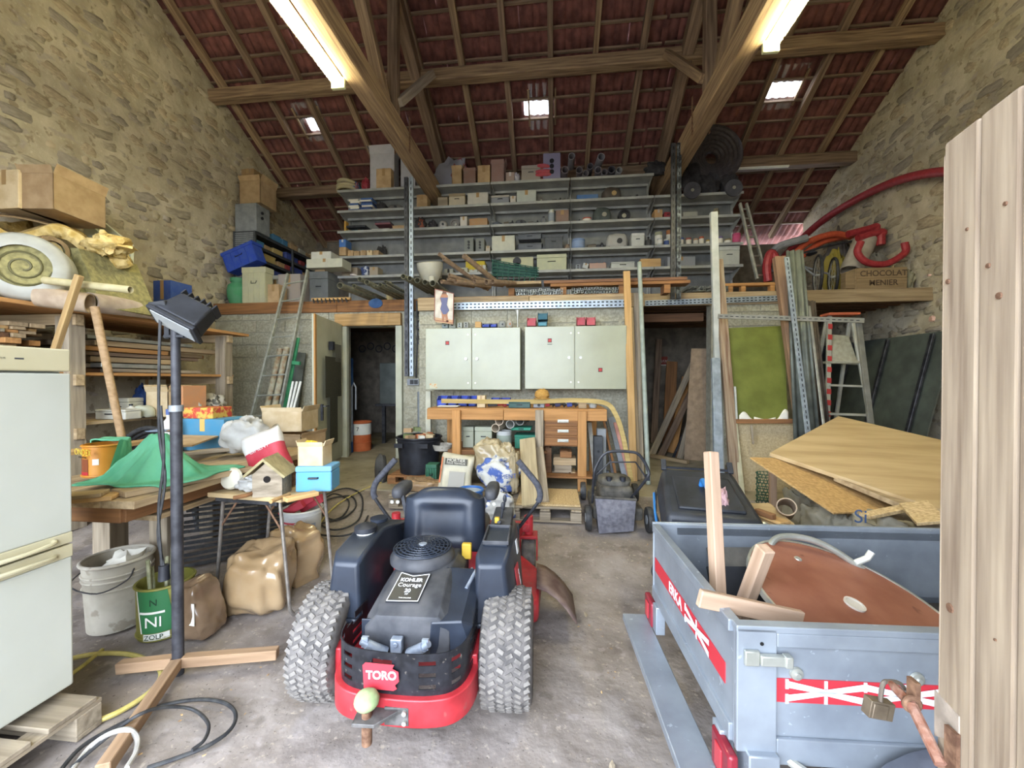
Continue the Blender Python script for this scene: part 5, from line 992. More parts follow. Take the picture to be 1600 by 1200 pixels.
# on the folding table
t = T('birdhouse', 'small grey wooden birdhouse with a pitched roof on the folding table', 'birdhouse', aY(427, 777, 2.2)); bc = aY(426, 778, 2.24); bc.z = TT+.0
w_, h_ = .082, .135; m = MB(); m.prism([(-w_, 0), (w_, 0), (w_, h_), (0, h_+.075), (-w_, h_)], -.07, .07, Matrix.Translation(bc) @ Matrix.Rotation(.25, 4, 'Z') @ Matrix.Rotation(PI/2, 4, 'X')); m.obj('box', GREYW, t, smooth=0)
Xb = Matrix.Translation(bc) @ Matrix.Rotation(.25, 4, 'Z')
for s in (-1, 1): m = MB(Xb); m.quad((0, -.1, h_+.09), (0, .1, h_+.09), (s*(w_+.03), .1, h_-.01), (s*(w_+.03), -.1, h_-.01), .014); m.obj('roof_board', wood('roof_plank', '857a58', 'a3976f'), t, smooth=0)
m = MB(Xb); m.cyl((0, -.071, h_*.78), (0, -.074, h_*.78), .02); m.obj('entrance_shade_disc', plain('17120d', .9), t)  # flat dark disc painted as the shade inside; no opening is cut
def paper_sack(label, c, w, h, d, rot, mats, txt=None, name='paper_sack', base=None):
    t = T(name, label, 'sack', (c.x, c.y, c.z-h/2)); Xs = Matrix.Translation(c) @ Euler(rot).to_matrix().to_4x4(); m = MB(Xs)
    def f(a, b):
        an = 2*PI*a; cx, sy = math.cos(an), math.sin(an); e = 1-.75*max(0, (b-.8)/.2)**2; sx = math.copysign(abs(cx)**.55, cx); sy_ = math.copysign(abs(sy)**.7, sy)
        return V((sx*w/2*(1+.04*math.sin(9*b)), sy_*d/2*e*(1+.12*noise.noise(V((a*6, b*5, w*9)))), (b-.5)*h+.015*math.sin(an*2)*(b > .9)))
    m.m = 0; n, k = 28, 14; vs = [f(i/n, j/k) for j in range(k+1) for i in range(n)]
    for j in range(k):
        m.m = 0 if len(mats) == 1 else (1 if 2 <= j < 9 else 0); m.f += [[j*n+i, j*n+(i+1) % n, (j+1)*n+(i+1) % n, (j+1)*n+i] for i in range(n)]; m.mi += [m.m]*n
    m.f += [list(range(n))[::-1], list(range(k*n, k*n+n))]; m.mi += [0, 0]; m.v = [tuple(Xs @ p) for p in vs]; m.obj('paper', mats, t, smooth=60)
    for s, z, sz, mt in (txt or []): text(s, sz, mt, t, Xs @ face((0, -d/2-.006, z), (1, 0, 0)))
    return t, Xs
SW = M('sack_white', 'bdb9b4', 'd3cfc9', scale=7, rough=.6); SR = M('sack_red', 'a52a38', 'bb4450', scale=7, rough=.55)
paper_sack('red and white paper sack tipped over behind the birdhouse', aY(418, 712, 2.55), .27, .35, .12, (R(-14), R(-26), .15), [SW, SR], [('CIMENT', .05, .04, SW.copy())])
item('case', 458, 511, 729, TT, 2.3, '5a9cc4', 'light blue carton with a white sticker on the folding table', 'box', .16, rot=.2, col2='6da8cc'); item('open', 463, 502, 697, aY(480, 729, 2.32).z+.0, 2.32, 'card2', 'small cardboard box with yellow paper on the blue carton', 'box', .12, rot=.1)
item('rag', 466, 494, 690, aY(480, 703, 2.35).z-.03, 2.36, 'd0a916', 'bright yellow crumpled paper in the small box', 'paper', .07)
bc = aY(362, 762, 2.28); t = T('lamp_reflector', 'round milky lamp reflector lying on the folding table', 'lamp part', V((bc.x, bc.y, TT))); Xb = Matrix.Translation(V((bc.x, bc.y, TT+.075))) @ Euler((R(75), 0, .1)).to_matrix().to_4x4()
MB(Xb).lathe([(0, .03), (.03, .028), (.06, .015), (.068, 0), (.06, -.004), (0, .018)], 26).obj('bowl', M('milky', 'b9b5a2', 'cbc7b6', scale=5, rough=.3), t); MB(Xb).cyl((0, 0, -.05), (0, 0, .01), .02).obj('socket', GREYM, t)
bag('clear crumpled plastic wrap beside the lamp reflector', 376, 406, 745, 775, 2.3, M('clear_film', '8d8c88', 'b9b9b4', scale=9, rough=.15), 7, base=TT, dep=.06)
tag(plank('loose_board', aZ(445, 781, TT+.012), aZ(495, 770, TT+.012), .06, .024, PINE), 'short pine offcut at the right end of the folding table', 'board'); tag(MB().cyl(aZ(423, 784, TT+.012), aZ(452, 772, TT+.012), .011).obj('broom_stub', PINE), 'short round wooden stick on the folding table edge', 'stick')
tag(MB().tube(sm([aZ(365, 778, TT+.012), aZ(385, 774, TT+.02), aZ(400, 768, TT+.025), aZ(402, 767, TT+.012)], 4), [.012]*13, 8).obj('branch', BROWNW), 'gnarled brown branch lying beside the birdhouse', 'branch')
for i, (u, v) in enumerate(((376, 752), (397, 748), (418, 752), (439, 745))): item('block', u-8, u+12, v-12, TT, 2.38, None, 'dusty rusty oddment at the back of the folding table', 'oddment', .08, mat=RUST, group='oddments on the folding table', name='metal_oddment')
# bucket with red boxes under the table
c = V((-2.02, 2.98, fz(2.98))); t = bucket('paint_bucket', 'white paint bucket with blue print holding red cartons under the folding table', 'bucket', c, .125, .145, .36, M('bucket_white', 'bfc0bc', 'cfd0cc', scale=6, rough=.45), (.9,))
def bp(a0, a1, z0, z1, mat, nm, rr=.002): m = MB(); m.grid(lambda a, b: c+V(((.125+.02*(z0+(z1-z0)*b)/.36+rr)*math.cos(a0+(a1-a0)*a), (.125+.02*(z0+(z1-z0)*b)/.36+rr)*math.sin(a0+(a1-a0)*a), z0+(z1-z0)*b)), 8, 1); return m.obj(nm, mat, t)
bp(R(-140), R(-70), .27, .285, SR, 'red_band'); bp(R(-140), R(-88), .08, .2, plain('2f5aa8'), 'blue_print'); bp(R(-45), R(-15), .06, .26, plain('8fa0b8'), 'text_panel')
a = R(-90); text('V', .13, plain('c9b52a'), t, face(c+V((.138*math.cos(a), .138*math.sin(a), .15)), (-math.sin(a), math.cos(a), 0)), bold=.002)
for i, (dx, dy, rx, ry) in enumerate(((-.05, -.05, .1, .5), (.05, .05, .1, .5), (0, .0, .1, .5))): m = MB(); m.box(c+V((dx, dy, .36+.02*i)), (.2, .05, .06), (rx, -ry, .1)); tag(m.obj('red_carton', SR, smooth=0, bevel=.003), 'slim red carton sticking out of the white paint bucket', 'carton', 'red cartons in the paint bucket')
hose('loose coil of black cable on the floor behind the paint bucket', [(500, 800), (540, 790), (565, 800), (560, 830), (520, 842), (492, 825), (510, 805), (548, 800), (555, 815), (525, 830), (498, 815), (520, 797), (545, 806), (535, 825), (500, 835), (490, 845), (530, 850), (562, 842), (575, 825)], .008, RUBBER, cat='cable', name='cable_coil')
hose('yellow extension cord running over the floor to the door', [(485, 850), (520, 815), (560, 795), (600, 778), (618, 770)], .007, YEL, cat='cord', name='extension_cord')
for i in range(14):
    r_ = random.Random(i); u = 215+i*16; pts = [aZ(205, 860-i*2, .06+.028*i), aZ(260, 846-i*3, .09+.03*i), aZ(330, 832-i*3, .10+.028*i), aZ(400, 836-i*4, .07+.026*i)]
    for p in pts: p.y = min(max(p.y, 2.75), 3.9)
    tag(MB().tube(sm([V((-2.95+.04*(i % 3), 2.55+.03*i, .03+.035*i)), V((-2.6, 2.75+.02*i, .04+.036*i)), V((-2.3, 3.0+.015*i, .05+.034*i)), V((-2.25, 3.35, .05+.03*i))], 7), .014, 6).obj('black_pipe', RUBBER), 'black plastic pipe in the bundle under the work table', 'pipe', 'pipe bundle under the work table')
# ================================================================== MIDDLE BAY: wall cabinets, workbench, clutter
def cabinet(u0, u1, v0, v1, label, door_tags, split):
    y = YC-.32; a, b = aY(u0, v1, y), aY(u1, v0, y); t = T('wall_cabinet', label, 'cabinet', (a.x, y, a.z), 'cream steel wall cabinets over the bench'); CAB = M('cabinet_cream', '979a84', 'a4a792', scale=2.5, rough=.28, lo=.3, hi=.7)
    slab('body', (a.x, y+.022, a.z), (b.x, YC-.008, b.z), CAB, t, .004); xs = aY(split, 560, y).x
    for i, (x0, x1) in enumerate(((a.x, xs-.003), (xs+.003, b.x))):
        d = slab('door', (x0, y, a.z+.002), (x1, y+.02, b.z-.002), CAB, t, .005); s = 1 if i == 0 else -1; kx = (x1 if i == 0 else x0)
        MB().cyl((kx-s*.07, y, (a.z+b.z)/2), (kx-s*.07, y-.022, (a.z+b.z)/2), .018, n=14).obj('lock_knob', ALU, d)
        for zz in (b.z-.09, a.z+.09): MB().cyl((kx-s*.045, y, zz), (kx-s*.045, y-.005, zz), .012, n=12).obj('screw_cap', M('cap_white', 'd2d3c6', rough=.3), d)
        for (u, v) in door_tags[i]:
            p = aY(u, v, y); q = slab('warning_sticker', (p.x-.026, y-.002, p.z-.026), (p.x+.026, y, p.z+.026), plain('4f2a26', .5), d); slab('sticker_centre', (p.x-.018, y-.003, p.z-.016), (p.x+.018, y-.001, p.z+.018), plain('b0312b', .5), q)
    return t
cab1 = cabinet(665, 813, 511, 609, 'cream two-door steel cabinet with scratched left door above the bench', ([(699, 536)], []), 737)
p = aY(677, 603, YC-.325); MB().b2((p.x-.05, YC-.322, p.z-.03), (p.x+.05, YC-.32, p.z+.03)).obj('torn_sticker', M('torn_label', 'b5b39a', 'c4803c', scale=25, lo=.5, hi=.6), cab1)
cab2 = cabinet(820, 979, 508, 608, 'cream two-door steel cabinet with two red stickers above the bench', ([(859, 532)], [(938, 578)]), 898)
p = aY(859, 538, YC-.322); slab('name_plate', (p.x-.03, YC-.323, p.z-.004), (p.x+.03, YC-.32, p.z+.006), plain('555a54'), cab2)
tag(plank('white_post', aY(670, 611, YC-.2), V((aY(670, 611, YC-.2).x, YC-.2, .2)), .07, .07, M('white_paint_wood', 'aaa996', 'bcbba9', scale=6), up=(0, 1, 0)), 'white painted post under the left end of the scratched cabinet', 'post')
# on the cabinets
ZC = aY(740, 511, YC-.32).z+.001; yq = YC-.26; g = 'small bins and parts on top of the cabinets'; ZC2 = aY(900, 508, YC-.32).z+.001
item('block', 742, 752, 503, ZC, yq, None, 'orange wooden block on top of the scratched cabinet', 'block', .06, mat=PINE, group=g); item('bin', 753, 765, 505, ZC, yq, '2c3f95', 'small blue bin beside the orange block on the cabinet', 'bin', .1, group=g); item('bin', 766, 776, 505, ZC, yq, '3246a8', 'second small blue bin on the cabinet next to a grey fitting', 'bin', .1, group=g)
item('dome', 778, 790, 500, ZC, yq, '8a8c86', 'grey pipe fitting on the cabinet beside the blue bins', 'fitting', .08, group=g, name='fitting'); item('dome', 791, 801, 499, ZC, yq, '9a958a', 'grey fitting with an orange cap beside the funnel', 'fitting', .08, group=g, col2='b5673c', name='fitting')
item('funnel', 804, 813, 484, ZC, yq, 'aaa9a2', 'shiny metal funnel standing upside on the cabinet', 'funnel', .07, group=g, mat=ALU)
item('bin', 823, 838, 495, ZC2, yq, 'b4505a', 'faded red stacking bin alone on the second cabinet', 'bin', .12, group=g); item('bin', 840, 855, 500, ZC2, yq, '4f8a9c', 'lower teal stacking bin on the second cabinet', 'bin', .14, group=g); item('bin', 840, 856, 487, aY(847, 500, yq).z+.001, yq, '2f5f70', 'dark teal bin on top of the lower teal one', 'bin', .14, group=g)
item('bin', 901, 915, 494, ZC2, yq, 'b04c58', 'left one of the red bin pair on the second cabinet', 'bin', .12, group=g); item('bin', 916, 931, 494, ZC2, yq, 'b8525c', 'right one of the red bin pair on the second cabinet', 'bin', .12, group=g)
for i, (u0, u1, vt, cc) in enumerate(((690, 700, 500, '7f8a88'), (701, 712, 497, '94988c'), (714, 722, 504, 'a3a79c'), (724, 732, 503, '8b8d86'))): item('ebox', u0, u1, vt, ZC, yq, cc, ('teal grey', 'pale olive', 'light grey', 'dark grey')[i]+' electrical module on the scratched cabinet under the poster', 'module', .06, group=g)
# poster of a beach figure
y = YC-.36; t = T('wall_poster', 'curling beach photo poster hanging from the mezzanine edge', 'poster', aY(697, 505, y)); c4 = [aY(679, 500, y), aY(708, 505, y), aY(709, 459, y), aY(680, 452, y)]
m = MB(); m.quad(*c4, .004); m.obj('sheet', M('poster_sky', 'a59a86', 'c9c1b0', scale=9, rough=.4), t)
def fig(px, nm, mat): m = MB(); P = [aY(u, v, y-.006) for u, v in px]; n = len(P); m.add(P+[p+V((0, .002, 0)) for p in P], [tuple(range(n)), tuple(range(n, 2*n))[::-1]]+[(i, (i+1) % n, n+(i+1) % n, n+i) for i in range(n)]); m.obj(nm, mat, t, smooth=0)
fig([(691, 502), (690, 490), (688, 482), (690, 474), (687, 466), (690, 460), (696, 458), (700, 462), (699, 469), (697, 476), (701, 484), (699, 492), (701, 503), (697, 503), (695, 494), (694, 503)], 'printed_figure', plain('a06e4c', .5)); y -= .004; fig([(688, 465), (700, 465), (698, 476), (702, 485), (697, 491), (692, 491), (688, 483), (690, 475)], 'printed_swimsuit', plain('55587a', .5)); y += .004; fig([(690, 460), (692, 455), (697, 455), (698, 460)], 'printed_hair', plain('5b3f2c', .5)); fig([(680, 503), (708, 507), (708, 500), (680, 496)], 'printed_sand', plain('b49068', .5))
m = MB()
for a, b in zip(c4, c4[1:]+c4[:1]): m.bar(a+V((0, -.006, 0)), b+V((0, -.006, 0)), .008, .012, up=(0, 1, 0))
m.obj('red_border', plain('8f5748', .6), t)
# wiring beside the door
t = T('wiring_bundle', 'tangle of old electric cables and pipes beside the slotted post', 'wiring', aY(655, 560, 5.95)); r = random.Random(4)
for i in range(16):
    u = 652+r.uniform(0, 12); v = r.uniform(468, 500); P = [aY(u, v, 5.9)]
    for k in range(4): P.append(aY(min(664, max(651, u+r.uniform(-10, 10))), min(545, v+10*(k+1)+r.uniform(-6, 6)), 5.9-.02*r.random()))
    MB().tube(sm(P, 4), .009, 6).obj('cable', (RUBBER, GREYM, DIRTYW, RUBBER)[i % 4], t)
MB().cyl(aY(657, 500, 5.88), aY(672, 468, 5.9), .03).obj('conduit', GREYM, t); MB().tube(sm([aY(651, 470, 5.85), aY(652, 520, 5.85), aY(652, 540, 5.87), aY(650, 590, 5.95)], 5), .012).obj('cable', RUBBER, t); MB().cyl(aY(657, 700, 5.93), aY(656, 612, 5.93), .04).obj('drain_pipe', M('grey_pvc', '6d7378', '80868a', scale=9), t)
y = 5.94; a, b = aY(636, 602, y), aY(654, 595, y); t = T('socket_block', 'grey double socket block on the wall beside the door', 'socket', a); slab('plate', (a.x, y, a.z), (b.x, YM-.0, b.z+.03), GREYM, t, .003)
for k in (.42, .78): x = a.x+(b.x-a.x)*k; slab('outlet', (x-.03, y-.004, a.z+.015), (x+.03, y, b.z+.015), plain('26282a', .5), t)
# ---- workbench
BY = 4.45; BZ = 1.10; a, b = aY(668, 638, BY), aY(948, 638, BY); BX0, BX1 = a.x, b.x; t = T('workbench', 'long orange pine workbench with three drawers under the cabinets', 'workbench', ((BX0+BX1)/2, 4.9, .2))
for i in range(5): plank('top_plank', (BX0, BY+.09+i*.184, BZ-.02), (BX1, BY+.09+i*.184, BZ-.02), .18, .04, OAK, t)
for x0, x1 in ((BX0, -.58), (-.575, BX1)): plank('front_rail', (x0, BY+.0, BZ-.07), (x1, BY+.0, BZ-.07), .045, .12, OAK, t)
def legx(u): return aY(u, 700, BY).x
for u, m_ in ((715, OAK), (909, OAK)): plank('leg', (legx(u), BY-.04, .2), (legx(u), BY-.04, BZ-.02), .095, .06, m_, t, up=(0, 1, 0))
plank('leg', (legx(843), BY-.04, .2), (legx(843), BY-.04, BZ-.01), .09, .05, GREYW, t, up=(0, 1, 0))
for x in (BX0+.08, BX1-.08): plank('leg', (x, 5.2, .2), (x, 5.2, BZ-.04), .09, .09, OAK, t, up=(0, 1, 0))
SZ = .62
for i in range(3): plank('lower_shelf', (legx(700), BY+.12+i*.22, SZ-.015), (legx(855), BY+.12+i*.22, SZ-.015), .21, .03, BROWNW, t)
plank('shelf_rail', (legx(700), BY-.0, SZ-.04), (legx(840), BY-.0, SZ-.04), .03, .09, BROWNW, t)
dx0, dx1 = legx(852), legx(902)
slab('drawer_case', (dx0-.01, BY+.01, aY(870, 696, BY).z-.01), (dx1+.01, BY+.5, BZ-.05), BROWNW, t)
for v0, v1 in ((652, 666), (669, 680), (683, 696)):
    z0, z1 = aY(870, v1, BY).z+.004, aY(870, v0, BY).z-.002; d = plank('drawer', (dx0, BY-.005, (z0+z1)/2), (dx1, BY-.005, (z0+z1)/2), .03, z1-z0, BROWNW, t); zc = (z0+z1)/2+.01; xm = (dx0+dx1)/2+.02
    MB().tube([(xm-.05, BY-.015, zc), (xm-.05, BY-.04, zc-.006), (xm+.05, BY-.04, zc-.006), (xm+.05, BY-.015, zc)], .006, 6).obj('cup_handle', ALU, d); slab('handle_plate', (xm-.06, BY-.024, zc-.016), (xm+.06, BY-.02, zc+.016), ALU, d)
plank('bottom_shelf', (legx(850), BY+.05, .36), (legx(925), BY+.05, .36), .3, .02, BROWNW, t)
# bench-top items
BZ += .0015; SZ += .0015; g = 'clutter along the workbench top'; yb = 4.72
for i, (u0, u1) in enumerate(((682, 698), (699, 714), (715, 730), (731, 744))): item('bin', u0, u1, 619, BZ, yb, '2a3f9e', 'royal blue open bin in the row at the bench end', 'bin', .16, group='row of blue bins on the bench', col2='3a52b8')
item('books', 680, 716, 634, BZ, 4.55, '7b6a4c', 'thin pile of brown papers before the blue bins', 'papers', .12, group=g); t = item('carton', 745, 758, 618, BZ, 4.55, 'card2', 'small pale box with a handwritten 4 on the bench', 'box', .1, group=g)
text('4', .07, plain('4a4034'), t, face(aY(752, 628, 4.5485), (1, 0, 0)))
item('tools', 761, 792, 629, BZ, 4.6, '3c3a3c', 'electric hand tool with red end lying on the bench', 'tool', .08, group=g, col2='8f2c2c'); item('bin', 766, 780, 622, BZ, 4.95, '3146a4', 'blue bin of screws behind the hand tool', 'bin', .12, group=g); item('bin', 781, 797, 622, BZ, 4.95, '30409a', 'blue bin of nails behind the green metal box', 'bin', .12, group=g)
item('case', 794, 829, 628, BZ, 4.52, '37534f', 'dark green metal box with a white knob on the bench front', 'box', .12, group=g); item('ebox', 833, 851, 624, BZ, 4.6, '8f9296', 'grey metal housing on the bench under the bent strip', 'housing', .12, group=g)
for i, (u0, u1, c_) in enumerate(((852, 866, 'a8323a'), (867, 884, '35365a'), (886, 902, '3a4a9a'))): item('tools', u0, u1, 626, BZ, 4.62, c_, ('red', 'dark blue', 'bright blue')[i]+' handled tool lying in the row on the bench', 'tool', .06, group=g)
item('block', 904, 917, 626, BZ, 4.55, None, 'square wooden block on the bench beside a glass jar', 'block', .08, mat=PINE2, group=g); item('jar', 920, 934, 625, BZ, 4.62, 'a3a5a0', 'clear glass jar with metal lid at the bench end', 'jar', .07, group=g)
c = aY(847, 622, 4.6); t = T('straw_ball', 'round golden straw hat crown lying on the bent strip', 'hat', c); MB().blob(c+V((0, 0, .04)), (.085, .07, .07), .15, 4, 2, 18, flat=-.05).obj('crown', M('straw', '9c7433', 'b98f4c', scale=40, st=(1, 1, 4), rough=.9, bump=.4, dist=.005), t); MB().torus(c+V((0, 0, -.005)), .085, .012, squash=.5).obj('brim', MATS['straw'], t)
P = [aY(690, 623, 4.52), aY(760, 624, 4.55), aY(840, 624, 4.55), aY(900, 622, 4.55), aY(948, 627, 4.52), aY(966, 648, 4.5), aY(976, 678, 4.48), aY(983, 712, 4.45), aY(990, 752, 4.4)]
sp = sm(P, 6); m = MB(); wv = .07
m.grid(lambda a, b: sp[min(len(sp)-1, int(a*(len(sp)-1)+.5))] + V((0, .05*b, 0)) + V((0, 0, -.05 if False else 0)) , len(sp)-1, 1); m.v = []; m.f = []; m.mi = []
for i, q in enumerate(sp):
    d = (sp[min(i+1, len(sp)-1)]-sp[max(i-1, 0)]).normalized(); nrm = V((-d.z, 0, d.x)); nrm = nrm if nrm.z > 0 else -nrm
    m.v += [tuple(q+V((0, -.012, 0))), tuple(q+V((0, .012, 0))), tuple(q+V((0, .012, 0))-nrm*.05), tuple(q+V((0, -.012, 0))-nrm*.05)]
for i in range(len(sp)-1): m.f += [[i*4+k, i*4+(k+1) % 4, (i+1)*4+(k+1) % 4, (i+1)*4+k] for k in range(4)]
m.f += [[0, 1, 2, 3], [len(sp)*4-1, len(sp)*4-2, len(sp)*4-3, len(sp)*4-4]]; m.mi = [0]*len(m.f)
tag(m.obj('bent_strip', wood('bent_ash', '8f7a48', 'b09a63'), smooth=40), 'long bent wooden strip lying on the bench and curving to the floor', 'strip')
# under the bench
g = 'things stored on the shelf under the bench'; yb = 4.6
item('case', 722, 740, 667, SZ, yb, 'a2a58e', 'cream battery box with a cord handle under the bench', 'box', .2, group=g); item('case', 741, 769, 667, SZ, yb, 'a7aa93', 'second cream battery box beside the steel tub', 'box', .2, group=g)
item('can', 774, 799, 674, SZ, yb-.1, 'b9bcb8', 'white and grey filler tub under the bench', 'tub', .14, group=g, col2='8f9a8c'); item('crate', 797, 831, 668, SZ+.22, yb-.06, '2f8a6c', 'green plastic crate of pipe ends under the bench', 'crate', .2, group=g); item('crate', 803, 838, 680, SZ, yb, '2a7a60', 'lower green plastic crate under the bench', 'crate', .25, group=g)
for i, (u, v, c_) in enumerate(((780, 670, 'c4b49a'), (786, 659, 'cbb9a0'), (803, 664, 'a9aaa2'), (818, 659, '7f8078'))): ctube(('cream rolled paper tube', 'pale wide tube', 'light grey pipe end', 'dark grey pipe end')[i]+' in the pile above the green crates', aY(u-6, v+3, 4.5)+V((0, 0, .03)), aY(u+10, v-5, 4.9)+V((0, 0, .03)), .05, dusty(c_), 'pipe_offcut', 'pipe', g)
for i, (u0, u1, vt, z) in enumerate(((862, 890, 738, .372), (866, 894, 727, None), (864, 901, 716, None), (852, 862, 700, .37), (875, 894, 706, .545), (892, 900, 742, .372))):
    z = z if z else aY(870, (738, 738, 727)[i], 4.5).z+.002; item('block', u0, u1, vt, z, 4.5, None, ('large sawn firewood block lowest of the pile', 'firewood block in the middle of the pile', 'pale firewood board topmost of the pile', 'dark firewood chunk behind the grey leg', 'orange firewood chunk under the drawers', 'small firewood chunk beside the bench leg')[i], 'wood', .22, mat=(GREYW, GREYW, PINE2, DARKW, BROWNW, PINE2)[i], group='firewood under the drawers')
# ---- pallets and building sacks before the bench
PZ = .15; pallet((-.42, 3.62, fz(3.62)), .66, .66, 'wooden pallet covered with a dusty board before the bench', 'pallets on the floor', h=.14, mat=GREYW)
tag(slab('board_sheet', (-.36, 3.66, fz(3.62)+.142), (.23, 4.2, fz(3.62)+.158), CHIP), 'dusty chipboard sheet on the pallet before the bench', 'board'); PT = fz(3.62)+.158
pallet((-1.65, 3.78, fz(3.78)), 1.15, .54, 'wooden pallet carrying mortar sacks behind the mower', 'pallets on the floor', h=.14); pallet((-1.96, 4.46, .2), .5, .6, 'short pallet under the black rubbish tub', 'pallets on the floor', h=.1, mat=BROWNW); PT2 = fz(3.78)+.142
def lean(label, u0, v0, y0, u1, v1, z1, w, t_, mat, nm='leaning_timber', cat='timber', grp=None, up=(0, -1, 0), y1=None, rnd_=False):
    a = aY(u0, v0, y0); b = aZ(u1, v1, z1) if y1 is None else ext(a, aY(u1, v1, y1), z1)
    if rnd_: return tag(MB().cyl(b, a, w/2, n=14).obj(nm, mat), label, cat, grp)
    return tag(plank(nm, b, a, w, t_, mat, up=up), label, cat, grp)
lean('wide rough plank leaning on the bench front', 824, 686, 4.36, 830, 790, PT, .17, .03, wood('slab_wood', '8d7f63', 'b0a282')); lean('narrow rough plank leaning beside the wide one', 842, 700, 4.36, 850, 785, PT, .1, .03, GREYW)
MS = M('mortar_paper', 'b3ae98', 'c8c3ae', scale=7, rough=.8); t, Xs = paper_sack('upright mortar sack with grey print on the pallet', aY(713, 745, 4.0)+V((0, 0, .02)), .33, .42, .16, (R(-22), R(4), .08), [MS], None, name='mortar_sack')
def onsack(x0, x1, z0, z1, mat, nm, d=.088): m = MB(Xs); m.b2((x0, -d-.003, z0), (x1, -d, z1)); return m.obj(nm, mat, t)
k = onsack(-.12, .11, .085, .15, plain('4b4a40'), 'title_panel'); onsack(-.06, .1, -.14, .02, plain('9a9890'), 'picture_panel'); onsack(-.16, .1, -.2, -.155, plain('c9b83a'), 'yellow_band'); onsack(-.155, -.14, -.1, .16, plain('b86a40'), 'orange_edge')
for s, z, sz in (('MORTIER', .13, .045), ('TOUS TRAVAUX', .1, .026)): text(s, sz, PAPER, k, Xs @ face((-.005, -.0925, z), (1, 0, 0)))
text('35 kg', .03, plain('a03a2a'), t, Xs @ face((-.03, -.0925, -.178), (1, 0, 0)))
CB = M('cement_blue', 'c3c2ba', '4a62a0', scale=9, rough=.7, lo=.52, hi=.58); BRK = M('brown_plastic_sack', '7d664c', '9c8262', scale=6, rough=.4)
bag('brown plastic sack half empty beside the mortar sack', 630, 690, 748, 792, 3.98, BRK, 3, base=PT2, nm='plastic_sack'); bag('white and blue cement sack slumped on the pallet', 752, 812, 715, 790, 4.05, CB, 6, base=PT2, nm='cement_sack', dep=.17)
text('CIMENT', .06, plain('3d559a'), bpy.data.objects['cement_sack'], face(aY(790, 745, 3.86), (1, 0, .1))); bag('crumpled blue and white cement bag in front of the slumped one', 755, 803, 770, 822, 3.6, CB, 8, base=fz(3.72), nm='cement_sack', dep=.08)
bag('empty translucent tan plastic bag draped over the cement sacks', 738, 790, 690, 742, 4.2, M('tan_film', '98896a', 'b5a888', scale=5, rough=.25), 12, base=aY(760, 742, 4.2).z, dep=.15); bag('tan plastic bag of sand tied beside the grey plank', 770, 806, 695, 735, 4.17, MATS['tan_film'], 15, base=aY(790, 740, 4.3).z-.03, dep=.14)
bag('beige paper sack standing against the leaning planks', 795, 811, 705, 788, 4.0, M('beige_paper', '8f8266', 'a8997a', scale=7, rough=.8), 17, base=PT2-.02, nm='plastic_sack', dep=.1)
c = aY(733, 775, 3.55); c = V((c.x, 3.6, fz(3.6))); t = bucket('blue_drum', 'blue plastic drum with a pale lid behind the mower seat', 'drum', c, .105, .115, aY(733, 764, 3.6).z-c.z, M('drum_blue', '2a5a9c', '3b6cae', scale=8, rough=.4), (.3, .7)); MB().lathe([(0, -.004), (.108, -.004)], 24, Matrix.Translation(c+V((0, 0, aY(733, 764, 3.6).z-c.z-.012)))).obj('lid', M('drum_lid', '93a0b0', 'aab4c0', scale=9), t)
# black rubbish tub
c = V((-1.66, 4.72, .302)); t = bucket('rubbish_tub', 'big black rubbish tub heaped with packaging beside the door', 'tub', c, .225, .265, .43, BLACK, (.9,), rim=.012)
for s in (-1, 1): MB().b2((c.x+s*.15-.05, c.y-.29, c.z+.33), (c.x+s*.15+.05, c.y-.27, c.z+.38)).obj('handle', BLACK, t)
r = random.Random(3)
for i in range(16):
    k = i*PI/3; q = .14 if i % 8 else 0; p = c+V((q*math.cos(k), q*math.sin(k), .36+.07*(i//7))); m = MB(); m.box(p, (r.uniform(.07, .11), r.uniform(.05, .08), .05), (r.uniform(-.12, .12), r.uniform(-.12, .12), k))
    tag(m.obj('packaging_scrap', (CARD, PAPER, CARD2, dusty('b8683c'), dusty('6d7a4a'))[i % 5], smooth=0), 'scrap of packaging heaped in the black tub', 'scrap', 'rubbish in the black tub')
t = T('wicker_basket', 'small cream basket on rocks beside the black tub', 'basket', (-1.3, 4.6, .2)); c = aY(690, 700, 4.62); MB().pot(V((c.x, 4.66, c.z-.03)), .1, .13, .07, .008, 20).obj('bowl', DIRTYW, t)
for i in range(5): tag(MB().blob(V((-1.38+.13*(i % 3), 4.6+.16*(i//3), .29)), (.06, .06, .09), .4, 3, i, 12, flat=-.09).obj('rock', STONE2), 'rounded stone under the cream basket', 'stone', 'stones under the basket')
item('crate', 664, 682, 726, .2, 4.35, '2c6248', 'small green plastic crate on the floor beside the tub', 'crate', .15); tag(MB().torus(V((-1.62, 5.08, .44)), .2, .04, Matrix.Rotation(R(88), 4, 'X'), n=32).obj('rubber_inner_tube', RUBBER), 'old black inner tube leaning behind the tub', 'inner tube')
for i, (u, v) in enumerate(((590, 722), (592, 735))): item('dome', u-8, u+10, v-10, .2, 4.5+.22*i, '3a3833', 'worn dark shoe on the floor by the tub', 'shoe', .12, group='shoes by the door', name='shoe')
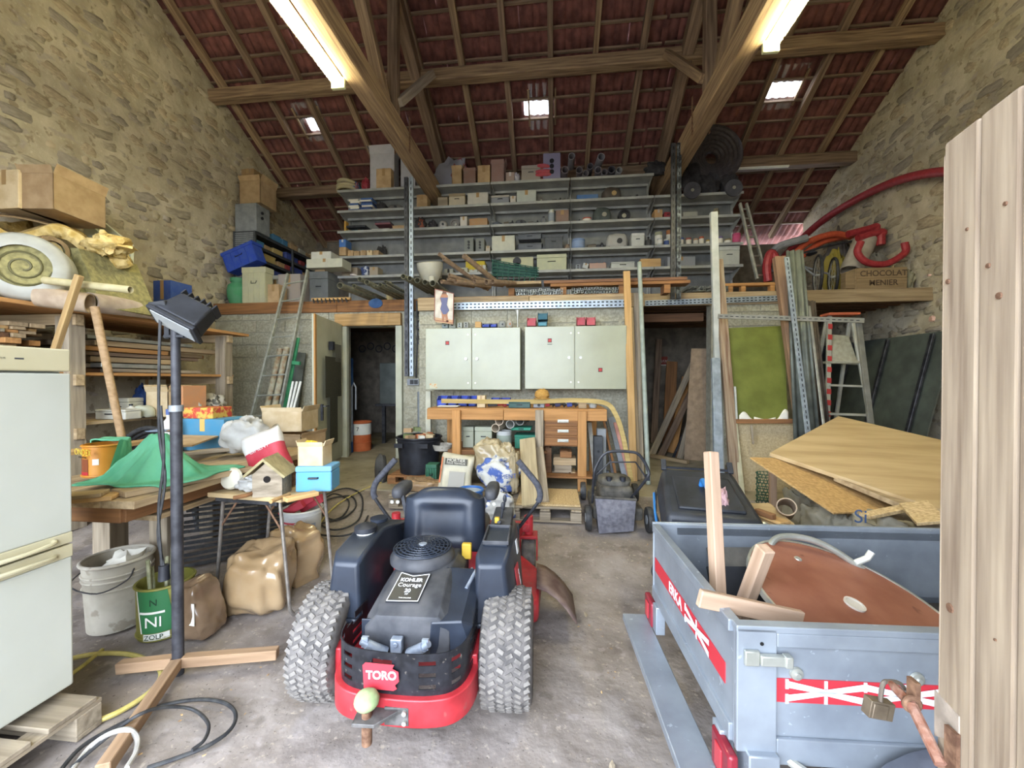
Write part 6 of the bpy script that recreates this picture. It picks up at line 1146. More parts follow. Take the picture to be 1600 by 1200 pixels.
# ---- push mower
def pushmower():
    O = V((.55, 3.72, fz(3.72))); t = T('push_mower', 'dusty walk-behind mower with a grey grass bag by the pallet', 'mower', O); GM = M('mower_dust', '3a3833', '5c5850', scale=14, rough=.8); TB = M('mower_tube', '25262a', '3a3b3f', scale=12, rough=.45); z0 = fz(3.5)
    slab('deck', (.33, 3.55, z0+.08), (.77, 4.15, z0+.2), GM, t, .03)
    for x in (.29, .81):
        for y, r_ in ((3.52, .11), (4.15, .09)):
            w = MB(); w.lathe([(.3*r_, -.022), (.95*r_, -.025), (r_, -.012), (r_, .012), (.95*r_, .025), (.3*r_, .022)], 24, Matrix.Translation((x, y, fz(y)+r_)) @ Matrix.Rotation(PI/2, 4, 'Y')); wo = w.obj('wheel', RUBBER, t); MB().cyl((x-.027, y, fz(y)+r_), (x+.027, y, fz(y)+r_), r_*.35).obj('hub', GREYM, wo)
    MB().b2((.4, 3.62, z0+.2), (.7, 3.98, z0+.36)).obj('engine', GM, t, bevel=.04, seg=3); MB().blob((.55, 3.8, z0+.38), (.15, .15, .05), .1, 2, 1, 18, sq=.7).obj('engine_cowl', M('cowl_dust', '4c4a42', '66625a', scale=20, rough=.85), t, smooth=60)
    for x in (.49, .61): MB().cyl((x, 3.68, z0+.4), (x, 3.68, z0+.44), .028).obj('filler_cap', BLACK, t)
    y = 3.46; q = lambda u, v, yy=y: aY(u, v, yy); a, b, c_, d = q(930, 777), q(994, 781), q(990, 830), q(936, 834); m = MB(); dpt = V((0, .16, 0))
    def f(i, j): p = a.lerp(b, i).lerp(d.lerp(c_, i), j); bul = math.sin(PI*i)*math.sin(PI*min(1, j*1.1)); return p + V((0, -.05*bul, 0))
    m.grid(f, 10, 8); m.grid(lambda i, j: f(0, j)+dpt*i, 2, 8); m.grid(lambda i, j: f(1, j)+dpt*i, 2, 8); m.grid(lambda i, j: f(i, 1)+dpt*j, 10, 2); m.obj('grass_bag', M('bag_fabric', '5d5c63', '75747a', scale=30, rough=.9), t, smooth=40)
    MB().tube([a+dpt, a, b, b+dpt], .011, 8).obj('bag_frame', GM, t)
    h = 3.46; P = [aY(925, 785, 3.6), aY(928, 745, h), aY(932, 728, h), aY(948, 707, h), aY(985, 706, h), aY(1000, 712, h), aY(1013, 735, h), aY(1010, 748, h), aY(985, 780, 3.6)]
    MB().tube(sm(P, 4), .013, 10).obj('handlebar', TB, t); MB().tube([aY(930, 744, h+.03), aY(953, 722, h+.03), aY(993, 722, h+.03), aY(1010, 747, h+.03)], .007, 8).obj('brake_lever', TB, t); MB().box(aY(1012, 746, h), (.03, .03, .05)).obj('clamp', BLACK, t)
pushmower()
# ---- timbers leaning between bench and opening
g = 'long timbers leaning beside the dark opening'
lean('slim orange pine batten leaning by the cabinet', 979, 424, 5.2, 990, 752, fz(4.4)+.07 if False else .2, .085, .03, PINE, grp=g); lean('pale round galvanised pole leaning beside the orange batten', 999, 410, 5.3, 1013, 757, .2, .055, .05, M('pole_zinc', '838c82', '9da59a', scale=9, rough=.5), nm='metal_pole', cat='pole', grp=g, rnd_=True)
lean('grey weathered board between the orange batten and the pole', 994, 458, 5.33, 1002, 748, .2, .07, .025, GREYW, grp=g); lean('yellowish slat beside the orange batten', 986, 480, 5.28, 998, 750, .2, .05, .02, PINE2, grp=g); lean('thin white strip leaning at the cabinet corner', 981, 600, 5.2, 984, 742, .2, .025, .02, WHITEP, grp=g)
for i, (u0, v0, u1, v1, mt, w, lb) in enumerate(((921, 660, 932, 758, M('white_slats', 'b7b4a6', 'c9c6ba', scale=20), .05, 'bundle of white slats leaning beside the bench leg'), (943, 655, 966, 760, BROWNW, .03, 'thin brown lath behind the push mower'), (961, 660, 985, 750, M('pink_paint', 'a97668', 'c08d80', scale=9), .045, 'pink painted lath leaning under the bent strip'), (965, 700, 992, 765, MATS['pink_paint'], .05, 'second pink painted lath standing on the floor'), (944, 650, 952, 705, STEEL, .04, 'slotted dark steel strip leaning on the wall'), (955, 652, 968, 705, GREYM, .09, 'grey metal bracket plate under the bent strip'))):
    lean(lb, u0, v0, 4.95+.07*i, u1, v1, .2, w, .02, mt, grp='laths leaning at the end of the bench', y1=4.75+.07*i)
for i, (u, v) in enumerate(((935, 690), (940, 678), (945, 745))): item('ebox', u-7, u+8, v-8, .2, 4.62+.13*i, ('3a3c3e', '8d9296', '77839a')[i], ('black', 'silver', 'blue-grey')[i]+' machine part standing behind the push mower', 'part', .1, group='machine parts by the bench', name='machine_part')
# ---- in the dark store seen through the door
t = T('cabinet_machine', 'grey machine on a stand inside the dark doorway', 'machine', (-2.85, 7.6, .2)); slab('housing', (-3.35, 7.3, .95), (-2.8, 7.8, 1.75), M('machine_green', '4a4f4a', '5c615c', scale=5, rough=.5), t, .01)
for x in (-3.3, -2.85): slab('leg', (x-.03, 7.35, .2), (x+.03, 7.41, .95), STEEL, t)
slab('table', (-3.4, 7.2, .93), (-2.4, 7.85, .97), STEEL, t); slab('motor_box', (-2.95, 7.3, .35), (-2.6, 7.7, .8), GREYM, t, .01)
c = aY(564, 690, 6.6); c = V((c.x, 6.6, .2)); t = bucket('site_bucket', 'orange and white plastic drum just inside the doorway', 'drum', c, .17, .17, .5, M('orange_plastic', 'b5582c', 'c46a3c', scale=8), (.3,)); MB().lathe([(.173, .28), (.173, .47)], 24, Matrix.Translation(c)).obj('white_sleeve', WHITEP, t)
text('7', .1, plain('2a2a2a'), t, face(c+V((.03, -.178, .38)), (1, 0, 0)))
lean('blue painted plank standing inside the doorway', 545, 560, 6.45, 545, 712, .2, .14, .04, M('blue_paint', '274a75', '335a88', scale=7), nm='blue_board', cat='board', y1=6.35); tag(MB().tube([aY(550, 690, 6.3), aY(550, 605, 6.3), aY(553, 598, 6.3), aY(556, 605, 6.3), aY(556, 640, 6.3)], .015).obj('steel_rod', GREYM), 'bent steel rod standing inside the doorway', 'rod')
for i in range(5): c = aY(566+i*13, 545-4*(i % 2), YB-.03); tag(MB().torus(c, .075, .012, Matrix.Rotation(PI/2, 4, 'X')).obj('hung_hoop', STEEL), 'dark hoop hanging on the rear wall of the store', 'hoop', 'hoops hanging in the dark store')
# ================================================================== MEZZANINE: steel shelving and everything on it
SY = 6.6; LV = [aY(892, v, SY).z for v in (278, 312, 346, 388, 421)]; SEAM = [aY(u, 400, SY).x for u in (527, 766, 891, 1022, 1162)]
SHELF = M('shelf_enamel', '8b8c88', 'a3a49f', scale=5, rough=.45); PANEL = M('shelf_back', '6a6b69', '7d7e7b', scale=6, rough=.6)
bays = ('long left bay holding blue files and small cartons', 'second bay holding the grey plastic crates', 'third bay with the orange tube and white appliance', 'right-hand bay lined with paint tins')
for i in range(4):
    x0, x1 = SEAM[i]+.006, SEAM[i+1]-.006; t = T('steel_shelving', 'pale steel shelving on the mezzanine, '+bays[i], 'shelving', ((x0+x1)/2, SY+.2, MZ), 'steel shelving bays'); top = LV[0] if i < 3 else LV[1]
    slab('back_panel', (x0, SY+.43, MZ), (x1, SY+.45, top+.02), PANEL, t)
    for x in (x0+.012, x1-.012): plank('upright', (x, SY+.4, MZ), (x, SY+.4, top+.05), .03, .05, SHELF, t, up=(0, 1, 0))
    for k, z in enumerate(LV + [MZ+.1]):
        if i == 3 and k == 0: continue
        s = slab('shelf', (x0, SY, z-.012), (x1, SY+.42, z), SHELF, t); slab('front_lip', (x0, SY-.012, z-.04), (x1, SY, z+.004), SHELF, s, .006); slab('rear_lip', (x0, SY+.3, z-.05), (x1, SY+.31, z-.012), SHELF, s)
        for x in (x0+.02, x1-.02):
            m = MB(); m.add([(x-.004, SY+.02, z-.02), (x-.004, SY+.4, z-.02), (x-.004, SY+.4, z-.16), (x+.004, SY+.02, z-.02), (x+.004, SY+.4, z-.02), (x+.004, SY+.4, z-.16)], [(0, 1, 2), (5, 4, 3), (0, 3, 4, 1), (1, 4, 5, 2), (2, 5, 3, 0)]); m.obj('bracket', SHELF, s, smooth=0)
def sh(lv, rows, grp):
    z = (LV + [MZ+.1])[lv]+.006
    for r_ in rows:
        kind, u0, u1, vt, col, label = r_[:6]; kw = r_[6] if len(r_) > 6 else {}; y = kw.pop('y', SY+.04); item(kind, u0, u1, vt, z + kw.pop('dz', 0), y, col, label, kw.pop('cat', None), kw.pop('dep', .2), group=grp, **kw)
g = 'goods on the top shelf'
sh(0, [('open', 578, 618, 240, 'b3b1b4', 'large white carton with raised flaps on the top shelf', {'y': SY+.14}), ('open', 626, 650, 246, 'a9a8ac', 'second white carton behind the slotted post on the top shelf', {'y': SY+.14}), ('carton', 588, 612, 263, 'card', 'small brown carton before the white cartons', {'y': SY-.0, 'dep': .12}), ('rag', 562, 576, 276, '8c2a35', 'ball of dark red yarn beside the cream rope coil', {'cat': 'yarn', 'name': 'yarn_ball'}), ('rag', 548, 560, 282, '3f6f9c', 'blue and pink cloth next to the red yarn', {'col2': '8f5a60'}), ('coil', 522, 558, 281, 'a89c78', 'cream rope coil at the left shelf end', {'dep': .24}),
 ('rag', 672, 745, 250, '8a8a94', 'printed foil sack lying across the top shelf', {'col2': '8c4a50', 'cat': 'sack', 'name': 'foil_sack', 'y': SY+.26, 'dep': .15}), ('open', 706, 722, 264, 'card', 'narrow brown carton with torn flaps', {}), ('open', 724, 744, 267, '7d5f52', 'dark brown open carton beside the torn one', {}), ('carton', 746, 766, 258, 'card', 'brown carton left of the seam on the top shelf'), ('open', 767, 788, 256, '8b6c62', 'mauve brown open carton right of the seam', {}), ('carton', 790, 804, 269, '9c877c', 'small taped carton with a white patch', {'col2': 'c7c2bd'}), ('rag', 798, 814, 268, 'b2aeb8', 'white crumpled paper beside the pale case'), ('case', 814, 845, 258, '938a80', 'pale plastic case in the glow on the top shelf'), ('ebox', 848, 876, 239, '7d7894', 'tall mauve-grey panel box on the top shelf', {'dep': .08}), ('coil', 826, 872, 262, 'a8404a', 'red hose coil behind the mauve panel box', {'y': SY+.14, 'dz': .03})], g)
for i, (u, v, r_, c_) in enumerate(((883, 262, .06, '7a7076'), (893, 238, .055, '8a8488'), (905, 262, .055, '6d666c'), (915, 268, .05, '77727a'), (922, 255, .05, '5f5c66'), (934, 262, .055, '74707a'), (939, 240, .06, '85838c'), (944, 268, .05, '6a6670'), (955, 262, .06, '4f4d56'), (967, 262, .05, '8d8f93'))):
    c = aY(u, 278, SY+.03); z = LV[0]+r_+.004+max(0, aY(u, v, SY).z-LV[0]-.1)*.9; ctube(('mauve', 'pale grey', 'dull mauve', 'plum grey', 'dark slate', 'grey', 'silver grey', 'taupe', 'charcoal', 'white-edged')[i]+' plastic pipe end in the heap on the top shelf', (c.x, SY-.02, z), (c.x+.03*(i % 3-1), SY+.38, z+.03), r_, dusty(c_), 'pipe_offcut', 'pipe', 'pipe ends on the top shelf', 16)
g = 'goods on the second shelf'
sh(1, [('books', 546, 562, 311, '35558c', 'row of blue box files at the left of the second shelf', {}), ('books', 563, 582, 309, '3a5c96', 'second batch of blue files leaning on the first', {'col2': '2a3f6c'}), ('rag', 586, 602, 314, '2b2a2c', 'black cable heap beside the blue files'), ('dome', 604, 628, 318, '55524e', 'brown-grey hand machine in the second shelf shadow'), ('carton', 651, 668, 304, 'card', 'upright brown carton behind the beam end'), ('block', 684, 700, 308, None, 'pale broken plank ends leaning on the second shelf', {'mat': GREYW}), ('case', 701, 727, 302, 'b0a48c', 'cream case with dark holes on the second shelf', {'col2': '8f7f62'}), ('carton', 730, 763, 301, 'b5b1a6', 'long grey-white carton beside the cream case'), ('case', 767, 796, 305, '7c7f86', 'blue-grey metal box with a cream lid', {'col2': 'a9a298'}), ('carton', 797, 806, 306, 'b9b3aa', 'narrow white carton between boxes'), ('carton', 807, 838, 297, 'a9aea8', 'large pale green-white box on the second shelf'), ('disc', 840, 850, 305, '6c6864', 'thin dark disc beside the pale box'), ('tools', 862, 878, 305, '4a4844', 'dark valve fittings lying on the second shelf'), ('tools', 879, 889, 304, '55524c', 'second group of dark fittings near the seam', {'col2': '6d6c6a'}), ('tray', 900, 935, 304, '44699c', 'shallow blue tray of parts on the second shelf'), ('dome', 940, 972, 290, '463f38', 'round dark fan motor with a brass top', {'col2': 'a58a5c'}), ('tools', 975, 1000, 300, '3c3a3c', 'black drill lying beside the fan motor')], g)
g = 'goods on the third shelf'
sh(2, [('carton', 538, 541, 345, 'b58a3c', 'thin yellow book at the shelf end', {'dep': .1}), ('case', 541, 572, 352, '22252c', 'black flat case on two cyan boxes', {'dz': .07}), ('carton', 541, 554, 361, '4a8fa8', 'left cyan box under the black case', {'y': SY+.02}), ('carton', 555, 569, 361, '4f95ae', 'right cyan box under the black case', {'y': SY+.02}), ('case', 581, 609, 357, 'b9b6aa', 'white printed box at the bottom of a pile'), ('books', 584, 612, 345, '6f4048', 'pile of magazines on the white printed box', {'dz': .1, 'col2': '3d3c46'}), ('carton', 613, 636, 352, 'card', 'brown carton beside the magazine pile'), ('rag', 645, 664, 338, '2c2a2c', 'tangle of black cables with an orange plug', {'col2': '8c4a32'}), ('rag', 666, 682, 342, '38363a', 'second black cable tangle on the third shelf'), ('dome', 684, 698, 343, 'a29f98', 'pale lamp shell on the third shelf'), ('wheel', 701, 718, 340, '77736e', 'grey grinding disc on the third shelf'), ('wheel', 720, 737, 330, '8c8880', 'larger pale disc behind the small carton', {'y': SY+.16}), ('carton', 719, 730, 338, 'b8b2a8', 'small white-faced carton before the pale disc'), ('carton', 733, 762, 341, 'a07a52', 'long orange-brown carton left of the seam'), ('rag', 767, 784, 344, '555a62', 'clear bag of parts right of the seam'), ('tools', 786, 802, 341, '5c564c', 'greasy machine part with a bent rod'), ('dome', 804, 822, 341, '4e5054', 'dark small motor on the third shelf'), ('tools', 824, 842, 341, '605c5a', 'long dark machine spindle on the third shelf'), ('bottle', 844, 854, 335, '6d7074', 'grey spray bottle beside the shiny tin'), ('can', 856, 867, 325, 'a7acb2', 'shiny metal canister on the third shelf', {'mat': ALU, 'col2': '8d959c'}), ('carton', 868, 889, 328, '7d6558', 'dull brown carton next to the shiny canister'), ('tools', 893, 908, 339, '6f655a', 'pliers and rods on the third shelf'), ('can', 910, 925, 338, 'a8452f', 'short orange tube lying on the third shelf', {'cat': 'tube', 'name': 'orange_tube'}), ('dome', 926, 956, 321, '3b4240', 'dark green circular saw housing on the third shelf', {'col2': '8f8a7a'}), ('wheel', 966, 986, 323, '232427', 'small black wheel with a cream hub', {'col2': 'a9a48c'}), ('tools', 988, 1016, 338, '49444a', 'dark clamp lying beside the black wheel'), ('carton', 1022, 1035, 327, 'b08a5c', 'printed paper carton at the third shelf right bay', {'col2': 'b0a090'}), ('case', 1037, 1050, 331, '8c2b34', 'red metal box beside the printed carton'), ('tray', 1066, 1090, 331, 'a5a69c', 'white tray of screws on the right bay'), ('jar', 1117, 1127, 322, '7d745c', 'yellowish jar on the right bay shelf')], g)
g = 'goods on the fourth shelf'
sh(3, [('carton', 530, 541, 374, '3a64a4', 'blue and white packet standing at the left end', {'col2': 'c4c8cc', 'dz': .15, 'y': SY-.03}), ('carton', 530, 541, 386, 'card', 'brown carton under the blue packet', {'y': SY-.03}), ('carton', 543, 552, 391, 'card', 'first small brown carton of the row of five', {}), ('carton', 553, 562, 392, 'card', 'second small brown carton of the row of five'), ('carton', 563, 572, 391, 'card', 'third small brown carton of the row of five'), ('carton', 573, 582, 391, 'card2', 'fourth small brown carton of the row of five'), ('carton', 583, 592, 391, 'card', 'fifth small brown carton of the row of five'), ('rag', 585, 604, 385, '23211f', 'black crumpled cloth behind the small cartons', {'y': SY+.27, 'dep': .12}), ('ebox', 725, 740, 371, '6f726c', 'grey switch box with two black buttons'), ('ebox', 743, 757, 372, '70736d', 'grey switch box with three black buttons'), ('carton', 759, 766, 384, 'a59c8c', 'tiny cream carton beside the switch boxes'), ('carton', 768, 805, 368, 'b7b8a8', 'large plain white box on the fourth shelf'), ('crate', 808, 848, 380, '5b5f66', 'lower grey plastic drawer crate'), ('crate', 808, 847, 365, '565a61', 'upper grey plastic drawer crate', {'dz': .185}), ('crate', 850, 880, 367, '4d5054', 'dark grey lidded crate beside the drawer crates'), ('jar', 882, 891, 379, '7d6a58', 'small brown clay pot at the seam'), ('can', 893, 915, 372, '6f84a6', 'pale blue plastic tub with lid', {'col2': '7f93b2'}), ('tools', 918, 945, 376, '5e574e', 'rusty trowel lying beside the pale blue tub'), ('dome', 947, 982, 362, 'a19f98', 'white plastic grinder guard with a hose'), ('case', 986, 1007, 364, 'bcbdb4', 'white kitchen appliance on the fourth shelf', {'col2': 'c9c9c2'}), ('bottle', 1010, 1020, 367, '4c4a46', 'dark spray bottle beside the white appliance'), ('can', 1025, 1037, 360, '9a9a7c', 'tall olive paint tin in the right bay'), ('can', 1027, 1036, 372, 'b9bab2', 'short white paint tin in front of the olive one', {'y': SY-.0, 'dep': .07}), ('can', 1039, 1048, 371, 'b4b6ae', 'white tin with a blue label in the right bay', {'col2': '44588c'}), ('can', 1043, 1051, 357, 'a8683c', 'orange tin behind the dark post', {'y': SY+.18}), ('can', 1062, 1071, 369, '4a5a92', 'dark blue paint tin right of the post'), ('can', 1074, 1083, 369, '9c5a54', 'red-brown tin with a white label'), ('can', 1086, 1094, 370, 'b08f74', 'cream tin with a patterned label'), ('can', 1095, 1103, 367, 'a0523c', 'orange-red tin beside the cream one'), ('can', 1106, 1112, 372, 'b0923c', 'small yellow tin on the right bay'), ('can', 1124, 1133, 367, '75688c', 'purple tin beside the tall profile'), ('can', 1135, 1146, 371, '8a7440', 'ochre tin near the shelf end'), ('can', 1148, 1161, 362, 'b04468', 'bright pink tin with a yellow lid at the shelf end', {'col2': 'c04a72'})], g)
g = 'goods on the fifth shelf'
sh(4, [('carton', 534, 559, 418, '8d7f6a', 'taped parcel with a red stripe', {'col2': 'a8503f'}), ('can', 546, 556, 428, 'b09a9c', 'small pink-white tub in front of the parcel', {'y': SY-.0, 'dep': .07}), ('rag', 560, 576, 415, '3c4a74', 'blue and white cloth on a grey box', {'col2': 'b9bcc4'}), ('carton', 577, 591, 417, '9a8d78', 'grey-brown carton at the bay middle'), ('ebox', 694, 708, 420, 'a4a69a', 'pale switch module on the fifth shelf'), ('case', 716, 731, 418, 'a8a692', 'cream lamp fitting on the fifth shelf'), ('carton', 727, 758, 408, 'b59f2a', 'bright yellow printed carton', {'y': SY+.16}), ('carton', 733, 746, 421, 'a6a89e', 'small white carton before the yellow one'), ('carton', 747, 759, 414, 'b5b6ac', 'white carton beside the yellow one'), ('ebox', 782, 834, 402, 'b0ae8e', 'cream electrical cabinet with small holes', {'dep': .15}), ('case', 838, 886, 397, 'b0b293', 'long cream metal cabinet on the fifth shelf', {'dep': .2}), ('ebox', 899, 907, 413, '84888c', 'small grey thermostat box'), ('carton', 909, 918, 411, 'b0b2ae', 'tilted white packet beside the grey thermostat', {'tilt': .3, 'dz': .02}), ('tray', 920, 948, 411, 'a88a7c', 'cream tray with an orange rim', {'col2': 'a45a3c'}), ('case', 954, 992, 409, 'b2b4ac', 'white electric heater on the fifth shelf'), ('block', 1000, 1033, 404, None, 'orange wooden drawer lying on the fifth shelf', {'mat': PINE}), ('carton', 1042, 1087, 401, '84888e', 'flat grey carton behind the dark post'), ('case', 1123, 1156, 384, 'b3b5aa', 'white rounded suitcase with two brown latches', {'col2': 'bcbeb4'})], g)
m = MB(); n = 0
for i in range(9):
    u = 770+i*8.5; a, b = aY(u, 406+i*1.4, 5.62), aY(u-2, 441, 5.62); m.cyl(a, b, .007, n=6)
for k in range(5): m.cyl(aY(768, 406+k*6, 5.61), aY(842, 419+k*3.4, 5.61), .007, n=6)
t = T('wire_basket', 'dark green wire basket lying at the mezzanine edge', 'basket', aY(800, 432, 5.62)); m.obj('wires', M('green_wire', '22463c', '2f5a4c', scale=9), t)['kind'] = 'stuff'; m = MB(); m.grid(lambda a, b: aY(770+70*a, 408+12*a+(24-12*a)*b, 5.63), 4, 4); m.obj('base_sheet', M('green_tray', '1d3a34', '2a4c44', scale=8), t, solid=.008)
# ---- black bundles on the right-hand bay
z = LV[1]+.004; BKB = M('black_netting', '17171b', '2d2c31', scale=14, rough=.7)
c = aY(1113, 245, SY+.34); t = T('drain_hose_coil', 'big dark coil of drain hose standing on the right bay', 'coil', (c.x, c.y, z))
for i in range(6): MB().torus(c+V((.0, .03*(i-3), 0)), .42-.055*i, .05, Matrix.Rotation(PI/2, 4, 'X') @ Matrix.Rotation(.12, 4, 'Y'), n=40).obj('loop', M('drain_hose', '2b2628', '413a3c', scale=20, rough=.6), t)
for i, (u0, u1, vt, lb) in enumerate(((1062, 1100, 255, 'black netting heap left of the hose coil'), (1092, 1130, 268, 'black sheeting heap under the hose coil'), (1126, 1160, 270, 'dark plastic bundle at the shelf corner'), (1005, 1046, 250, 'dark netting draped behind the tie beam'))): item('rag', u0, u1, vt, z if i < 3 else LV[0]+.01, SY-.0, '1e1d22', lb, 'bundle', .16, group='black bundles above the shelving')
for u, v in ((1082, 297), (1147, 293)): c = aY(u, v, SY-.06); t = T('steel_disc', 'grey steel disc hanging among the black bundles', 'disc', c, 'discs among the black bundles'); MB().cyl(c, c+V((0, .03, 0)), .13, n=24).obj('plate', M('disc_grey', '3c3d44', '50515a', scale=9, rough=.5), t); MB().cyl(c+V((0, -.01, 0)), c, .025).obj('hub', ALU, t)
c0, c1 = aX(1152, 262, 3.1) if False else aY(1152, 263, 7.4), aY(1232, 259, 7.4); t = T('strip_light', 'unlit white strip light fixed under the lower purlin', 'strip light', c0); MB().cyl(c0, c1, .03).obj('tube', WHITEP, t); MB().bar(c0+V((0, .02, .04)), c1+V((0, .02, .04)), .06, .03).obj('housing', WHITEP, t)
# ladder at the right end of the shelving
def ladder(label, a0, a1, b0, b1, n, mat, rr=.022, grp=None, name='ladder', box=True):
    t = T(name, label, 'ladder', b0, grp)
    for a, b in ((a0, b0), (a1, b1)): plank('rail', b, a, .03, .055, mat, t, up=(0, 1, .2))
    for i in range(n): k = (i+.6)/n; MB().cyl(a0.lerp(b0, k), a1.lerp(b1, k), .013, n=10).obj('rung', mat, t)
ladder('narrow aluminium ladder leaning at the right end of the shelving', aY(1156, 318, 6.5), aY(1166, 318, 6.7), aY(1183, 436, 6.35), aY(1198, 436, 6.6), 8, ALU)
# ---- boards and profile ends stacked along the mezzanine front
for i, (u0, u1, v, lb) in enumerate(((850, 1070, 441, 'reddish board lying along the mezzanine front'), (790, 846, 440, 'dusty pine board along the mezzanine front behind the pipes'), (860, 1075, 448, 'lower brown board along the mezzanine front'))):
    z = MC+.115+.045*(i < 2); a, b = aY(u0, v, YC+.1), aY(u1, v, YC+.1); a.z = b.z = z+.02; tag(plank('long_board', a, b, .2, .04, (wood('reddish_board', '6a4a36', '8a6448'), PINE2, BROWNW)[i]), lb, 'board', 'boards along the mezzanine front')
for u in (690, 800, 880, 970, 1040): p = aY(u, 455, YC+.1); tag(slab('spacer_block', (p.x-.04, YC+.02, MC), (p.x+.04, YC+.2, MC+.113), BROWNW), 'wooden spacer block under the boards at the mezzanine front', 'block', 'spacers at the mezzanine front')
for k, (u0, u1, lb) in enumerate(((806, 876, 'left bundle of aluminium profile ends on the mezzanine edge'), (893, 966, 'middle bundle of aluminium profile ends on the mezzanine edge'), (1075, 1136, 'right bundle of profile ends above the dark opening'))):
    y = YC-.02 if k < 2 else YM-.02; zb = MC if k < 2 else MZ; t = T('profile_bundle', lb, 'profiles', (aY((u0+u1)/2, 452, y).x, y, zb), 'profile bundles on the mezzanine edge'); r = random.Random(k); m = MB(); u = u0
    while u < u1:
        for row in (0, 1):
            p = aY(u+r.uniform(-1, 1), 450, y); zz = zb+.004+row*.042; e = .0032; s = .032; x = p.x; L = .5; y0 = y+r.uniform(-.06, .02)
            m.b2((x, y0, zz), (x+s, y0+L, zz+e)); m.b2((x, y0, zz), (x+e, y0+L, zz+s)); m.b2((x+s-e, y0, zz), (x+s, y0+L, zz+s)); m.b2((x, y0, zz+s-e), (x+s*.35, y0+L, zz+s)); m.b2((x+s*.65, y0, zz+s-e), (x+s, y0+L, zz+s))
        u += 4.6
    m.obj('profile_lengths', ALU, t, smooth=0)['kind'] = 'stuff'
# ---- pipes sticking out over the edge
STP = M('dirty_steel_pipe', '6d6c5a', '8d8b76', scale=14, rough=.55, metal=.2); CUP = M('brown_pipe', '7a6650', '998168', scale=14, rough=.5)
for i, (u, v, du, dv, r_) in enumerate(((531, 447, 95, 32, .045), (553, 450, 75, 20, .03), (562, 436, 85, 30, .032), (573, 441, 85, 32, .036), (581, 453, 60, 12, .02), (587, 453, 60, 12, .02), (594, 445, 55, 18, .028), (603, 451, 50, 14, .022), (602, 440, 60, 22, .022), (630, 432, 65, 30, .036), (640, 435, 65, 32, .034), (652, 438, 50, 20, .04), (664, 441, 45, 20, .036), (676, 449, 20, 8, .042))):
    a = aY(u, v, 5.28); a.z = max(a.z, MZ+r_+.012); b = a+V((.04, .95, 0)); ctube('greenish grey steel pipe sticking out over the door lintel', b, a, r_, STP, 'steel_pipe', 'pipe', 'steel pipes over the doorway', 14)
for i, (u, v, du, dv, r_) in enumerate(((686, 397, 72, 54, .026), (725, 400, 42, 46, .034), (693, 405, 70, 52, .022), (702, 430, 48, 24, .026), (712, 440, 40, 18, .03), (690, 440, 30, 16, .028), (738, 432, 30, 22, .026), (741, 440, 26, 16, .03), (760, 441, 14, 10, .034), (770, 440, 8, 10, .03), (700, 436, 35, 20, .022))):
    a = aY(u, v, 4.98); b = a+(aY(758, 451, 5.75)-aY(686, 397, 4.98))*(.45+.0075*du); b.z = max(b.z, MC+.17); ctube('brown conduit pipe slanting out over the cabinet poster', b, a, r_, CUP, 'conduit_pipe', 'pipe', 'brown conduits over the cabinets', 12)
c = aY(673, 430, 6.15); t = T('toilet_pan', 'white ceramic toilet pan upturned among the pipes', 'toilet', (c.x, c.y, MZ)); Xc = Matrix.Translation(c) @ Euler((R(12), R(-6), .3)).to_matrix().to_4x4(); CER = M('ceramic', 'b9b6a6', 'cac7b8', scale=4, rough=.2)
m = MB(Xc); m.lathe([(0, .2), (.17, .2), (.2, .18), (.195, .1), (.15, -.02), (.1, -.1), (.12, -.17), (.17, -.21), (0, -.21)], 26, Matrix.Diagonal((1.05, 1.2, 1, 1))); m.obj('bowl', CER, t, smooth=60); m = MB(Xc); m.box((.0, .18, .08), (.36, .12, .28)); m.obj('cistern_shelf', CER, t, bevel=.03, seg=3); m = MB(Xc); m.cyl((0, -.2, -.05), (.0, -.26, -.12), .05); m.obj('outlet', CER, t)
c = aY(608, 448, 6.5); t = T('pump_bell', 'cream bell-shaped pump base with a brass stem on the mezzanine', 'pump', (c.x, c.y, MZ)); cc = V((c.x, c.y, MZ)); CRM = M('cream_bell', 'a89c78', 'bcb08c', scale=6)
MB().lathe([(.22, 0), (.22, .015), (.15, .05), (.08, .09), (.05, .15), (.045, .2)], 26, Matrix.Translation(cc)).obj('bell', CRM, t); MB().lathe([(.03, .19), (.04, .22), (.025, .24), (.04, .27), (.03, .3), (.045, .34), (.04, .4), (0, .4)], 16, Matrix.Translation(cc)).obj('stem', CRM, t)
# ---- front left of the mezzanine: chest, cartons, rack along the stone wall
g = 'goods at the left mezzanine edge'; yl = 6.2
item('case', 483, 513, 424, MZ, yl+.1, '5c6062', 'grey metal chest beside the ladder top', 'chest', .35, group=g, name='metal_chest'); item('carton', 478, 536, 404, aY(505, 418, yl).z, yl, 'b6b7a5', 'flat cream foam lid on small boxes', 'lid', .3, group=g); item('carton', 486, 518, 393, aY(505, 404, yl).z+.002, yl+.05, 'b9bab0', 'white carton on the flat cream lid', 'box', .25, group=g)
item('carton', 492, 508, 417, aY(500, 425, yl+.1).z+.003, yl+.12, 'card', 'small carton between chest and cream lid', 'box', .2, group=g)
item('crate', 377, 416, 417, MZ, 6.04, 'b3b190', 'tall cream plastic laundry basket at the mezzanine edge', 'basket', .2, group=g, name='laundry_basket'); item('jar', 318, 347, 434, MZ, 6.04, '3f8558', 'bulbous green plastic jar at the mezzanine edge', 'jar', .22, group=g)
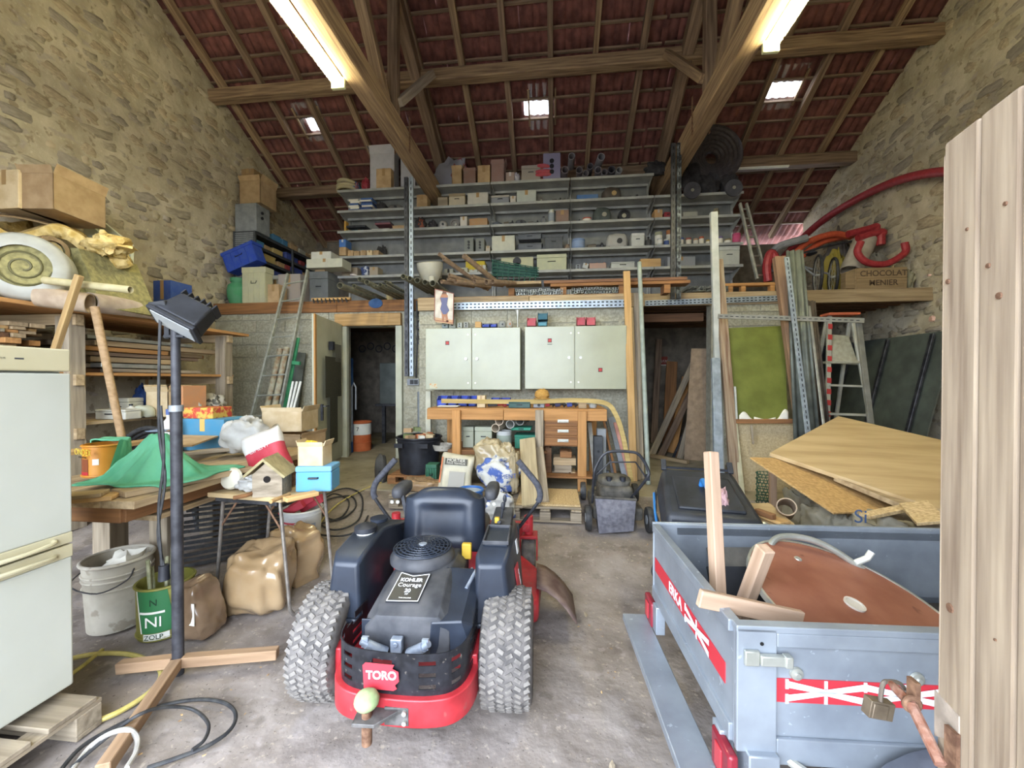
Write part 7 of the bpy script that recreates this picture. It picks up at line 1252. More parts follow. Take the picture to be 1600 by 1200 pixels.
t = item('crate', 330, 384, 384, MZ+.62, 6.07, '2342a0', 'tilted blue storage box with a white lid above the green jar', 'box', .24, group=g, name='storage_box', tilt=-.35); item('carton', 418, 436, 444, MZ, 6.1, 'card', 'brown carton lying beside the laundry basket', 'box', .2, group=g)
item('carton', 420, 440, 437, MZ, 6.5, 'a5a49a', 'flat white carton behind the ladder top', 'box', .25, group=g); item('carton', 434, 470, 428, MZ, 6.4, '9d938a', 'large grey-pink carton behind the ladder top', 'box', .3, group=g); item('case', 424, 440, 430, MZ+.3, 6.75, 'b9b9ae', 'white tray under the rack beside cartons', 'tray', .2, group=g)
t = T('steel_rack', 'dark steel rack with perforated end panel along the stone wall', 'rack', (-5.35, 7.1, MZ)); DK = M('rack_steel', '3f4246', '54575a', scale=8, rough=.5, metal=.3); RX0, RX1, RY0, RY1 = XL+.06, -5.16, 6.36, 8.6
zr = [aY(372, v, 6.08).z for v in (438, 411, 388, 368, 346)]; zr = [z-.05 for z in zr]
for x in (RX0, RX1):
    for y in (RY0, 7.35, RY1): plank('upright', (x, y, MZ), (x, y, zr[4]-.002), .035, .035, DK, t)
for z in zr:
    s = slab('shelf', (RX0, RY0, z-.02), (RX1, RY1, z), DK, t); slab('lip', (RX1-.004, RY0, z-.05), (RX1, RY1, z), DK, s)
pe = slab('end_panel', (RX0, RY0-.012, zr[0]-.2), (RX1, RY0-.004, zr[4]-.02), GREYM, t); m = MB()
for i in range(14):
    for j in range(34): m.b2((RX0+.02+i*.027, RY0-.0135, zr[0]-.18+j*.034), (RX0+.034+i*.027, RY0-.0115, zr[0]-.164+j*.034))
m.obj('perforation_shade', plain('1c1d1f'), pe, smooth=0)['kind'] = 'stuff'  # dark squares painted as shade in the holes, the panel itself is solid
zt = zr[4]+.003; g = 'boxes on the dark steel rack'
t = T('control_box', 'grey metal control box with two black knobs on the rack end', 'box', (-5.35, 6.2, zt), g); a, b = aY(327, 344, 6.08), aY(371, 305, 6.08); slab('housing', (RX0, 6.37, zt), (RX1+.02, 6.7, b.z), GREYM, t, .006)
for k in (0, 1): MB().cyl((RX1+.02, 6.5, b.z-.13-.09*k), (RX1+.04, 6.5, b.z-.13-.09*k), .025).obj('knob', BLACK, t)
zc = b.z+.003; item('open', 336, 369, 284, zc, 6.38, 'card', 'worn brown carton on the grey control box', 'box', .4, group=g); z2 = aY(340, 284, 6.38).z; item('carton', 338, 358, 266, z2+.003, 6.42, '8c6f4a', 'topmost brown carton with white side on the rack', 'box', .4, group=g)
r = random.Random(8); cols = ['card', 'card', '2f3f8a', '4f6a4a', '8f2f30', 'a9a695', '55534c', '3f78a0', 'b09a5c', 'card2']; nm = ['brown carton', 'brown carton', 'blue crate', 'green machine case', 'red tin box', 'white tub', 'dark tool case', 'light blue box', 'yellow box', 'pale carton']
for k, z in enumerate(zr):
    y = 6.85 if k == 4 else 6.42
    while y < 8.4:
        w = r.uniform(.12, .3); i = r.randrange(10); h = r.uniform(.06, .12); x = RX1-.03; tt = T('rack_box', '%s stored %s on the dark steel rack' % (nm[i], ('on the lowest shelf', 'on the second shelf from below', 'on the middle shelf', 'on the upper shelf', 'on top')[k]), 'box', (x-.12, y, z+.003), 'boxes on the dark steel rack'); mt = CARD if cols[i] == 'card' else CARD2 if cols[i] == 'card2' else dusty(cols[i])
        slab('body', (x-.22, y, z+.003), (x, y+w, z+h), mt, tt, .006); slab('lid', (x-.225, y-.003, z+h), (x+.004, y+w+.003, z+h+.02), mt, tt, .004); y += w+r.uniform(.01, .12)
# ---- long aluminium ladder and pipes by the open door
b0, b1 = aY(386, 700, 5.05), aY(432, 705, 5.05)
b0.z = b1.z = .2; a0, a1 = aY(450, 428, 5.92), aY(481, 422, 5.92); ladder('long aluminium ladder leaning against the mezzanine edge', a0, a1, V((a0.x-.15, 5.08, .205)), V((a1.x-.04, 5.08, .205)), 10, M('old_aluminium', '8f9185', 'aaaca0', scale=14, rough=.45, metal=.4))
g = 'pipes leaning behind the ladder'
for u0, v0, u1, v1, c_, lb in ((438, 545, 405, 690, M('rusty_white', 'a9a48c', '8a6a4a', scale=9, lo=.5, hi=.7), 'rust-spotted white pipe leaning behind the ladder'), (448, 543, 418, 690, MATS['rusty_white'], 'second rust-spotted white pipe behind the ladder')): lean(lb, u0, v0, 5.85, u1, v1, .2, .085, .08, c_, nm='white_pipe', cat='pipe', grp=g, rnd_=True, y1=5.45)
lean('green painted metal bar leaning beside the open door', 466, 528, 5.7, 440, 665, .2, .05, .03, M('green_paint', '2f7a50', '418c62', scale=8), nm='green_bar', cat='bar', y1=5.4); tag(MB().box(aY(462, 567, 5.55), (.14, .04, .05), (0, .1, 0)).obj('green_bracket', MATS['green_paint']), 'short green bracket welded across the green bar', 'bracket')
lean('dark grey panel leaning between ladder and door', 462, 550, 5.9, 440, 700, .2, .35, .02, M('grey_green_panel', '4c4f48', '5d6058', scale=6), nm='slate_grey_hardboard', cat='board', y1=5.75)
for i in range(3): lean('white plastic trim leaning by the open door', 470-6*i, 596, 5.3, 452-4*i, 665, .2, .03, .02, WHITEP, nm='white_trim', cat='trim', grp='white trims by the door', y1=5.15)
t = T('wall_mat', 'round blue pad on the mezzanine fascia above the door', 'pad', aY(587, 475, 5.97)); MB().lathe([(0, .0), (.11, .0), (.115, .006), (0, .01)], 24, Matrix.Translation(aY(587, 474, 5.96)) @ Matrix.Rotation(PI/2, 4, 'X') @ Matrix.Diagonal((1, .65, 1, 1))).obj('pad', M('blue_pad', '31507a', '40608a', scale=12), t)
a, b = aY(488, 451, 5.99), aY(548, 451, 5.99); a.z = b.z = MZ+.021; t = T('tool_rake', 'orange wooden rack bar with dark pegs on the mezzanine edge', 'rack', a); plank('bar', a, b, .06, .04, PINE, t)
for i in range(9): p = a.lerp(b, (i+.5)/9.5); MB().cyl(p+V((0, -.03, -.0)), p+V((.07, -.12, -.07)), .012, n=8).obj('peg', STEEL, t)
# ================================================================== RIGHT SIDE
# ---- dark opening: boards leaning inside
g = 'planks leaning inside the dark opening'
for i, (u0, v0, y0, u1, v1, y1, w, mt, lb) in enumerate(((1088, 556, 7.3, 1016, 715, 6.5, .1, GREYW, 'long grey plank leaning far over in the opening'), (1098, 574, 7.3, 1030, 717, 6.5, .1, TIMBER2, 'second leaning plank with a dark edge'), (1102, 600, 7.1, 1050, 720, 6.45, .04, STEEL, 'thin dark bar between the leaning planks'), (1108, 590, 6.9, 1058, 722, 6.4, .1, BROWNW, 'reddish plank leaning before the thin bar'), (1098, 585, 6.8, 1060, 722, 6.35, .09, GREYW, 'upright grey plank beside the tan board'), (1072, 590, 7.4, 1050, 705, 6.9, .14, OAK, 'short orange board behind the leaning planks'), (1050, 565, 7.9, 1044, 690, 7.6, .2, BROWNW, 'wide brown board at the back of the opening'), (1030, 530, 8.1, 1024, 640, 8.0, .12, TIMBER2, 'old post at the back of the opening'))):
    lean(lb, u0, v0, y0, u1, v1, .2, w, .03, mt, grp=g, y1=y1)
b = aY(1085, 720, 6.3); tag(plank('floor_timber', aZ(1018, 712, .23), aZ(1075, 722, .23), .07, .05, PINE2), 'short timber on the floor at the foot of the planks', 'timber')
m = MB(); m.quad(aY(1068, 725, 6.35)+V((0, 0, .0)), aY(1106, 735, 6.25), aY(1104, 545, 6.45), aY(1080, 545, 6.55), .02); tag(m.obj('tan_board', M('tan_hardboard', '7a6650', '917c63', scale=12), smooth=0), 'tall tan hardboard leaning inside the opening', 'board')
a = aY(1028, 561, 8.83); t = T('old_sign', 'small upside-down red and white sign at the back of the opening', 'sign', a); slab('plate', (a.x, 8.83, a.z-.12), (a.x+.2, 8.85, a.z+.05), plain('8f3d30'), t); slab('white_edge', (a.x, 8.825, a.z-.14), (a.x+.2, 8.85, a.z-.12), PAPER, t); text('AVIA', .09, PAPER, t, face((a.x+.1, 8.826, a.z-.04), (-1, 0, 0), (0, 0, -1)))
slab('beam_end', (1.3, 6.2, 2.3), (2.2, 6.28, 2.42), DARKW, bpy.data.objects['ceiling_mezzanine_deck'])
# ---- tall profiles, frame and the green panel
g = 'tall profiles standing before the opening'
lean('tall white and aluminium profile standing before the opening', 1115, 332, 5.0, 1121, 560, .2, .08, .05, M('white_profile', 'a3a69f', 'b9bcb5', scale=7, rough=.5), nm='tall_profile', cat='profile', grp=g, y1=4.92); lean('ribbed galvanised profile below the white one', 1118, 560, 4.78, 1124, 788, .2, .09, .05, GALV, nm='tall_profile', cat='profile', grp=g, y1=4.36)
lean('chipped door jamb board with flaking white edge', 1122, 406, 5.1, 1150, 772, .2, .1, .05, wood('flaking_jamb', '6d4f3a', 'a3937a'), nm='jamb_board', cat='board', grp=g, y1=4.5); lean('cream painted lath beside the chipped jamb', 1130, 492, 5.05, 1160, 778, .2, .05, .03, M('cream_lath', 'a8a384', 'c0bb9e', scale=9), nm='jamb_board', cat='board', grp=g, y1=4.46)
ca, cb = aY(1122, 494, 4.72), aY(1350, 501, 4.55); slotted('angle_bar', ca, cb, .05, .02, 'grey steel angle bar fixed across the leaning boards', 'bar', mat=M('dull_angle', '77766c', '8b8a80', scale=9, rough=.5))
GP = M('green_board', '5a6024', '6b7130', scale=5, rough=.6); t = T('door_panel', 'old door panel with lime green upper board and chipboard lower half', 'panel', aY(1190, 775, 4.62)); y0, y1 = 5.0, 4.62
m = MB(); m.quad(aY(1139, 655, 4.72), aY(1231, 655, 4.72), aY(1225, 509, 4.98), aY(1132, 513, 4.98), -.02); m.obj('green_board', GP, t, smooth=0); m = MB(); m.quad(aY(1143, 775, 4.6), aY(1256, 775, 4.6), aY(1250, 660, 4.74), aY(1140, 660, 4.74), -.025); m.obj('chipboard_half', M('speckled_board', 'a1906c', 'b8a784', scale=60, rough=.8), t, smooth=0)
plank('middle_rail', aY(1139, 658, 4.68), aY(1251, 658, 4.68), .05, .05, BROWNW, t); plank('grey_stile', aY(1143, 655, 4.7), aY(1137, 600, 4.82), .12, .012, M('grey_backing', '857c6c', '938a7a', scale=8), t, up=(0, -1, 0)); plank('shiny_bolt', aY(1151, 655, 4.66), aY(1148, 604, 4.76), .025, .02, ALU, t)
for i, (u0, u1, h) in enumerate(((1155, 1178, 12), (1178, 1212, 4), (1210, 1232, 16))): m = MB(); m.grid(lambda a, b: aY(u0+(u1-u0)*a, 657-(h*(.5+.5*math.sin(a*5+i*2))+2)*b, 4.66+.01*b), 8, 3); m.obj('torn_paper', PAPER, t, solid=.002)
plank('hanging_peg', aY(1177, 694, 4.6), aY(1174, 664, 4.62), .02, .02, GREYW, t, up=(0, -1, 0))
lean('thick brown door post leaning behind the green panel', 1222, 402, 4.95, 1262, 690, .2, .19, .07, wood('door_post', '6b5240', '8f7258'), nm='door_post', cat='post', y1=4.5)
def corr(label, c4, mat, n, nm='metal_sheet'):
    a, b, c_, d = c4; m = MB(); nr = (b-a).cross(d-a).normalized(); m.grid(lambda i, j: a.lerp(b, i).lerp(d.lerp(c_, i), j)+nr*.014*math.sin(2*PI*n*i), n*8, 1); return tag(m.obj(nm, mat, smooth=60, solid=.003), label, 'sheet', 'metal sheets leaning by the stepladder')
corr('grey corrugated metal sheet leaning beside the door post', (aY(1240, 690, 4.42), aY(1282, 690, 4.42), aY(1255, 390, 4.9), aY(1228, 392, 4.9)), M('corrugated_grey', '565b55', '6f746c', scale=7, rough=.5, metal=.3), 3); corr('dark rusty corrugated sheet behind the grey one', (aY(1268, 690, 4.75), aY(1300, 690, 4.75), aY(1274, 470, 5.1), aY(1254, 470, 5.1)), M('corrugated_dark', '3d3630', '574d44', scale=9, rough=.7), 3)
slotted('slotted_strip', aY(1229, 402, 4.72), aY(1264, 690, 4.25), .05, .015, 'thin slotted galvanised strip leaning on the door post', 'strip', up=(0, -1, 0)); lean('slim aluminium strip leaning by the stepladder', 1264, 478, 4.8, 1290, 690, .2, .025, .015, ALU, nm='aluminium_strip', cat='strip', y1=4.4)
# ---- stepladder with red and white tape
t = T('stepladder', 'aluminium stepladder with red and white warning tape', 'stepladder', aY(1315, 660, 4.5)); yt, yb_ = 5.2, 4.95; WTP = M('ladder_alu', 'a8a99e', 'bcbdb2', scale=8, rough=.4, metal=.3)
tl, tr, bl, br = aY(1296, 494, yt), aY(1332, 497, yt), aY(1292, 690, yb_), aY(1366, 690, yb_); bl2, br2 = ext(tl, bl, .2), ext(tr, br, .2)
for a, b, nm in ((tl, bl2, 'front_rail'), (tr, br2, 'front_rail')): plank(nm, b, a, .045, .03, WTP, t, up=(0, -1, .2))
for a, dx in ((tl, -.05), (tr, .1)): plank('rear_rail', V((a.x+dx, 5.75, .2)), a+V((0, .05, -.05)), .035, .03, WTP, t, up=(0, -1, .2))
m = MB(); q = tl+V((-.05, -.05, .0)); m.b2((tl.x-.06, yt-.09, tl.z), (tr.x+.03, yt+.08, tl.z+.03)); m.obj('top_cap', plain('b05a3c', .5), t, bevel=.004)
slab('platform', (tl.lerp(bl2, .38).x, tl.lerp(bl2, .38).y, 1.62), (tr.lerp(br2, .38).x, tl.lerp(bl2, .38).y+.28, 1.645), M('platform_alu', '8d8b7a', 'a3a18f', scale=20), t)
k0, k1 = (tl.z-1.62)/(tl.z-.2), (tl.z-1.98)/(tl.z-.2); m = MB(); m.quad(tl.lerp(bl2, k0)+V((.02, .02, 0)), tr.lerp(br2, k0)+V((-.02, .02, 0)), tr.lerp(br2, k1)+V((-.02, .1, 0)), tl.lerp(bl2, k1)+V((.02, .1, 0)), .015); m.obj('folded_platform', MATS['platform_alu'], t)
for z in (1.32, .97, .65):
    k = (tl.z-z)/(tl.z-.1); a, b = tl.lerp(bl2, k), tr.lerp(br2, k); plank('step', a, b, .1, .025, WTP, t)
REDT = plain('ad3a3a', .5)
for i in range(13):
    k = .05+.065*i; a, b = tl.lerp(bl2, k), tl.lerp(bl2, k+.03); m = MB(); m.bar(a+V((0, -.019, 0)), b+V((0, -.019, 0)), .047, .004, up=(0, -1, 0)); m.obj('red_tape', REDT, t)
lean('grey steel angle leaning right of the stepladder', 1341, 500, 4.6, 1364, 690, .2, .05, .03, M('dull_steel', '5f5e54', '73726a', scale=9), nm='steel_angle', cat='bar', y1=4.3)
# glass and boards in the dark bay under the right mezzanine
m = MB(); m.quad((4.5, 5.5, .2), (4.5, 8.5, .2), (4.94, 8.5, 2.05), (4.94, 5.5, 2.05), .02); tag(m.obj('dark_sheet_stack', M('dark_glass', '4c514a', '5e645b', scale=5, rough=.5), smooth=0), 'tall dark sheets leaning along the right stone wall', 'sheet')
for i in range(4): y_ = 5.7+.7*i; tag(plank('sheet_edge_bar', (4.44, y_, .2), (4.86, y_, 2.02), .05, .03, STEEL, up=(-1, 0, .2)), 'grey metal bar leaning on the dark sheets', 'bar', 'bars on the dark sheets')
# ---- plywood pile
def board(label, A, B, D, th, mat, nm='plywood_board', grp='boards piled beside the trailer'):
    A, B, D = V(A), V(B), V(D); m = MB(); m.quad(A, B, B+D-A, D, th); return tag(m.obj(nm, mat, smooth=0, bevel=.002), label, 'board', grp)
board('large plywood board tilted on top of the pile', aY(1470, 796, 2.55), aY(1203, 707, 3.25), aY(1310, 650, 4.25)-aY(1203, 707, 3.25)+aY(1470, 796, 2.55), .03, PLY); CH2 = M('waferboard', 'a58350', 'c39f68', scale=45, rough=.85, rand=.05)
board('thin waferboard sheet sticking out under the plywood', aY(1303, 793, 2.52)-V((0, 0, .03)), aY(1172, 708, 3.15)-V((0, 0, .03)), aY(1432, 783, 2.78)-V((0, 0, .06)), .012, CH2); board('narrow board strip under the edge of the plywood', aY(1302, 742, 2.95)-V((0, 0, .04)), aY(1420, 790, 2.55)-V((0, 0, .04)), aY(1312, 738, 3.05)-V((0, 0, .04)), .03, PINE2)
board('short chipboard offcut before the cement sacks', aY(1342, 806, 2.42), aY(1360, 812, 2.37), aY(1412, 792, 2.47), .02, CHIP, 'chipboard_offcut'); board('small board corner beside the trailer rim', aY(1405, 790, 2.4), aY(1433, 822, 2.15), aY(1450, 786, 2.4), .016, CHIP, 'chipboard_offcut')
CEM = M('cement_bag_grey', '7d7868', 'a09a88', scale=5, rough=.75)
for i, (u0, u1, v0, v1, y, lb) in enumerate(((1262, 1318, 792, 815, 2.75, 'dusty cement sack under the waferboard'), (1328, 1425, 810, 822, 2.5, 'long pale cement sack with blue lettering'), (1238, 1266, 768, 790, 3.15, 'grey sack corner behind the pipe mouth'))):
    o = bag(lb, u0, u1, v0, v1, y, CEM, 20+i, nm='cement_sack', base=.25, dep=.2)
text('Si', .1, plain('44587a'), bpy.data.objects['cement_sack.003'], face(aY(1345, 808, 2.27), (1, 0, 0)))
tag(slab('timber_crate', (1.3, 2.62, 0), (2.4, 3.35, .25), GREYW, bevel=.01), 'low timber crate carrying the cement sacks', 'crate'); ctube('beige cardboard tube mouth beside the green wire roll', aY(1226, 800, 2.62), aY(1226, 790, 2.42)+V((0, -.02, 0)), .05, TUBEC)
tag(plank('pale_stud', V((aY(1209, 780, 3.6).x, 3.6, fz(3.6))), aY(1207, 738, 3.6), .05, .04, PINKW, up=(0, 1, 0)), 'short pale stud standing behind the green wire roll', 'timber')
c = aY(1195, 785, 4.1); t = T('wire_mesh_roll', 'roll of green garden wire mesh by the chipboard panel', 'mesh roll', (c.x, c.y, fz(4.1))); m = MB(); z0, z1 = fz(4.1), aY(1195, 738, 4.1).z
for k in range(12): m.torus((c.x, c.y, z0+.02+(z1-z0-.03)*k/11), .065+.012*(k % 2), .0035, n=20, m=5)
for k in range(14): a = 2*PI*k/14; m.tube([(c.x+.07*math.cos(a+q*.3), c.y+.07*math.sin(a+q*.3), z0+(z1-z0)*q/6) for q in range(7)], .003, 5)
m.obj('wire', M('mesh_green', '254a38', '33604a', scale=9), t)['kind'] = 'stuff'; MB().cyl((c.x, c.y, z0), (c.x, c.y, z0+.02), .07).obj('end_ring', MATS['mesh_green'], t)
tag(slab('floor_board', (1.5, 3.95, fz(4.1)), (1.88, 4.12, fz(4.1)+.05), GREYW), 'grey board lying on the floor before the chipboard panel', 'board')
# ---- black grass catcher with blue handle, on a crate
def catcher():
    X = Matrix.Translation((.9, 2.52, .575)) @ Matrix.Rotation(R(-10), 4, 'Z') @ Matrix.Rotation(R(11), 4, 'X') @ Matrix.Scale(1.12, 4); t = T('grass_catcher', 'black plastic grass catcher with a bright blue handle', 'grass catcher', (.92, 2.42, .4)); BP = M('catcher_black', '202226', '31343a', scale=8, rough=.5); BL = plain('2f72b0', .45)
    m = MB(X); w, d, h = .23, .28, .15; m.add([(-w, -d, 0), (w, -d, 0), (w, d, 0), (-w, d, 0), (-w*.92, -d*.9, h), (w*.92, -d*.9, h), (w*.84, d, h*1.1), (-w*.84, d, h*1.1)], [(0, 3, 2, 1), (4, 5, 6, 7), (0, 1, 5, 4), (1, 2, 6, 5), (2, 3, 7, 6), (3, 0, 4, 7)]); m.obj('shell', BP, t, bevel=.03, seg=3)
    m = MB(X); m.b2((-w*.66, -d*.72, h), (w*.66, d*.6, h+.018)); m.obj('raised_lid', BP, t, bevel=.016, seg=3); m = MB(X); m.b2((-.085, -.1, h+.0185), (.085, .09, h+.0195)); m.obj('handle_recess', BP, t)
    m = MB(X); m.tube(sm([(-.01, .05, h+.02), (-.005, .04, h+.055), (.0, -.02, h+.06), (.005, -.08, h+.05), (.005, -.09, h+.02)], 5), .014, 10); m.obj('blue_handle', BL, t)
    for s in (-1, 1): m = MB(X); m.bar((s*w*.8, d*.95, h*1.05), (s*w*.8, d*1.15, h*1.35), .03, .02); m.obj('hook', BP, t, bevel=.004)
    m = MB(X); m.bar((-w*.8, d*1.02, h*1.12), (w*.8, d*1.02, h*1.12), .012, .012); m.obj('top_rod', BLACK, t); m = MB(X); m.tube(sm([(-w*1.05, d*.8, .02), (-w*1.08, 0, .01), (-w*1.04, -d*.9, .0)], 4), .007, 8); m.obj('blue_piping', BL, t)
    m = MB(X); m.grid(lambda a, b: (-w*1.02+.01*math.sin(a*9), -d+2*d*a, .02-.06*b), 8, 2); m.obj('net_side', BLACK, t)
catcher()
t = T('wooden_box', 'rough wooden box on the floor under the grass catcher', 'box', (.95, 2.42, 0)); 
for k in range(4): plank('board', (.76, 2.2, .06+.11*k), (1.2, 2.2, .06+.11*k), .02, .105, PINE2, t); plank('board', (.76, 2.72, .06+.11*k), (1.2, 2.72, .06+.11*k), .02, .105, PINE2, t)
for k in range(4): plank('end_board', (.76, 2.21, .06+.11*k), (.76, 2.71, .06+.11*k), .02, .105, PINE2, t); plank('end_board', (1.2, 2.21, .06+.11*k), (1.2, 2.71, .06+.11*k), .02, .105, PINE2, t)
slab('lid', (.75, 2.19, .445), (1.21, 2.73, .46), CHIP, t)
a, b = aZ(1138, 788, .64), aZ(1245, 822, .64); t = T('trestle_board', 'worn plywood board behind the trailer holding mason tools', 'board', a-V((0, 0, .6))); m = MB(); m.quad(aZ(1166, 822, .64), aZ(1245, 822, .64), aZ(1202, 786, .64), aZ(1166, 786, .64), -.015); m.obj('board', PLY, t, smooth=0)
for u, v in ((1228, 815), (1200, 790)): p = aZ(u, v, .62); plank('support', (p.x, p.y, fz(p.y)), (p.x, p.y, .625), .06, .05, PINE2, t, up=(0, 1, 0))
z = .642; t = T('mason_float', 'wooden mason float lying on the worn board', 'float', aZ(1205, 805, z)); plank('blade', aZ(1170, 797, z+.01), aZ(1228, 818, z+.01), .08, .015, PINE, t); plank('grip', aZ(1182, 798, z+.035), aZ(1210, 808, z+.035), .03, .03, BROWNW, t)
t = T('adjustable_spanner', 'chrome spanner lying beside the mason float', 'spanner', aZ(1185, 810, z)); plank('shaft', aZ(1168, 808, z+.01), aZ(1190, 817, z+.01), .02, .01, ALU, t); MB().blob(aZ(1193, 818, z+.012), (.025, .018, .01), .2, 3, 1, 10).obj('jaw', ALU, t)
tag(MB().cyl(aZ(1158, 806, z+.014), aZ(1175, 818, z+.014), .013).obj('chisel_handle', BROWNW), 'dark wooden chisel handle on the worn board', 'chisel'); item('rag', 1118, 1148, 770, .642, 2.3, 'b08d8c', 'pale pink rag beside the grass catcher', 'rag', .1); item('can', 1123, 1133, 752, .2, 4.3, 'b85a2c', 'orange ribbed plastic cup on the floor by the profile', 'cup', .08, col2='a84e24')
# ---- hand cart wheels behind the trailer
t = T('sack_truck', 'orange sack truck lying behind the trailer with two small wheels', 'sack truck', aZ(1040, 945, 0)); ORN = plain('b85a34', .5)
for u, v, y, r_ in ((1030, 892, 2.85, .06), (1047, 940, 2.4, .07)):
    c = aY(u, v, y); c.z = max(c.z, r_); w = MB(); w.lathe([(.3*r_, -.018), (r_*.9, -.022), (r_, -.01), (r_, .01), (.9*r_, .022), (.3*r_, .018)], 22, Matrix.Translation(c) @ Matrix.Rotation(PI/2, 4, 'X') @ Matrix.Rotation(.5, 4, 'Y')); wo = w.obj('wheel', RUBBER, t); m = MB(); m.lathe([(0, -.02), (r_*.5, -.02), (r_*.5, .02), (0, .02)], 12, Matrix.Translation(c) @ Matrix.Rotation(PI/2, 4, 'X') @ Matrix.Rotation(.5, 4, 'Y')); m.obj('hub', GREYM, wo)
MB().tube([aY(1033, 893, 2.85), aY(1042, 870, 2.82), aY(1050, 845, 2.8)], .012).obj('frame_tube', ORN, t); MB().tube([aY(1033, 893, 2.85), aY(1040, 915, 2.6), aY(1047, 940, 2.4)], .01).obj('axle_stay', STEEL, t)
# ---- things on the right mezzanine
RC = M('red_conduit', '8a262c', '9f3438', scale=20, rough=.5); OC = M('orange_conduit', 'a8442c', 'bc5636', scale=20, rough=.5)
P = [aX(1215, 412, 4.6), aX(1240, 385, 4.7), aX(1285, 345, 4.9), aX(1345, 308, 4.95), aX(1410, 280, 4.95), aX(1480, 268, 4.9), aX(1560, 275, 4.6)]
tag(MB().tube(sm(P, 6), .06, 12).obj('red_conduit', RC), 'thick red conduit rising along the stone wall', 'conduit'); g = 'conduit coils on the right mezzanine'
for i, (uv, r_, mt, lb, y) in enumerate((([(1235, 405), (1260, 380), (1300, 366), (1330, 370)], .05, OC, 'orange-red conduit loop behind the bicycle wheels', 6.9), ([(1250, 402), (1285, 378), (1330, 368), (1400, 362)], .05, OC, 'second orange-red conduit loop curving along the wall', 7.0), ([(1325, 366), (1360, 357), (1400, 353), (1450, 358)], .055, RC, 'upper red conduit of the coil beside the door', 6.7), ([(1340, 372), (1390, 362), (1420, 368), (1460, 380)], .055, RC, 'middle red conduit of the coil beside the door', 6.6), ([(1345, 378), (1340, 395), (1355, 410), (1385, 412), (1420, 395), (1450, 378)], .045, RC, 'lowest red conduit loop hanging over the crate', 6.2), ([(1256, 395), (1300, 382), (1345, 378), (1410, 392)], .018, RUBBER, 'thin black cable across the conduit coils', 6.95), ([(1210, 425), (1206, 400), (1218, 385), (1260, 372)], .06, M('grey_conduit', '77787a', '8a8b8d', scale=12), 'grey conduit end beside the corrugated sheet', 6.8), ([(1200, 440), (1198, 415), (1205, 395), (1216, 412)], .06, RC, 'dark red conduit loop behind the leaning posts', 6.5))):
    tag(MB().tube(sm([V((min(p.x, 4.96-r_), p.y, max(p.z, MZ+r_+.004))) for p in (aY(u, v, y) for u, v in uv)], 7), r_, 10).obj('conduit', mt), lb, 'conduit', g)
c = aY(1290, 421, 6.45); bk = T('bicycle', 'old bicycle with spoked wheels lying behind the stencilled crate', 'bicycle', (c.x, c.y, MZ)); hb = []
for i, (u, rr) in enumerate(((1278, .28), (1302, .27))):
    c = aY(u, 421, 6.4+.1*i); c.z = MZ+rr+.022; hb.append(c); Xw = Matrix.Translation(c) @ Matrix.Rotation(R(62), 4, 'Z') @ Matrix.Rotation(PI/2, 4, 'X') @ Matrix.Rotation(.12, 4, 'Y')
    m = MB(Xw); m.torus((0, 0, 0), rr, .02, n=36); w = m.obj('wheel', RUBBER, bk); m = MB(Xw); m.torus((0, 0, 0), rr-.022, .009, n=36, m=6); m.obj('rim', ALU, w); m = MB(Xw)
    for k in range(16): a = 2*PI*k/16; m.cyl((.02*math.cos(a+.8), .02*math.sin(a+.8), .02*(-1)**k), ((rr-.025)*math.cos(a), (rr-.025)*math.sin(a), 0), .0022, n=5)
    m.obj('spokes', ALU, w)['kind'] = 'stuff'; MB(Xw).cyl((0, 0, -.03), (0, 0, .03), .02).obj('hub', ALU, w)
MB().tube([hb[0]+V((0, .06, 0)), hb[0]+V((-.05, .3, .22)), hb[1]+V((.05, .2, .1)), hb[1]+V((0, .06, 0))], .014).obj('frame', GREYM, bk); MB().blob(aY(1268, 396, 6.6), (.06, .1, .03), .2, 3, 2, 12).obj('saddle', BLACK, bk)
yc = 6.06; a, b = aY(1338, 446, yc), aY(1417, 417, yc); t = T('wooden_crate', 'old wooden crate with stencilled lettering at the mezzanine edge', 'crate', (a.x, yc, MZ+.002)); WC = wood('crate_wood', '7f6a4c', '9c8562'); z0, z1 = MZ+.002, b.z
for k in range(2): plank('front_board', (a.x, yc, z0+(z1-z0)*(k+.5)/2), (b.x, yc, z0+(z1-z0)*(k+.5)/2), .015, (z1-z0)/2-.003, WC, t)
plank('side_board', (a.x, yc+.01, (z0+z1)/2), (a.x, yc+.3, (z0+z1)/2), .015, z1-z0, WC, t); plank('side_board', (b.x, yc+.01, (z0+z1)/2), (b.x, yc+.3, (z0+z1)/2), .015, z1-z0, WC, t); plank('back_board', (a.x, yc+.3, (z0+z1)/2), (b.x, yc+.3, (z0+z1)/2), .015, z1-z0, WC, t); plank('end_cleat', (a.x-.13, yc+.02, (z0+z1)/2-.02), (a.x-.01, yc+.02, (z0+z1)/2-.02), .015, (z1-z0)*.75, WC, t)
for s, k in (('CHOCOLAT', .72), ('MENIER', .28)): text(s, .108, plain('4a3a2a'), t, face(((a.x+b.x)/2+.02, yc-.0085, z0+(z1-z0)*k), (1, 0, 0)), bold=.002)
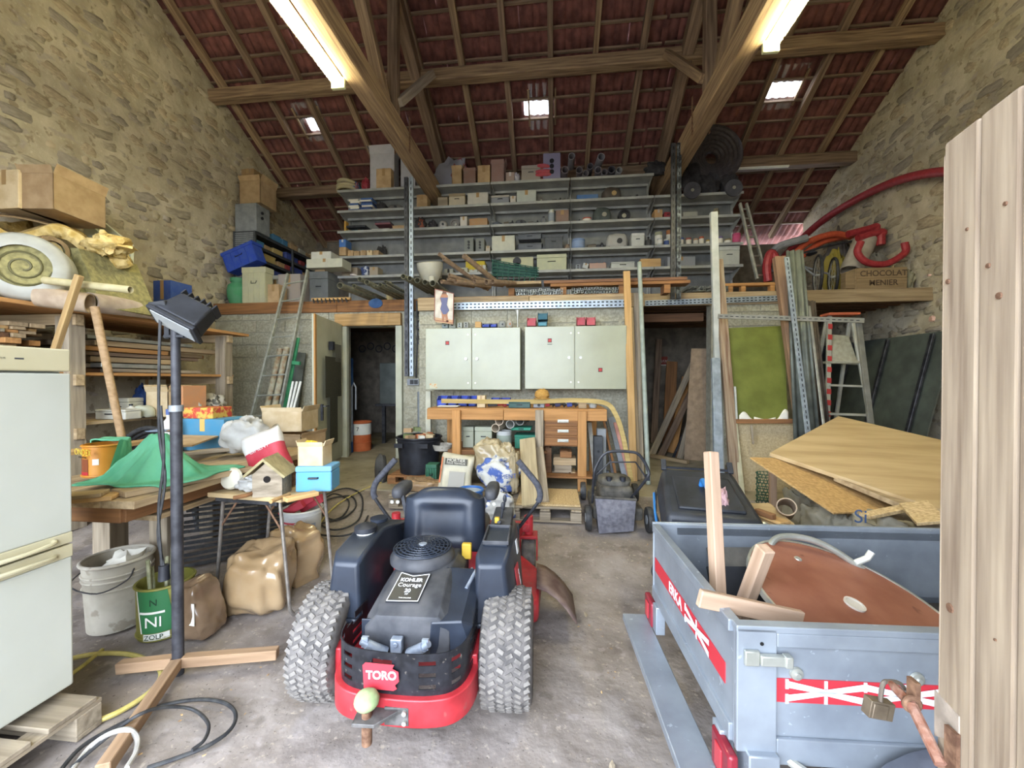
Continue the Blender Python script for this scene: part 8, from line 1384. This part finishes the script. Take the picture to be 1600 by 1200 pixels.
ctube('bent white plastic tube roll above the stencilled crate', aY(1352, 375, 6.72), aY(1330, 424, 6.6), .15, M('white_tube', '9d9484', 'b3aa9a', scale=8), 'plastic_roll', 'roll'); item('rag', 1362, 1412, 364, MZ+.004, 7.2, '5f5852', 'grey tarpaulin bundle behind the crate', 'tarpaulin', .25); item('rag', 1355, 1415, 392, MZ+.02, 6.45, '6d6a60', 'grey-green sack lying in the conduit loop', 'sack', .3); item('rag', 1418, 1440, 420, MZ+.002, 6.1, '8a8468', 'pale stone-like bundle at the crate end', 'bundle', .2); item('rag', 1290, 1330, 395, MZ+.002, 6.9, '8f7f2c', 'yellow cable bundle behind the bicycle wheels', 'cable', .2)
a, b = aY(1130, 437, 6.1), aY(1210, 434, 6.1); tag(plank('edge_board', V((a.x, 6.1, MZ+.11)), V((b.x, 6.1, MZ+.11)), .1, .04, OAK), 'orange board raised on blocks at the right mezzanine edge', 'board')
for u in (1140, 1160, 1205): p = aY(u, 445, 6.1); tag(slab('spacer_block', (p.x-.03, 6.06, MZ), (p.x+.03, 6.14, MZ+.089), OAK), 'small block under the orange edge board', 'block', 'blocks under the edge board')
# ---- litter on the floor
LT = M('dry_leaf', '8a6c48', 'b09468', scale=30, rough=.9); r = random.Random(21); g = 'dry leaves and chips on the dirt floor'
lm = []
for k in range(4):
    m = MB(); n = 7; pts = [(.5*math.cos(2*PI*i/n)*(1+.3*math.sin(i*2.3+k)), .28*math.sin(2*PI*i/n), .06*math.sin(i*1.7+k)) for i in range(n)]; m.add(pts+[(0, 0, .05)], [(i, (i+1) % n, n) for i in range(n)]); me = bpy.data.meshes.new('dry_leaf'); me.from_pydata(m.v, [], m.f); me.materials.append(LT if k % 2 else GREYW); lm.append(me)
mb = MB()
for i in range(700):
    x, y = r.uniform(-2.6, 1.0), r.uniform(.75, 4.2)
    if -1.3 < x < .12 and 1.25 < y < 2.95 or y > 3.5 and x < .9 or x < -1.35 and y > 1.85 or x > .3 and y < 2.9 or x < -1.75: continue
    s = r.uniform(.012, .03); Tm = Matrix.Translation((x, y, fz(min(y, 4.2))+.004)) @ Euler((r.uniform(-.3, .3), r.uniform(-.3, .3), r.uniform(0, 6.3))).to_matrix().to_4x4() @ Matrix.Diagonal((s, s, s, 1))
    if i < 60: s2 = 1.5; tag(link('dry_leaf', lm[i % 4], Tm @ Matrix.Diagonal((s2, s2, s2, 1))), 'small dry leaf or wood chip lying on the dirt floor', 'leaf', g)
    else: me = lm[i % 4]; mb.add([v.co for v in me.vertices], [tuple(p.vertices) for p in me.polygons], Tm @ Matrix.Diagonal((.6, .6, .6, 1)))
tag(mb.obj('floor_litter', LT, smooth=0), 'fine scattered litter of chips and crumbs on the dirt floor', 'litter', kind='stuff')
